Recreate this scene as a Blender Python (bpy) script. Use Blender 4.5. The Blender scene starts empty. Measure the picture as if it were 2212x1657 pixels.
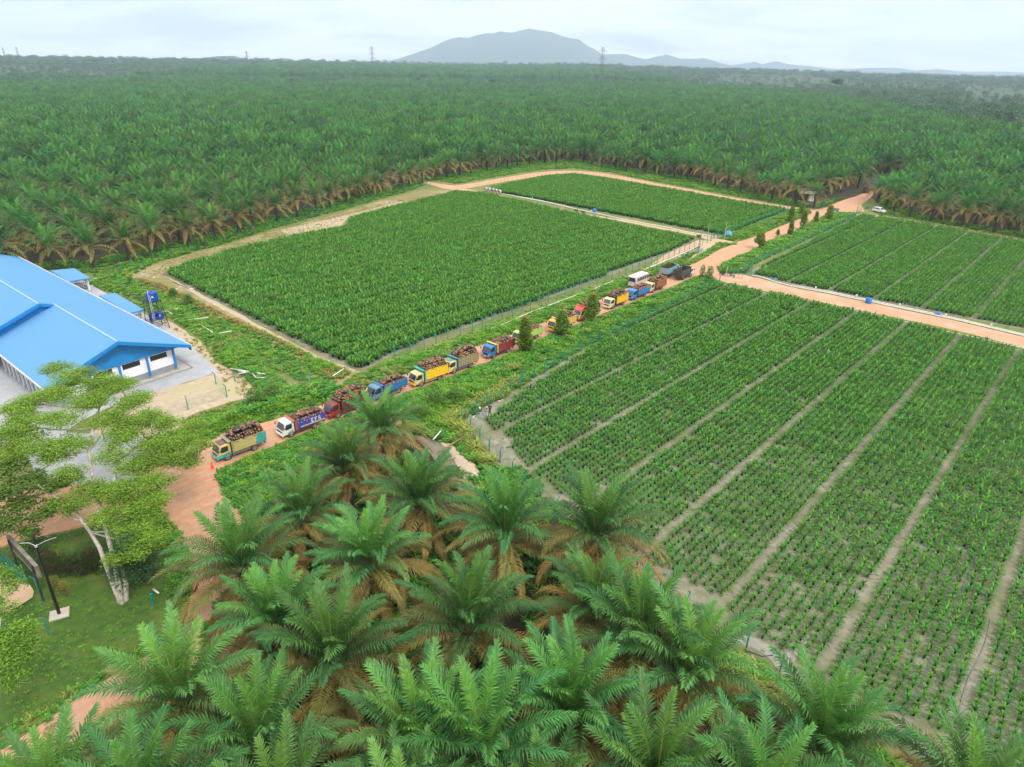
import bpy, bmesh, math, random
import numpy as np
from mathutils import Matrix, Vector
from mathutils.geometry import delaunay_2d_cdt

rng = np.random.default_rng(7)
random.seed(7)
scene = bpy.context.scene
# ------------------------------------------------------------------ camera
H, F, CX, CY = 44.0, 1476.0, 1106.0, 828.5
PITCH = math.atan(680 / F)
ROLL = math.radians(0.78)
cam_d = bpy.data.cameras.new("Camera")
cam = bpy.data.objects.new("Camera", cam_d)
scene.collection.objects.link(cam)
scene.camera = cam
cam_d.sensor_width = 36
cam_d.lens = F / 2212 * 36
cam_d.clip_start = 0.5
cam_d.clip_end = 60000
up = Vector((0, math.sin(PITCH), math.cos(PITCH)))
fw = Vector((0, math.cos(PITCH), -math.sin(PITCH)))
cr, sr = math.cos(ROLL), math.sin(ROLL)
cxv = Vector((1, 0, 0)) * cr + up * sr
cyv = Vector((1, 0, 0)) * -sr + up * cr
M = Matrix((cxv, cyv, -fw)).transposed().to_4x4()
M.translation = (0, 0, H)
cam.matrix_world = M

# ------------------------------------------------------------------ world, sun, exposure
HAZE = 1.15e-4
SUN_EL, SUN_AZ = math.radians(50), math.radians(138)   # azimuth clockwise from +Y
w = bpy.data.worlds.new("World"); scene.world = w; w.use_nodes = True
nt = w.node_tree; nt.nodes.clear()
def N(nt, t, **k):
    n = nt.nodes.new(t)
    for a, b in k.items(): setattr(n, a, b)
    return n
out = N(nt, 'ShaderNodeOutputWorld'); bg = N(nt, 'ShaderNodeBackground'); bg2 = N(nt, 'ShaderNodeBackground')
sky = N(nt, 'ShaderNodeTexSky'); sky.sky_type = 'NISHITA'; sky.sun_disc = False
sky.sun_elevation = SUN_EL; sky.sun_rotation = SUN_AZ; sky.dust_density = 2.0
bg.inputs[1].default_value = 0.1
nt.links.new(sky.outputs[0], bg.inputs[0])
tc = N(nt, 'ShaderNodeTexCoord'); sep = N(nt, 'ShaderNodeSeparateXYZ'); nt.links.new(tc.outputs['Generated'], sep.inputs[0])
zc = N(nt, 'ShaderNodeMath', operation='MAXIMUM'); zc.inputs[1].default_value = 0.0; nt.links.new(sep.outputs[2], zc.inputs[0])
za = N(nt, 'ShaderNodeMath', operation='ADD'); za.inputs[1].default_value = 0.16; nt.links.new(zc.outputs[0], za.inputs[0])
dx = N(nt, 'ShaderNodeMath', operation='DIVIDE'); dy = N(nt, 'ShaderNodeMath', operation='DIVIDE')
nt.links.new(sep.outputs[0], dx.inputs[0]); nt.links.new(za.outputs[0], dx.inputs[1])
nt.links.new(sep.outputs[1], dy.inputs[0]); nt.links.new(za.outputs[0], dy.inputs[1])
cmb = N(nt, 'ShaderNodeCombineXYZ'); nt.links.new(dx.outputs[0], cmb.inputs[0]); nt.links.new(dy.outputs[0], cmb.inputs[1])
mp = N(nt, 'ShaderNodeMapping'); mp.inputs['Scale'].default_value = (0.35, 0.55, 1); mp.inputs['Location'].default_value = (1.3, 0.4, 0)
nt.links.new(cmb.outputs[0], mp.inputs[0])
nz = N(nt, 'ShaderNodeTexNoise'); nz.inputs['Scale'].default_value = 2.6; nz.inputs['Detail'].default_value = 7; nz.inputs['Roughness'].default_value = .55
nz.inputs['Distortion'].default_value = .4
nt.links.new(mp.outputs[0], nz.inputs['Vector'])
rp = N(nt, 'ShaderNodeValToRGB'); e = rp.color_ramp.elements
e[0].position = .34; e[0].color = (.58, .575, .60, 1); e[1].position = .56; e[1].color = (1.0, .96, .93, 1)
m_ = rp.color_ramp.elements.new(.46); m_.color = (.84, .82, .815, 1)
nt.links.new(nz.outputs[0], rp.inputs[0]); nt.links.new(rp.outputs[0], bg2.inputs[0]); bg2.inputs[1].default_value = 1.04
mx = N(nt, 'ShaderNodeMixShader'); mx.inputs[0].default_value = .96
nt.links.new(bg.outputs[0], mx.inputs[1]); nt.links.new(bg2.outputs[0], mx.inputs[2]); nt.links.new(mx.outputs[0], out.inputs[0])
sd = bpy.data.lights.new("Sun", 'SUN'); sd.energy = 1.5; sd.angle = math.radians(12); sd.color = (1, .96, .9)
so = bpy.data.objects.new("Sun", sd); scene.collection.objects.link(so)
sdir = Vector((math.sin(SUN_AZ) * math.cos(SUN_EL), math.cos(SUN_AZ) * math.cos(SUN_EL), math.sin(SUN_EL)))
so.rotation_euler = sdir.to_track_quat('Z', 'Y').to_euler(); so.location = (0, 0, 60)
scene.view_settings.view_transform = 'Standard'; scene.view_settings.look = 'None'
scene.view_settings.exposure = 0.92; scene.view_settings.gamma = 1
scene.cycles.max_bounces = 6; scene.cycles.diffuse_bounces = 3; scene.cycles.glossy_bounces = 2
scene.cycles.transparent_max_bounces = 16; scene.cycles.volume_bounces = 3; scene.cycles.transmission_bounces = 2

# ------------------------------------------------------------------ pixel <-> ground (photo drawn 2212 px wide)
def G(x, y, z=0.0):
    u = (x - CX) / F; v = -(y - CY) / F
    u2 = u * cr - v * sr; v2 = u * sr + v * cr
    dyy = math.cos(PITCH) + v2 * math.sin(PITCH); dz = -math.sin(PITCH) + v2 * math.cos(PITCH)
    t = (H - z) / (-dz)
    return np.array([u2 * t, dyy * t])
def GZ(x, y, x0, y0, s, z=0.0):            # from a crop whose corner is x0,y0 (full pixels), magnified s
    return G((x0 + x / s) * .576, (y0 + y / s) * .576, z)
def at_dist(x, y, d):                      # point on the pixel's ray at ground distance d
    u = (x - CX) / F; v = -(y - CY) / F
    u2 = u * cr - v * sr; v2 = u * sr + v * cr
    dyy = math.cos(PITCH) + v2 * math.sin(PITCH); dz = -math.sin(PITCH) + v2 * math.cos(PITCH)
    t = d / dyy
    return (u2 * t, d, H + dz * t)
def proj(P):                               # world (n,3) -> photo pixels
    P = np.atleast_2d(np.asarray(P, float)); d = P - np.array([0, 0, H])
    X = d @ np.array(cxv); Y = d @ np.array(cyv); Z = d @ np.array(fw)
    Z = np.where(Z < .1, .1, Z)
    return np.stack([CX + F * X / Z, CY - F * Y / Z], 1), (d @ np.array(fw))
def GL(pts, z=0.0): return np.array([G(p[0], p[1], z) for p in pts])
def inside(poly, pts):
    poly = np.asarray(poly); x, y = pts[:, 0], pts[:, 1]; c = np.zeros(len(pts), bool)
    n = len(poly); j = n - 1
    for i in range(n):
        xi, yi = poly[i]; xj, yj = poly[j]
        k = (yi > y) != (yj > y)
        with np.errstate(divide='ignore', invalid='ignore'):
            c ^= k & (x < (xj - xi) * (y - yi) / (yj - yi) + xi)
        j = i
    return c
def seg_dist(poly, pts, closed=True):
    poly = np.asarray(poly); d = np.full(len(pts), 1e9); n = len(poly)
    for i in range(n if closed else n - 1):
        a = poly[i]; b = poly[(i + 1) % n]; ab = b - a; L = ab @ ab + 1e-9
        t = np.clip(((pts - a) @ ab) / L, 0, 1)
        d = np.minimum(d, np.hypot(*(pts - a - t[:, None] * ab).T))
    return d
def vnoise(p, seed=0):
    p = np.asarray(p, float); i = np.floor(p).astype(np.int64); f = p - i; f = f * f * (3 - 2 * f)
    def h(a, b):
        n = (a * 374761393 + b * 668265263 + seed * 974711) & 0xffffffff
        n = ((n ^ (n >> 13)) * 1274126177) & 0xffffffff
        return ((n ^ (n >> 16)) & 0xffff) / 65535.0
    a = h(i[:, 0], i[:, 1]); b = h(i[:, 0] + 1, i[:, 1]); c = h(i[:, 0], i[:, 1] + 1); d = h(i[:, 0] + 1, i[:, 1] + 1)
    return (a * (1 - f[:, 0]) + b * f[:, 0]) * (1 - f[:, 1]) + (c * (1 - f[:, 0]) + d * f[:, 0]) * f[:, 1]
def fbm(p, o=4, seed=0):
    p = np.asarray(p, float); s = 0; a = .5
    for k in range(o): s = s + a * vnoise(p * 2 ** k, seed + k); a *= .5
    return s

# ------------------------------------------------------------------ materials
def lk(nt, a, b): nt.links.new(a, b)
def base_nodes(name):
    m = bpy.data.materials.new(name); m.use_nodes = True; nt = m.node_tree
    return m, nt, nt.nodes['Principled BSDF']
def pmat(name, c1, c2=None, scale=2.0, rough=.6, bump=0.0, c3=None, spec=.4, metal=0, bscale=None, detail=5, lo=.35, hi=.65):
    m, nt, p = base_nodes(name); p.inputs['Roughness'].default_value = rough; p.inputs['Metallic'].default_value = metal
    p.inputs['Specular IOR Level'].default_value = spec
    c2 = c2 or tuple(x * .82 for x in c1)
    geo = N(nt, 'ShaderNodeTexCoord')
    nz = N(nt, 'ShaderNodeTexNoise'); nz.inputs['Scale'].default_value = scale; nz.inputs['Detail'].default_value = detail; nz.inputs['Roughness'].default_value = .6
    lk(nt, geo.outputs['Object'], nz.inputs['Vector'])
    r = N(nt, 'ShaderNodeValToRGB'); e = r.color_ramp.elements
    e[0].position = lo; e[0].color = (*c2, 1); e[1].position = hi; e[1].color = (*c1, 1)
    lk(nt, nz.outputs[0], r.inputs[0]); col = r.outputs[0]
    if c3:
        n2 = N(nt, 'ShaderNodeTexNoise'); n2.inputs['Scale'].default_value = scale * .13; n2.inputs['Detail'].default_value = 6; n2.inputs['Roughness'].default_value = .65
        lk(nt, geo.outputs['Object'], n2.inputs['Vector'])
        r2 = N(nt, 'ShaderNodeValToRGB'); r2.color_ramp.elements[0].position = .48; r2.color_ramp.elements[1].position = .62
        lk(nt, n2.outputs[0], r2.inputs[0])
        mx = N(nt, 'ShaderNodeMix', data_type='RGBA'); lk(nt, r2.outputs[0], mx.inputs[0]); lk(nt, col, mx.inputs[6]); mx.inputs[7].default_value = (*c3, 1)
        col = mx.outputs[2]
    lk(nt, col, p.inputs['Base Color'])
    if bump:
        b = N(nt, 'ShaderNodeBump'); b.inputs['Strength'].default_value = bump; b.inputs['Distance'].default_value = .05
        nb = N(nt, 'ShaderNodeTexNoise'); nb.inputs['Scale'].default_value = bscale or scale * 4; nb.inputs['Detail'].default_value = 4
        lk(nt, geo.outputs['Object'], nb.inputs['Vector']); lk(nt, nb.outputs[0], b.inputs['Height']); lk(nt, b.outputs[0], p.inputs['Normal'])
    return m
def leafmat(name, trans=.25, rough=.45, jit=.25, spec=.35, tint=(1, 1, 1)):
    """colour comes from the mesh's own leaf colours, jittered per plant"""
    m, nt, p = base_nodes(name); p.inputs['Roughness'].default_value = rough; p.inputs['Specular IOR Level'].default_value = spec
    at = N(nt, 'ShaderNodeAttribute', attribute_name='Col'); oi = N(nt, 'ShaderNodeObjectInfo')
    hs = N(nt, 'ShaderNodeHueSaturation')
    mr = N(nt, 'ShaderNodeMapRange'); mr.inputs[3].default_value = 1 - jit; mr.inputs[4].default_value = 1 + jit
    mh = N(nt, 'ShaderNodeMapRange'); mh.inputs[3].default_value = .5 - jit * .06; mh.inputs[4].default_value = .5 + jit * .05
    ml = N(nt, 'ShaderNodeMath', operation='FRACT'); mm = N(nt, 'ShaderNodeMath', operation='MULTIPLY'); mm.inputs[1].default_value = 7.31
    lk(nt, oi.outputs['Random'], mr.inputs[0]); lk(nt, oi.outputs['Random'], mm.inputs[0]); lk(nt, mm.outputs[0], ml.inputs[0]); lk(nt, ml.outputs[0], mh.inputs[0])
    lk(nt, at.outputs['Color'], hs.inputs['Color']); lk(nt, mr.outputs[0], hs.inputs['Value']); lk(nt, mh.outputs[0], hs.inputs['Hue'])
    mt = N(nt, 'ShaderNodeMix', data_type='RGBA', blend_type='MULTIPLY'); mt.inputs[0].default_value = 1
    lk(nt, hs.outputs[0], mt.inputs[6]); mt.inputs[7].default_value = (*tint, 1)
    lk(nt, mt.outputs[2], p.inputs['Base Color'])
    tr = N(nt, 'ShaderNodeBsdfTranslucent'); lk(nt, mt.outputs[2], tr.inputs[0])
    mx = N(nt, 'ShaderNodeMixShader'); mx.inputs[0].default_value = trans
    o = nt.nodes['Material Output']; lk(nt, p.outputs[0], mx.inputs[1]); lk(nt, tr.outputs[0], mx.inputs[2]); lk(nt, mx.outputs[0], o.inputs[0])
    return m
MT = {}
def paint(name, c, rough=.35, dirt=.35, metal=0):
    """vehicle paint with road dust and scuffs"""
    key = name
    if key in MT: return MT[key]
    m, nt, p = base_nodes(name); p.inputs['Roughness'].default_value = rough; p.inputs['Metallic'].default_value = metal
    tc = N(nt, 'ShaderNodeTexCoord'); nz = N(nt, 'ShaderNodeTexNoise'); nz.inputs['Scale'].default_value = 2.2; nz.inputs['Detail'].default_value = 8; nz.inputs['Roughness'].default_value = .7
    lk(nt, tc.outputs['Object'], nz.inputs['Vector'])
    mr = N(nt, 'ShaderNodeMapRange'); mr.inputs[1].default_value = .42; mr.inputs[2].default_value = .75; mr.inputs[4].default_value = dirt
    lk(nt, nz.outputs[0], mr.inputs[0])
    mx = N(nt, 'ShaderNodeMix', data_type='RGBA'); mx.inputs[6].default_value = (*c, 1); mx.inputs[7].default_value = (.25, .16, .10, 1)
    lk(nt, mr.outputs[0], mx.inputs[0]); lk(nt, mx.outputs[2], p.inputs['Base Color'])
    MT[key] = m; return m
M_frond = leafmat('palm_frond', .24, .42, .22, spec=.25)
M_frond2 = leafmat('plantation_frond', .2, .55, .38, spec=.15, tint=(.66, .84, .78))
M_seed = leafmat('seedling_leaf', .25, .5, .3, spec=.2, tint=(1.12, 1.12, 1.0))
M_leaf = leafmat('tree_leaf', .35, .5, .15)
M_weed = leafmat('weed_leaf', .35, .6, .3, tint=(1.15, 1.18, 1.0))
M_farleaf = leafmat('far_tree_leaf', .1, .7, .3)
M_trunk = pmat('palm_trunk', (.10, .075, .045), (.035, .03, .02), 6, .95, .6)
M_bark = pmat('pale_bark', (.50, .47, .40), (.28, .24, .18), 3, .8, .4)
M_bark2 = pmat('brown_bark', (.16, .12, .08), (.08, .06, .04), 4, .9, .4)
M_bag = pmat('polybag', (.02, .03, .06), (.012, .018, .035), 5, .45)
M_tyre = pmat('tyre_rubber', (.06, .05, .045), (.14, .10, .075), 3, .9)
M_rim = pmat('wheel_rim', (.30, .26, .22), (.16, .12, .09), 4, .6)
M_chas = pmat('chassis_metal', (.05, .045, .04), (.14, .10, .07), 3, .8)
M_glass = pmat('vehicle_glass', (.02, .025, .03), (.03, .04, .045), 1, .08, spec=.8)
M_glass2 = pmat('pale_windscreen', (.10, .13, .16), (.05, .07, .09), 1, .1, spec=.8)
M_black = pmat('black_plastic', (.015, .015, .016), None, 2, .5)
M_lamp = pmat('lamp_lens', (.7, .68, .62), None, 2, .15, spec=.8)
M_amber = pmat('amber_lens', (.8, .25, .02), None, 2, .2)
M_red = pmat('red_lens', (.5, .02, .01), None, 2, .2)
M_plate = pmat('number_plate', (.75, .75, .7), None, 2, .4)
M_laterite = pmat('laterite', (.60, .33, .19), (.48, .25, .145), 1.3, .95, .6, c3=(.50, .30, .20), bscale=6, detail=9)
def rutted(m, ang, amt=.35):
    nt = m.node_tree; p = nt.nodes['Principled BSDF']; l = p.inputs['Base Color'].links[0]; src = l.from_socket
    tc = N(nt, 'ShaderNodeTexCoord'); mp = N(nt, 'ShaderNodeMapping'); mp.inputs['Rotation'].default_value = (0, 0, -math.radians(ang)); mp.inputs['Scale'].default_value = (1, 1, 1)
    lk(nt, tc.outputs['Object'], mp.inputs[0]); m2 = N(nt, 'ShaderNodeMapping'); m2.inputs['Scale'].default_value = (.05, 1.1, 1); lk(nt, mp.outputs[0], m2.inputs[0])
    nz = N(nt, 'ShaderNodeTexNoise'); nz.inputs['Scale'].default_value = 1.3; nz.inputs['Detail'].default_value = 5; lk(nt, m2.outputs[0], nz.inputs['Vector'])
    mr = N(nt, 'ShaderNodeMapRange'); mr.inputs[1].default_value = .38; mr.inputs[2].default_value = .62; mr.inputs[3].default_value = amt; mr.inputs[4].default_value = 0; lk(nt, nz.outputs[0], mr.inputs[0])
    mx = N(nt, 'ShaderNodeMix', data_type='RGBA'); lk(nt, mr.outputs[0], mx.inputs[0]); lk(nt, src, mx.inputs[6]); mx.inputs[7].default_value = (.34, .19, .12, 1); lk(nt, mx.outputs[2], p.inputs['Base Color']); return m
rutted(M_laterite, 48)
M_branch = rutted(pmat('branch_laterite', (.60, .335, .20), (.48, .255, .15), 1.3, .95, .6, c3=(.56, .36, .25), bscale=6, detail=9), -50)
M_track = pmat('laterite_track', (.56, .35, .24), (.48, .33, .22), .8, .95, .3, c3=(.40, .33, .16), bscale=9)
M_soil = pmat('nursery_soil', (.28, .265, .19), (.17, .165, .105), .9, .92, .3, c3=(.14, .155, .07), bscale=8)
M_sand = pmat('pale_sand', (.50, .40, .29), (.38, .29, .20), 1.2, .95, .3, c3=(.40, .36, .20), bscale=8)
M_path = pmat('grass_path', (.27, .22, .10), (.17, .16, .05), .7, .95, .3, c3=(.33, .27, .15), bscale=8)
M_conc = pmat('yard_concrete', (.40, .41, .42), (.33, .34, .35), .5, .8, .1)
M_slab = pmat('apron_concrete', (.48, .44, .36), (.40, .36, .29), .8, .8, .1)
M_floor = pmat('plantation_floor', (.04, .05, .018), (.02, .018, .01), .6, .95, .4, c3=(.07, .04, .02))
M_far = pmat('far_ground', (.035, .07, .022), (.02, .04, .015), .02, .95, 0, c3=(.06, .09, .03))
M_grass = pmat('rough_grass', (.16, .21, .045), (.09, .14, .025), .9, .95, .6, c3=(.22, .19, .07))
M_lawn = pmat('lawn_grass', (.06, .125, .01), (.03, .075, .008), 1.6, .9, .5, c3=(.09, .13, .018), bscale=14)
M_verge = pmat('verge_grass', (.15, .25, .035), (.09, .17, .02), .8, .95, .5, c3=(.18, .24, .05))
M_water = pmat('muddy_water', (.19, .16, .11), (.14, .12, .08), .5, .2, .05, spec=.4)
M_green = pmat('green_fence_paint', (.012, .27, .19), (.01, .22, .15), 2, .5)
M_pvc = pmat('white_pipe', (.80, .79, .74), (.62, .60, .52), 2, .4)
M_conring = pmat('cast_concrete', (.52, .48, .42), (.38, .34, .28), 2, .9, .3)
M_wood = pmat('raw_wood', (.35, .22, .12), (.22, .14, .07), 3, .8)
M_steel = pmat('painted_steel', (.03, .035, .04), (.05, .05, .05), 3, .5)
M_skin = pmat('skin', (.25, .13, .08), None, 3, .6)

# ------------------------------------------------------------------ mesh builder
class MB:
    def __init__(s): s.v = []; s.f = []; s.mi = []; s.n = 0; s.c = []
    def add(s, v, f, mi=0, c=None):
        v = np.asarray(v, float).reshape(-1, 3); s.v.append(v)
        for q in f: s.f.append(tuple(int(i) + s.n for i in q)); s.mi.append(mi)
        if c is not None: s.c.append(np.broadcast_to(np.asarray(c, float), (len(v), 3)))
        s.n += len(v); return s
    def box(s, x0, x1, y0, y1, z0, z1, mi=0, c=None, R=None, o=None):
        v = np.array([(x, y, z) for x in (x0, x1) for y in (y0, y1) for z in (z0, z1)], float)
        if R is not None: v = v @ np.array(R).T
        if o is not None: v = v + np.array(o)
        return s.add(v, [(0, 1, 3, 2), (4, 6, 7, 5), (0, 4, 5, 1), (2, 3, 7, 6), (0, 2, 6, 4), (1, 5, 7, 3)], mi, c)
    def prism(s, prof, y0, y1, mi=0, inset=None):      # profile in x,z extruded in y
        n = len(prof); v = [(x, y0, z) for x, z in prof] + [(x, y1, z) for x, z in prof]
        f = [tuple(range(n)), tuple(range(2 * n - 1, n - 1, -1))] + [(i, n + i, n + (i + 1) % n, (i + 1) % n) for i in range(n)]
        return s.add(v, f, mi)
    def tube(s, p, r, n=6, mi=0, c=None, cap=True):     # polyline with radius per point
        p = np.asarray(p, float); r = np.broadcast_to(np.asarray(r, float), (len(p),))
        vs = []; a = np.linspace(0, 2 * math.pi, n, endpoint=False)
        for i in range(len(p)):
            t = p[min(i + 1, len(p) - 1)] - p[max(i - 1, 0)]; t = t / (np.linalg.norm(t) + 1e-9)
            q = np.cross(t, (0, 0, 1) if abs(t[2]) < .9 else (1, 0, 0)); q /= np.linalg.norm(q); b = np.cross(t, q)
            vs.append(p[i] + r[i] * (np.cos(a)[:, None] * q + np.sin(a)[:, None] * b))
        f = [(i * n + k, i * n + (k + 1) % n, (i + 1) * n + (k + 1) % n, (i + 1) * n + k) for i in range(len(p) - 1) for k in range(n)]
        if cap: f += [tuple(range(n))[::-1], tuple((len(p) - 1) * n + k for k in range(n))]
        return s.add(np.concatenate(vs), f, mi, c)
    def lathe(s, prof, n=16, axis='z', o=(0, 0, 0), mi=0, c=None, closed=False):
        a = np.linspace(0, 2 * math.pi, n, endpoint=False); vs = []
        for r, h in prof:
            x, y, z = r * np.cos(a), r * np.sin(a), np.full(n, h)
            vs.append(np.stack([x, y, z], 1) if axis == 'z' else np.stack([x, z, y], 1) if axis == 'y' else np.stack([z, x, y], 1))
        m = len(prof)
        f = [(i * n + k, i * n + (k + 1) % n, ((i + 1) % m) * n + (k + 1) % n, ((i + 1) % m) * n + k) for i in range(m if closed else m - 1) for k in range(n)]
        return s.add(np.concatenate(vs) + np.array(o), f, mi, c)
    def mesh(s, name, mats, smooth=False):
        me = bpy.data.meshes.new(name)
        V = np.concatenate(s.v) if s.v else np.zeros((0, 3))
        nf = len(s.f); ls = np.array([len(q) for q in s.f], np.int32)
        me.vertices.add(len(V)); me.vertices.foreach_set('co', V.astype(np.float32).ravel())
        idx = np.fromiter((i for q in s.f for i in q), np.int32, int(ls.sum()))
        me.loops.add(len(idx)); me.loops.foreach_set('vertex_index', idx)
        me.polygons.add(nf); st = np.concatenate([[0], np.cumsum(ls)[:-1]]).astype(np.int32) if nf else ls
        me.polygons.foreach_set('loop_start', st)
        me.polygons.foreach_set('material_index', np.array(s.mi, np.int32))
        me.polygons.foreach_set('use_smooth', np.full(nf, bool(smooth)))
        if s.c:
            C = np.concatenate(s.c); at = me.attributes.new('Col', 'FLOAT_COLOR', 'POINT')
            at.data.foreach_set('color', np.concatenate([C, np.ones((len(C), 1))], 1).astype(np.float32).ravel())
        for m in (mats if isinstance(mats, (list, tuple)) else [mats]): me.materials.append(m)
        me.update(calc_edges=True); me.validate()
        return me
    def obj(s, name, mats, parent=None, smooth=False, loc=None, link=True):
        o = bpy.data.objects.new(name, s.mesh(name, mats, smooth))
        if link: scene.collection.objects.link(o)
        if parent is not None: o.parent = parent
        if loc is not None: o.location = loc
        return o
def tag(o, label=None, cat=None, group=None, kind=None):
    if label: o['label'] = label
    if cat: o['category'] = cat
    if group: o['group'] = group
    if kind: o['kind'] = kind
    return o
def empty(name, loc=(0, 0, 0), rz=0.0, sc=1.0, label=None, cat=None, group=None):
    o = bpy.data.objects.new(name, None); scene.collection.objects.link(o); o.empty_display_size = .3
    o.location = loc; o.rotation_euler = (0, 0, rz); o.scale = (sc,) * 3
    return tag(o, label, cat, group)
def child(name, data, parent):
    o = bpy.data.objects.new(name, data); scene.collection.objects.link(o); o.parent = parent; return o
def copy_tree(src, kids):
    c = src.copy(); scene.collection.objects.link(c)
    for k in kids:
        d = k.copy(); scene.collection.objects.link(d); d.parent = c
    return c
def scatter(name, meshes, P, rz, sc, idx, label, mats_kind='stuff', cat=None, tilt=None):
    """one object holding every copy: points carry rotation, scale and which mesh to use"""
    n = len(P); me = bpy.data.meshes.new(name)
    me.vertices.add(n); me.vertices.foreach_set('co', np.asarray(P, np.float32).ravel())
    rot = np.zeros((n, 3), np.float32); rot[:, 2] = rz
    if tilt is not None: rot[:, 0] = tilt[:, 0]; rot[:, 1] = tilt[:, 1]
    S = np.asarray(sc, np.float32); S = np.repeat(S[:, None], 3, 1) if S.ndim == 1 else S
    a = me.attributes.new('rot', 'FLOAT_VECTOR', 'POINT'); a.data.foreach_set('vector', rot.ravel())
    a = me.attributes.new('scl', 'FLOAT_VECTOR', 'POINT'); a.data.foreach_set('vector', S.astype(np.float32).ravel())
    a = me.attributes.new('pick', 'INT', 'POINT'); a.data.foreach_set('value', np.asarray(idx, np.int32))
    o = bpy.data.objects.new(name, me); scene.collection.objects.link(o)
    g = bpy.data.node_groups.new(name, 'GeometryNodeTree')
    g.interface.new_socket('Geometry', in_out='INPUT', socket_type='NodeSocketGeometry')
    g.interface.new_socket('Geometry', in_out='OUTPUT', socket_type='NodeSocketGeometry')
    gi = g.nodes.new('NodeGroupInput'); go = g.nodes.new('NodeGroupOutput')
    ip = g.nodes.new('GeometryNodeInstanceOnPoints'); j = g.nodes.new('GeometryNodeGeometryToInstance')
    for m in reversed(meshes):
        so_ = bpy.data.objects.new(m.name, m)
        oi = g.nodes.new('GeometryNodeObjectInfo'); oi.inputs['Object'].default_value = so_; oi.inputs['As Instance'].default_value = False
        g.links.new(oi.outputs['Geometry'], j.inputs[0])
        me.materials.append(m.materials[0])
    g.links.new(gi.outputs[0], ip.inputs['Points']); g.links.new(j.outputs[0], ip.inputs['Instance'])
    ip.inputs['Pick Instance'].default_value = True
    def attr(nm, t):
        n = g.nodes.new('GeometryNodeInputNamedAttribute'); n.data_type = t; n.inputs['Name'].default_value = nm; return n
    a = attr('pick', 'INT'); g.links.new([s for s in a.outputs if s.enabled][0], ip.inputs['Instance Index'])
    a = attr('rot', 'FLOAT_VECTOR'); g.links.new([s for s in a.outputs if s.enabled][0], ip.inputs['Rotation'])
    a = attr('scl', 'FLOAT_VECTOR'); g.links.new([s for s in a.outputs if s.enabled][0], ip.inputs['Scale'])
    g.links.new(ip.outputs[0], go.inputs[0])
    mod = o.modifiers.new('scatter', 'NODES'); mod.node_group = g
    return tag(o, label, cat, None, mats_kind)
# ------------------------------------------------------------------ ground and terrain
def densify(poly, step, jit, seed=1, closed=True):
    poly = np.asarray(poly, float); o = []
    n = len(poly)
    for i in range(n if closed else n - 1):
        a, b = poly[i], poly[(i + 1) % n]; k = max(1, int(np.hypot(*(b - a)) / step))
        for t in range(k): o.append(a + (b - a) * t / k)
    if not closed: o.append(poly[-1])
    o = np.array(o)
    if jit:
        o[:, 0] += (fbm(o * .45, 3, seed) - .44) * 2 * jit; o[:, 1] += (fbm(o * .45 + 37, 3, seed + 9) - .44) * 2 * jit
        o += (np.stack([vnoise(o * 2.3, seed + 3), vnoise(o * 2.3 + 11, seed + 4)], 1) - .5) * jit * .8
    return o
def smooth_poly(poly, it=2, closed=True):
    p = np.asarray(poly, float)
    for _ in range(it):
        q = np.roll(p, -1, 0); p = np.stack([.75 * p + .25 * q, .25 * p + .75 * q], 1).reshape(-1, 2)
    return p
PATCH = {}
def patch(name, poly, mat, z, step=1.0, jit=.25, cell=0, hf=None, seed=1, smooth=0, kind='structure', label=None, cat=None):
    poly = np.asarray(poly, float)
    if smooth: poly = smooth_poly(poly, smooth)
    b = densify(poly, step, jit, seed); PATCH[seed] = b
    pts = [Vector(p) for p in b]; n = len(b)
    if cell:
        lo, hi = b.min(0), b.max(0)
        gx, gy = np.meshgrid(np.arange(lo[0], hi[0], cell), np.arange(lo[1], hi[1], cell)); g = np.stack([gx.ravel(), gy.ravel()], 1)
        g += (np.random.default_rng(seed).random(g.shape) - .5) * cell * .5
        g = g[inside(b, g)]; g = g[seg_dist(b, g) > cell * .4]
        pts += [Vector(p) for p in g]
    vv, ee, ff, *_ = delaunay_2d_cdt(pts, [], [list(range(n))], 1, 1e-5)
    V = np.array([(v.x, v.y) for v in vv]); Z = np.full(len(V), z)
    if hf is not None: Z = z + hf(V, seg_dist(b, V))
    mb = MB(); mb.add(np.concatenate([V, Z[:, None]], 1), ff)
    o = mb.obj(name, mat, smooth=bool(cell))
    return tag(o, label, cat, None, kind)

# the sheet to the horizon, in rings so that far land can roll a little
def landz(p):
    p = np.asarray(p, float); r = np.hypot(p[:, 0], p[:, 1])
    az = np.arctan2(p[:, 0], p[:, 1]); A = 50 - 34 * np.clip((az - .10) / .5, 0, 1); t = np.clip((r - 1100) / 3000, 0, 1); t = t * t * (3 - 2 * t)
    h = t * A + np.clip((r - 1500) / 2500, 0, 1) * (fbm(p / 700, 2, 5) - .35) * 14
    return np.where(r > 1100, np.maximum(h, 0), 0)
def land():
    rad = np.concatenate([np.arange(0, 1200, 100), np.geomspace(1200, 14400, 60)]); az = np.radians(np.arange(-180, 180, 1.2)); vs = []
    for r in rad:
        p = np.stack([r * np.sin(az), r * np.cos(az)], 1); vs.append(np.c_[p, landz(p)])
    n = len(az); f = [(i * n + k, i * n + (k + 1) % n, (i + 1) * n + (k + 1) % n, (i + 1) * n + k) for i in range(len(rad) - 1) for k in range(n)]
    mb = MB(); mb.add(np.concatenate(vs), f); return mb
tag(land().obj('ground', M_far, smooth=True), kind='structure')
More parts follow.
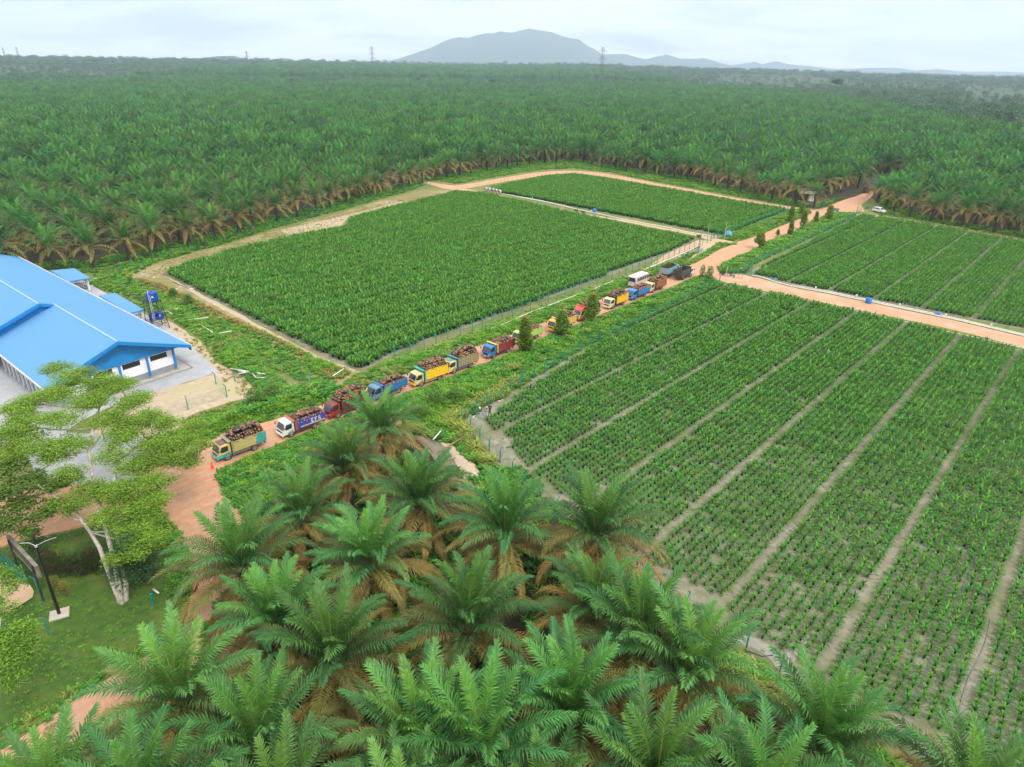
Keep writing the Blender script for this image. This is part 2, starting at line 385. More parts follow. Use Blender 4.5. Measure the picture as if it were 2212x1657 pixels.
# hills: a height field standing at its real distance, skyline read from the photo
def hills(name, sky_px, d0, depth, mat, seed, nx=260, ny=26, rough=.1):
    sx = np.array([p[0] for p in sky_px], float); sy = np.array([p[1] for p in sky_px], float)
    X = np.linspace(sx[0], sx[-1], nx); Y = np.interp(X, sx, sy)
    V = []
    for j in range(ny):
        t = j / (ny - 1); d = d0 + depth * t
        env = math.sin(math.pi * min(1, t / .9 + .02)) ** .8 if t < .5 else 1 - (t - .5) * 1.2
        for i in range(nx):
            px, pd, pz = at_dist(X[i], Y[i], d0 + depth * .5)
            s = d / (d0 + depth * .5)
            V.append((px * s, d, pz, env))
    V = np.array(V); rn = fbm(V[:, :2] / (depth * .16), 5, seed) - .47
    ridge = 1 - np.abs(fbm(V[:, :2] / (depth * .11) + 5, 4, seed + 3) - .47) * 4
    edge = np.minimum(1, np.minimum(np.tile(np.arange(nx), ny), nx - 1 - np.tile(np.arange(nx), ny)) / (nx * .03))
    z = V[:, 2] * (V[:, 3] + rough * (rn * 1.6 + ridge * .35) * np.sin(np.pi * np.clip(V[:, 3], 0, 1)) ) * edge
    f = [(j * nx + i, j * nx + i + 1, (j + 1) * nx + i + 1, (j + 1) * nx + i) for j in range(ny - 1) for i in range(nx - 1)]
    mb = MB(); mb.add(np.stack([V[:, 0], V[:, 1], z - 2], 1), f)
    return tag(mb.obj(name, mat, smooth=True), kind='structure')
M_hill = pmat('forested_slope', (.04, .075, .03), (.025, .05, .02), .004, .95, 0, c3=(.06, .08, .04))
hills('mountain', [(780, 142), (830, 133), (860, 127), (900, 114), (935, 102), (955, 92), (970, 86), (990, 81), (1010, 83), (1030, 77), (1050, 73), (1065, 73), (1080, 69), (1105, 72), (1125, 67), (1143, 63), (1165, 67), (1190, 70), (1210, 78), (1230, 83), (1250, 86), (1270, 100), (1285, 107), (1300, 118), (1350, 117), (1375, 124), (1396, 128), (1420, 122), (1440, 118), (1470, 127), (1500, 127), (1523, 126), (1556, 136), (1586, 143), (1610, 144)], 10500, 3000, M_hill, 11, rough=.09)
hills('far_hills', [(1480, 150), (1560, 143), (1600, 138), (1631, 133), (1646, 139), (1676, 132), (1706, 139), (1750, 143), (1806, 149), (1850, 148), (1886, 146), (1936, 146), (1981, 152), (2026, 149), (2081, 155), (2150, 154), (2240, 157), (2400, 166)], 12600, 1600, M_hill, 21)
hills('hills', [(1290, 150), (1310, 143), (1335, 141), (1360, 140), (1385, 143), (1420, 147), (1445, 143), (1465, 141), (1490, 143), (1520, 148), (1560, 152), (1600, 153)], 7000, 900, M_hill, 31, 120)
hills('hills', [(1935, 165), (1965, 160), (1990, 158), (2030, 158), (2060, 161), (2100, 167), (2150, 163), (2212, 160), (2300, 166)], 6800, 900, M_hill, 41, 120)
hills('hills', [(290, 138), (318, 130), (345, 123), (380, 126), (430, 125), (470, 121), (505, 120), (530, 127), (560, 131), (600, 138)], 4600, 900, M_hill, 51, 120)
E1 = np.array([math.cos(math.radians(48.3)), math.sin(math.radians(48.3))]); E2 = np.array([E1[1], -E1[0]])

# ---- the cleared area (everything in front of the forest edge)
EDGE_Q = [(-320, 640), (-60, 612), (20, 592), (110, 582), (225, 578), (300, 556), (400, 535), (480, 518), (560, 490), (640, 470), (690, 460), (760, 436), (820, 420), (900, 400), (930, 390), (985, 383), (1060, 368), (1140, 355), (1240, 348), (1330, 366), (1400, 376), (1500, 392), (1600, 416), (1680, 436), (1770, 452), (1840, 436), (1885, 424), (1905, 448), (1935, 458), (2000, 478), (2060, 488), (2150, 504), (2250, 522), (2420, 556)]
edge_w = GL(EDGE_Q)
CLEAR = np.concatenate([edge_w, [[240, 120], [90, 5], [-90, 5], [-260, 60]]])
cl = CLEAR.copy(); cc = cl.mean(0); cl = cc + (cl - cc) * 1.012
patch('grass_ground', CLEAR, M_grass, .012, 2.5, .8, smooth=1)
fl = np.concatenate([GL([(-500, 330), (200, 300), (900, 290), (1500, 290), (2300, 330), (2700, 420), (2450, 600)]), [[250, 60], [60, 2], [-150, 2], [-330, 90]]])
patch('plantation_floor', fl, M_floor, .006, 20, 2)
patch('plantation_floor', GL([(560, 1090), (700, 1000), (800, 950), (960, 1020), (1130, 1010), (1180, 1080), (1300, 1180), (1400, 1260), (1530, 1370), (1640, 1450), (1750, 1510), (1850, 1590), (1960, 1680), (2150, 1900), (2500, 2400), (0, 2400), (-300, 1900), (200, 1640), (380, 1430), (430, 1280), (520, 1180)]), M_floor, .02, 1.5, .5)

# ---- roads
def zq(pts, x0, y0, s): return [((x0 + x / s) * .576, (y0 + y / s) * .576) for x, y in pts]
ROAD_UP = [(330, 1000), (395, 975), (453, 954), (489, 934), (570, 914), (617, 900), (711, 871), (794, 837), (885, 806), (964, 775), (1023, 752), (1112, 722), (1178, 696), (1355, 625), (1457, 574)]
ROAD_LO = [(468, 1017), (507, 999), (586, 966), (638, 945), (703, 914), (760, 894), (873, 849), (924, 833), (979, 811), (1023, 792), (1070, 776), (1121, 754), (1178, 726), (1236, 706), (1299, 679), (1355, 658), (1395, 641), (1439, 625), (1470, 612), (1497, 598), (1520, 592)]
UP2 = zq([(270, 615), (350, 580), (450, 520), (500, 500), (560, 487)], 2400, 600, 1.536)
UP3 = zq([(560, 470), (600, 466), (700, 430), (780, 395), (860, 362), (930, 338), (985, 312), (1000, 300)], 2400, 600, 1.536)
UP4 = zq([(1005, 287), (1060, 280), (1120, 252), (1180, 228), (1250, 208), (1290, 192), (1335, 178)], 2400, 600, 1.536)
LO2 = zq([(1345, 190), (1335, 215), (1300, 240), (1270, 262), (1290, 285), (1290, 302), (1200, 303), (1130, 303), (1065, 322), (1030, 340), (990, 352), (940, 382), (870, 422), (800, 447), (730, 472), (680, 507), (620, 530), (570, 552), (500, 585), (450, 612), (445, 635)], 2400, 600, 1.536)
JUNC = [(545, 1125), (520, 1112), (500, 1090), (480, 1062), (467, 1032)]
WEST = [(330, 1085), (352, 1110), (378, 1150), (398, 1185), (412, 1230), (418, 1290)]
road_q = ROAD_UP + UP2 + UP3 + UP4 + LO2 + [(1560, 602)] + ROAD_LO[::-1] + JUNC + [(560, 1160), (540, 1280)] + WEST[::-1] + [(325, 1060), (290, 1040)]
patch('road', GL(road_q), M_laterite, .05, .8, .22, smooth=1)
BR_UP = [(1545, 592), (1600, 592), (1640, 603)] + zq([(640, 672), (720, 690), (870, 735), (1060, 768), (1240, 806), (1430, 845), (1620, 886), (1860, 936), (2212, 1022)], 2400, 600, 1.536) + [(2420, 775)]
BR_LO = [(2420, 808), (2212, 752), (2060, 712), (1960, 692), (1850, 670), (1750, 648), (1690, 634), (1640, 626), (1580, 612), (1540, 605)]
patch('branch_road', GL(BR_UP + BR_LO), M_branch, .04, .8, .2, smooth=1, seed=4)
TOP_UP = [(905, 386), (945, 397), (985, 402), (1040, 392), (1100, 382), (1170, 371), (1240, 368), (1320, 376), (1400, 393), (1500, 411), (1600, 430), (1700, 446), (1765, 454)]
TOP_LO = [(1765, 462), (1700, 452), (1600, 437), (1500, 418), (1400, 400), (1320, 383), (1240, 374), (1180, 378), (1100, 391), (1060, 398), (1000, 409), (970, 411), (925, 398), (900, 391)]
patch('track', GL(TOP_UP + TOP_LO), M_branch, .036, 1.2, .25, smooth=1, seed=5)
MID_UP = [(985, 405), (1030, 412)] + zq([(300, 300), (480, 345), (800, 410), (1200, 480), (1480, 535), (1700, 570), (2000, 620), (2212, 650)], 1750, 650, 3.687) + zq([(1650, 450), (1800, 478), (1990, 520)], 1500, 580, 1.58) + [(1578, 521)]
MID_LO = [(1600, 538), (1580, 533), (1530, 519), (1490, 506), (1420, 494), (1300, 470), (1180, 446), (1100, 430), (1030, 417), (985, 412)]
patch('nursery_track', GL(MID_UP + MID_LO), M_track, .034, 1.2, .25, smooth=1, seed=6)
patch('forest_edge_track', GL([(1850, 461), (1895, 464), (2010, 480), (2100, 494), (2212, 511), (2400, 545), (2400, 558), (2212, 521), (2100, 502), (2010, 487), (1900, 470), (1850, 466)]), M_track, .032, 1.2, .25, smooth=1, seed=7)
patch('garden_track', GL([(240, 1462), (330, 1400), (420, 1270), (520, 1250), (600, 1350), (500, 1480), (330, 1530), (260, 1560), (190, 1600), (100, 1640), (-60, 1740), (-300, 1900), (-330, 1790), (-60, 1660), (0, 1622), (100, 1560), (190, 1490)]), M_laterite, .045, .8, .25, smooth=1, seed=8)
patch('west_yard_dirt', GL([(-260, 1150), (-100, 1080), (0, 1040), (150, 1045), (330, 1050), (345, 1090), (250, 1120), (130, 1150), (60, 1165), (0, 1180), (-200, 1290)]), M_laterite, .041, .8, .25, smooth=1, seed=9)

# ---- nursery beds
FL = [(352, 592), (420, 566), (560, 528), (742, 492), (752, 474), (860, 446), (985, 416), (1050, 420), (1180, 450), (1300, 476), (1400, 497), (1508, 517), (1440, 550), (1130, 664), (852, 765), (790, 800), (760, 800), (560, 700)]
FT = [(1055, 413), (1105, 397), (1180, 383), (1240, 378), (1400, 403), (1560, 432), (1702, 456), (1640, 480), (1572, 510), (1500, 497), (1400, 477), (1330, 464), (1150, 430)]
FR = [(1610, 592), (1858, 464), (1900, 470), (2060, 497), (2212, 526), (2420, 566), (2420, 770), (2212, 712), (2060, 682), (1870, 645), (1700, 612), (1650, 600)]
FB = [(1000, 912), (1035, 880), (1085, 850), (1310, 722), (1535, 610), (1580, 616), (1640, 630), (1700, 640), (1750, 652), (1960, 697), (2212, 758), (2420, 815), (2700, 1400), (2900, 2200), (2300, 2000), (1982, 1645), (1850, 1570), (1668, 1460), (1530, 1370), (1400, 1270), (1300, 1180), (1180, 1080), (1060, 990)]
def bed_h(V, d): return (fbm(V * .5, 3, 3) - .44) * .03
for i, f_ in enumerate((FL, FT, FR, FB)):
    patch('nursery_soil', GL(f_), M_soil, .026 + i * .001, 1.5, .3, seed=12 + i)

# ---- other ground
patch('grass_path', GL([(278, 590), (330, 572), (480, 530), (620, 492), (760, 452), (900, 412), (985, 411), (985, 418), (860, 447), (752, 475), (740, 494), (560, 530), (420, 570), (352, 594), (560, 702), (760, 800), (795, 800), (730, 838), (712, 832), (640, 780), (540, 722), (420, 670), (330, 636), (285, 610)]), M_path, .022, 1.2, .5, seed=17)
patch('pale_track_edge', GL([(352, 594), (430, 633), (520, 680), (600, 724), (690, 772), (770, 800), (762, 803), (668, 768), (570, 716), (460, 658), (390, 618)]), M_sand, .03, .8, .35, seed=18)
patch('pale_track_edge', GL([(600, 498), (700, 476), (760, 462), (880, 432), (870, 438), (750, 472), (735, 492), (640, 510)]), M_sand, .03, .8, .5, seed=19)
patch('bare_dirt', GL([(1440, 548), (1508, 519), (1545, 520), (1545, 530), (1520, 552), (1470, 568), (1410, 582), (1395, 580)]), M_track, .027, .8, .3, seed=20)
B = lambda p: zq(p, 0, 900, 2.301)
patch('bare_dirt', GL(B([(1370, 690), (1480, 700), (1600, 790), (1760, 900), (1860, 1060), (2000, 1130), (2080, 1170), (2260, 1260), (2330, 1330), (2060, 1380), (1980, 1400), (1700, 1490), (1560, 1560), (1540, 1657), (1300, 1700), (900, 1760), (700, 1700), (1000, 1400), (1300, 1320), (1600, 1230), (1890, 1140), (1700, 960)])), M_sand, .028, .8, .35, smooth=1, seed=21)
patch('concrete_yard', GL(B([(-400, 700), (600, 280), (860, 430), (1400, 720), (1560, 830), (1890, 1138), (1700, 1200), (1300, 1320), (1000, 1420), (700, 1560), (560, 1660)]) + [(330, 945), (380, 1010), (300, 1050), (250, 1075), (150, 1080), (90, 1060), (60, 985), (30, 960), (-40, 985), (-500, 1080), (-700, 800)]), M_conc, .032, 1.5, .08, seed=22)
patch('lawn', GL([(330, 1098), (352, 1112), (376, 1150), (396, 1185), (410, 1230), (414, 1290), (400, 1370), (350, 1410), (250, 1452), (180, 1490), (110, 1530), (0, 1596), (-200, 1700), (-500, 1500), (-300, 1290), (0, 1186), (60, 1168), (130, 1155), (250, 1125)]), M_lawn, .038, .8, .2, cell=.8, hf=lambda V, d: np.clip(d / 2, 0, 1) * (fbm(V * .6, 3, 8) * .25), smooth=1, seed=23)
patch('bare_dirt', GL([(-200, 1260), (0, 1245), (60, 1262), (80, 1290), (50, 1312), (0, 1335), (-200, 1400)]), M_track, .3, .6, .15, smooth=1, seed=24)
# pond and ditch
D = lambda p: zq(p, 1500, 1400, 2.761)
patch('pond_bank', GL(D([(60, 520), (200, 560), (420, 640), (620, 680), (760, 800), (900, 1000), (1000, 1150), (1000, 1400), (500, 1400), (200, 1100), (0, 800)])), M_floor, .024, .6, .3, seed=25)
patch('pond', GL(D([(110, 600), (240, 590), (380, 660), (520, 720), (640, 790), (740, 900), (830, 1020), (860, 1100), (840, 1300), (650, 1260), (480, 1080), (330, 850), (200, 700)])), M_water, .05, .6, .15, smooth=1, seed=26)
patch('sand_bank', GL(D([(380, 690), (450, 700), (600, 770), (700, 880), (790, 960), (830, 1040), (800, 1080), (720, 1100), (640, 1090), (590, 1000), (560, 880), (500, 800)])), M_sand, .07, .5, .15, cell=.5, hf=lambda V, d: np.clip(d / 1.0, 0, 1) * .35, smooth=1, seed=27)
C1 = lambda p: zq(p, 700, 1200, 2.209)
patch('ditch_water', GL(C1([(690, 240), (760, 260), (850, 330), (950, 380), (1010, 440), (960, 430), (860, 390), (780, 320)])), M_water, .045, .5, .12, smooth=1, seed=28)
patch('ditch_water', GL(C1([(1080, 470), (1150, 480), (1240, 550), (1190, 560), (1110, 510)])), M_water, .045, .5, .12, smooth=1, seed=29)
patch('ditch_water', GL(zq([(860, 210), (960, 220), (1010, 290), (960, 330), (900, 270)], 0, 900, 2.301)), M_water, .045, .5, .12, smooth=1, seed=30)

# verges with relief
def vh(a, sc=.35, seed=3, ramp=1.2):
    return lambda V, d: np.clip(d / ramp, 0, 1) * (fbm(V * sc, 4, seed) * a)
F1 = zq([(565, 590), (880, 515), (1180, 395), (1470, 305), (1733, 190), (1986, 102)], 1300, 1150, 3.156) + zq([(290, 640), (675, 500), (1020, 380), (1415, 235), (1700, 130), (1990, 15)], 1900, 920, 2.761)
F2 = D([(637, 490), (770, 430), (912, 325), (1050, 270), (1190, 160), (1315, 100)]) + zq([(85, 1480), (335, 1355), (570, 1215), (790, 1080), (1092, 945), (1280, 855), (1455, 760), (1625, 680), (1778, 605), (1928, 530), (2070, 460), (2200, 395)], 1900, 920, 2.761)
off = lambda pts, dy: [(x, y + dy) for x, y in pts]
V1 = off(ROAD_UP[2:], -3) + off(UP2, -1) + zq([(520, 483), (460, 478), (420, 500), (330, 560), (250, 600)], 2400, 600, 1.536) + off(F1[::-1], 8) + [(800, 800), (760, 815), (735, 838), (690, 862), (600, 880), (520, 880), (470, 915)]
V2 = off(ROAD_LO[5:], 5) + [(1540, 604)] + off(F2[::-1], -2) + [(985, 925), (1010, 960), (1040, 1000), (1010, 1000), (980, 960), (930, 945), (890, 935), (880, 905), (800, 900)]
V2b = [(468, 1024)] + off(ROAD_LO[1:6], 5) + [(830, 905), (800, 950), (700, 1000), (600, 1080), (545, 1120), (522, 1110), (503, 1088), (484, 1060), (470, 1030)]
V3 = LO2[6:] and LO2[::-1][:-4] 
F3 = [(1622.4, 574), (1700, 540), (1780, 502), (1858.7, 463)]
V3 = zq([(450, 625), (500, 588), (570, 555), (620, 533), (680, 510), (730, 475), (800, 450), (870, 425), (940, 385), (990, 355), (1030, 343), (1065, 325), (1130, 306), (1200, 306), (1265, 305)], 2400, 600, 1.536) + [(1840, 470), (1780, 500), (1700, 537), (1622, 574), (1610, 590), (1560, 590)]
V4 = zq([(560, 466), (700, 428), (860, 358), (930, 334), (990, 300), (950, 288), (850, 290), (840, 305), (520, 425), (450, 455), (520, 465)], 2400, 600, 1.536)
V5 = B([(870, 330), (1000, 290), (1180, 400), (1500, 560), (1700, 680), (1900, 800), (2208, 1000), (2400, 1180), (2560, 1330), (2450, 1400), (2150, 1240), (2080, 1160), (1870, 1050), (1780, 890), (1500, 690), (1350, 640), (1200, 520), (900, 430), (760, 380)])
V6 = [(440, 935), (480, 905), (530, 880), (560, 860), (560, 830), (600, 838), (700, 830), (735, 838), (720, 860), (640, 880), (520, 915), (470, 935), (420, 955), (350, 985), (330, 950), (400, 925)]
patch('verge', GL(V1), M_verge, .042, .8, .2, cell=1.0, hf=vh(.5, ramp=3), seed=31)
patch('verge', GL(V2), M_verge, .043, .8, .2, cell=1.0, hf=vh(1.2, ramp=5), seed=32)
patch('verge', GL(V2b), M_verge, .052, .8, .12, cell=1.0, hf=vh(.7, ramp=4), seed=33)
patch('verge', GL(V3), M_verge, .044, 1, .2, cell=1.2, hf=vh(.9, ramp=4), seed=34)
patch('verge', GL(V4), M_verge, .045, 1, .2, cell=1.2, hf=vh(.8), seed=35)
patch('verge', GL(V5), M_verge, .046, .8, .3, cell=1.0, hf=vh(.7), seed=36)
patch('verge', GL(V6), M_verge, .047, .8, .3, cell=1.0, hf=vh(1.2), seed=37)

# ------------------------------------------------------------------ plants
def frond(L, th0, bend, az, npair, ll, wl, col, seed, ns=9, rw=.035, droop=.6, cone=.0):
    r_ = np.random.default_rng(seed)
    s = np.linspace(0, 1, ns * 3); th = th0 - bend * s ** 1.8
    ds = L / (len(s) - 1); rr = np.concatenate([[0], np.cumsum(np.cos(th[:-1]) * ds)]); zz = np.concatenate([[0], np.cumsum(np.sin(th[:-1]) * ds)])
    curl = (r_.random() - .5) * .5
    azs = az + curl * s ** 2
    X = rr * np.cos(azs); Y = rr * np.sin(azs); P = np.stack([X, Y, zz], 1)
    V = []; Fq = []; C = []; n0 = 0
    # rachis: flat triangular tube
    k = np.linspace(0, len(s) - 1, ns).astype(int); pk = P[k]; wk = rw * (1.1 - s[k]) + .01
    side = np.stack([-np.sin(azs[k]), np.cos(azs[k]), 0 * azs[k]], 1)
    a = pk + side * wk[:, None]; b = pk - side * wk[:, None]; c_ = pk - np.array([0, 0, 1]) * wk[:, None] * 1.2
    V.append(np.stack([a, b, c_], 1).reshape(-1, 3))
    for i in range(ns - 1):
        for u in range(3): Fq.append((i * 3 + u, i * 3 + (u + 1) % 3, i * 3 + 3 + (u + 1) % 3, i * 3 + 3 + u))
    C.append(np.tile(np.array([.30, .30, .09]), (ns * 3, 1))); n0 = ns * 3
    t = np.linspace(.13, 1, npair); ti = t * (len(s) - 1)
    Pt = np.stack([np.interp(ti, np.arange(len(s)), P[:, j]) for j in range(3)], 1)
    T = np.gradient(P, axis=0); T /= np.linalg.norm(T, axis=1)[:, None]
    Tt = np.stack([np.interp(ti, np.arange(len(s)), T[:, j]) for j in range(3)], 1)
    azt = np.interp(ti, np.arange(len(s)), azs); S = np.stack([-np.sin(azt), np.cos(azt), 0 * azt], 1)
    Nn = np.cross(Tt, S); Nn *= np.where(Nn[:, 2:] < 0, -1, 1)
    phi = np.radians(66 - 42 * t ** 1.4)
    ln = ll * np.clip(np.sin(np.pi * (.10 + .80 * t)), .1, 1) ** .75
    for sg in (-1, 1):
        v = (np.where(np.arange(npair) % 2, .35, -.05) + r_.normal(0, .08, npair))[:, None]
        d = np.sin(phi)[:, None] * sg * S + np.cos(phi)[:, None] * Tt + v * Nn + r_.normal(0, .05, (npair, 3))
        d /= np.linalg.norm(d, axis=1)[:, None]
        wv = np.cross(d, Nn); wv /= np.linalg.norm(wv, axis=1)[:, None] + 1e-9
        l = (ln * r_.uniform(.88, 1.1, npair))[:, None]
        p0 = Pt; p1 = p0 + d * l * .5; d2 = d - np.array([0, 0, 1]) * droop * r_.uniform(.6, 1.3, (npair, 1)); d2 /= np.linalg.norm(d2, axis=1)[:, None]
        p2 = p1 + d2 * l * .5
        vv = np.stack([p0 - wv * wl * .3, p0 + wv * wl * .3, p1 - wv * wl * .5, p1 + wv * wl * .5, p2], 1).reshape(-1, 3)
        V.append(vv)
        for i in range(npair):
            q = n0 + i * 5; Fq.append((q, q + 1, q + 3, q + 2)); Fq.append((q + 2, q + 3, q + 4))
        cc = np.array(col) * r_.uniform(.8, 1.2, (npair, 1)); cc = cc * (1 + .25 * (t[:, None] - .5))
        C.append(np.repeat(cc, 5, 0)); n0 += npair * 5
    return np.concatenate(V), Fq, np.concatenate(C)
YOUNG = np.array([.12, .27, .045]); MIDG = np.array([.052, .175, .048]); OLDC = np.array([.28, .205, .055]); DEAD = np.array([.24, .14, .05])
def palm_crown(L, nf, npair, ll, wl, seed, old=True, green=True, ns=9, h=0, rw=.035, br=.56):
    r_ = np.random.default_rng(seed); mb = MB()
    for i in range(nf):
        a = i / (nf - 1)
        if (a > .60 and not old) or (a <= .60 and not green): r_.random(6); continue
        th0 = math.radians(85 - 36 * (a / .45) if a < .45 else 49 - 62 * (a - .45) / .55) + r_.normal(0, .08); bend = .5 + 1.2 * min(1, a * 1.8) - .55 * max(0, a - .6) / .4 + r_.normal(0, .15)
        col = YOUNG * (1 - min(1, a * 2.6)) + MIDG * min(1, a * 2.6)
        if a > br: k = min(1, (a - br + .04) / .25 * r_.uniform(.5, 1.25)); col = col * (1 - k) + OLDC * k
        if a > .9 and r_.random() < .5: col = DEAD
        col = col * r_.uniform(.85, 1.15)
        Lf = L * (.80 + .20 * min(1, a * 3)) * r_.uniform(.92, 1.06)
        v, f, c = frond(Lf, th0, bend, i * 2.39996 + r_.normal(0, .12), npair, ll * (1 - .15 * (a < .1)), wl, col, seed * 100 + i, ns=ns, droop=.55 + .8 * a, rw=rw)
        v = v + np.array([0, 0, h + .3 - a * .8]) + np.array([math.cos(i * 2.4), math.sin(i * 2.4), 0]) * .2
        mb.add(v, f, 0, c)
    if green:   # the unopened spear
        mb.tube([(0, 0, h), (.1, .05, h + L * .4), (.2, .1, h + L * .7)], [.06, .04, .012], 4, 0, (.28, .34, .10))
    return mb
def palm_trunk(h, seed, n=9, rings=10, r=.32):
    r_ = np.random.default_rng(seed); mb = MB(); z = np.linspace(-.1, h + .2, rings * 2)
    rad = r * (1 + .18 * (np.arange(rings * 2) % 2)) * (1.25 - .25 * np.clip(z / 1.5, 0, 1)) ; rad[-3:] *= 1.35
    lean = r_.normal(0, .15, 2)
    mb.tube([(lean[0] * (k / h) ** 2, lean[1] * (k / h) ** 2, k) for k in np.maximum(z, -.1)], rad, n)
    for i in range(int(h * 9)):      # cut leaf bases
        a = i * 2.4; zz = .3 + (h - .1) * i / (h * 9); rr = r * 1.1
        mb.tube([(rr * math.cos(a), rr * math.sin(a), zz), ((rr + .22) * math.cos(a), (rr + .22) * math.sin(a), zz + .28)], [.09, .04], 4)
    return mb
NEARP = []; PL = [6.8, 6.2, 7.0, 6.5, 6.7]
for k in range(5):
    hh = 4.6
    NEARP.append((palm_trunk(hh, k).mesh('trunk', M_trunk), palm_crown(PL[k], 46, 56, 1.05, .10, 40 + k, old=False, h=hh, rw=.055, br=.44).mesh('crown', M_frond),
                  palm_crown(PL[k], 46, 56, 1.05, .10, 40 + k, green=False, h=hh, rw=.055, br=.44).mesh('old_fronds', M_frond)))
MIDP = []
for k in range(4):
    hh = 5.6
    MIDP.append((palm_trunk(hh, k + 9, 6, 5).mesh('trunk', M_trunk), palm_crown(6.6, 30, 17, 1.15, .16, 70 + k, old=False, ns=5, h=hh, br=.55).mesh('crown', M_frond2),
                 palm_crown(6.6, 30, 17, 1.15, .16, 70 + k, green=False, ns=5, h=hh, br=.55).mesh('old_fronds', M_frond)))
FARP = []
for k in range(4):
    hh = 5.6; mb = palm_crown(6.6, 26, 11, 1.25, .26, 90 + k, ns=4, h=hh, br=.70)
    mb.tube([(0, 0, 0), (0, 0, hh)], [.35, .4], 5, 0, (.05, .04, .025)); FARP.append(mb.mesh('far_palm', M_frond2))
# foreground palms: crown hearts at 5 m
HEARTS = [(823, 925, 'oil palm whose crown hides the blue truck, beside the pond'), (750, 1012, 'oil palm just below the red and purple trucks, at the edge of the grass bank'),
 (654, 1108, 'oil palm at the upper left corner of the foreground grove, over the grass bank'), (908, 1080, 'oil palm standing beside the pond with the sand bank'),
 (1085, 1150, 'oil palm between the pond and the nursery corner fence'), (1290, 1160, 'oil palm leaning over the near corner of the nursery bed'),
 (813, 1207, 'oil palm in the second row of the grove, left of its middle'), (523, 1230, 'oil palm beside the laterite junction with browned lower fronds'),
 (1280, 1312, 'oil palm in the grove right against the nursery fence line'), (1002, 1367, 'oil palm in the middle of the foreground grove with tall upright fronds'),
 (711, 1429, 'oil palm left of the grove middle, dark hollow beneath its crown'), (1239, 1542, 'large oil palm right of the grove middle near the lower edge'),
 (900, 1600, 'large oil palm low in the middle of the foreground grove'), (394, 1512, 'oil palm standing over the garden track beside the lawn'),
 (565, 1630, 'large oil palm low on the left of the foreground grove'), (1473, 1458, 'oil palm beside the puddled nursery corner, brown skirt of old fronds'),
 (1766, 1627, 'oil palm rising in front of the flooded nursery rows at lower right'), (1620, 1745, 'oil palm cut by the lower edge of the photo, right of the grove'),
 (1190, 1760, 'oil palm cut by the lower edge below the grove middle'), (110, 1735, 'oil palm in the bottom left corner over the dirt track'),
 (2090, 1770, 'oil palm tips rising in the bottom right corner'), (860, 1790, 'oil palm cut by the lower edge left of the middle'),
 (1420, 1690, 'oil palm low on the right of the grove, mostly hidden'), (330, 1760, 'oil palm cut by the lower edge at the left of the grove'), (600, 1800, 'oil palm cut by the lower edge below the large left palm'), (1385, 1390, 'small oil palm filling the gap near the nursery fence'), (600, 1330, 'oil palm behind the junction palm, olive crown'), (1060, 1660, 'oil palm low between the two large middle palms')]
rp_ = np.random.default_rng(3)
near_xy = []
PG = 'oil palms of the foreground grove'
for i, (x, y, lb) in enumerate(HEARTS):
    p = G(x, y, 5.0); near_xy.append(p); tr, cr_, ol = NEARP[i % 5]
    e_ = empty('oil_palm', (p[0], p[1], 0), rp_.uniform(0, 6.28), .9 + .18 * rp_.random(), lb, 'palm tree', PG); e_.rotation_euler = (rp_.normal(0, .05), rp_.normal(0, .05), e_.rotation_euler[2])
    child('trunk', tr, e_); child('crown', cr_, e_); child('old_fronds', ol, e_)
near_xy = np.array(near_xy)
# ------------------------------------------------------------------ the plantation beyond the fields
def in_view(P, mx=220, my=160, top=100):
    q, z = proj(P); return (z > 5) & (q[:, 0] > -mx) & (q[:, 0] < 2212 + mx) & (q[:, 1] < 1657 + my) & (q[:, 1] > -200)
gy, gx = np.meshgrid(np.arange(-20, 170), np.arange(-110, 160), indexing='ij')
A = (gx + .5 * (gy % 2)) * 9.3; Bq = gy * 8.1
th_ = math.radians(12)
Pxy = np.stack([A.ravel() * math.cos(th_) - Bq.ravel() * math.sin(th_), A.ravel() * math.sin(th_) + Bq.ravel() * math.cos(th_)], 1)
Pxy += np.random.default_rng(5).normal(0, .9, Pxy.shape)
Pxy = Pxy[(Pxy[:, 1] > 90) & (Pxy[:, 1] < 1250)]
Pxy = Pxy[in_view(np.c_[Pxy, np.full(len(Pxy), 5.)])]
Pxy = Pxy[~inside(CLEAR, Pxy)]
dC = seg_dist(edge_w, Pxy, False); Pxy = Pxy[dC > 5.6]
# front row along the edge
fr = []; L_ = 0
for a, b in zip(edge_w[:-1], edge_w[1:]):
    n_ = np.hypot(*(b - a)); t = (-L_) % 9.0
    nr = np.array([-(b - a)[1], (b - a)[0]]) / n_
    while t < n_:
        fr.append(a + (b - a) * t / n_ + nr * .3); t += 9.0
    L_ += n_
fr = np.array(fr) + np.random.default_rng(8).normal(0, .7, (len(fr), 2))
allp = np.concatenate([fr, Pxy])
road_c = GL([(1800, 452), (1868, 424), (1890, 408), (1925, 385)])
allp = allp[seg_dist(road_c, allp, False) > 5.8]
shed_xy = G(1748, 432)
allp = allp[np.hypot(*(allp - shed_xy).T) > 5.0]
allp = allp[seg_dist(GL([(905, 391), (860, 384), (820, 380)]), allp, False) > 4.5]
gap = GL([(-100, 240), (178, 236)]); gd = seg_dist(gap, allp, False)
allp = allp[~((gd < 16) & ((allp - gap[0]) @ np.array([-(gap[1] - gap[0])[1], (gap[1] - gap[0])[0]]) < 0))]
allp = allp[~inside(GL([(150, 190), (420, 172), (380, 196), (200, 200)]), allp)]
q, _ = proj(np.c_[allp, np.zeros(len(allp))])
LIM = np.array([(-400, 196), (0, 194), (200, 190), (330, 180), (700, 164), (1000, 166), (1300, 176), (1500, 196), (1700, 208), (1820, 222), (1900, 238), (2050, 275), (2212, 305), (2400, 350)], float)
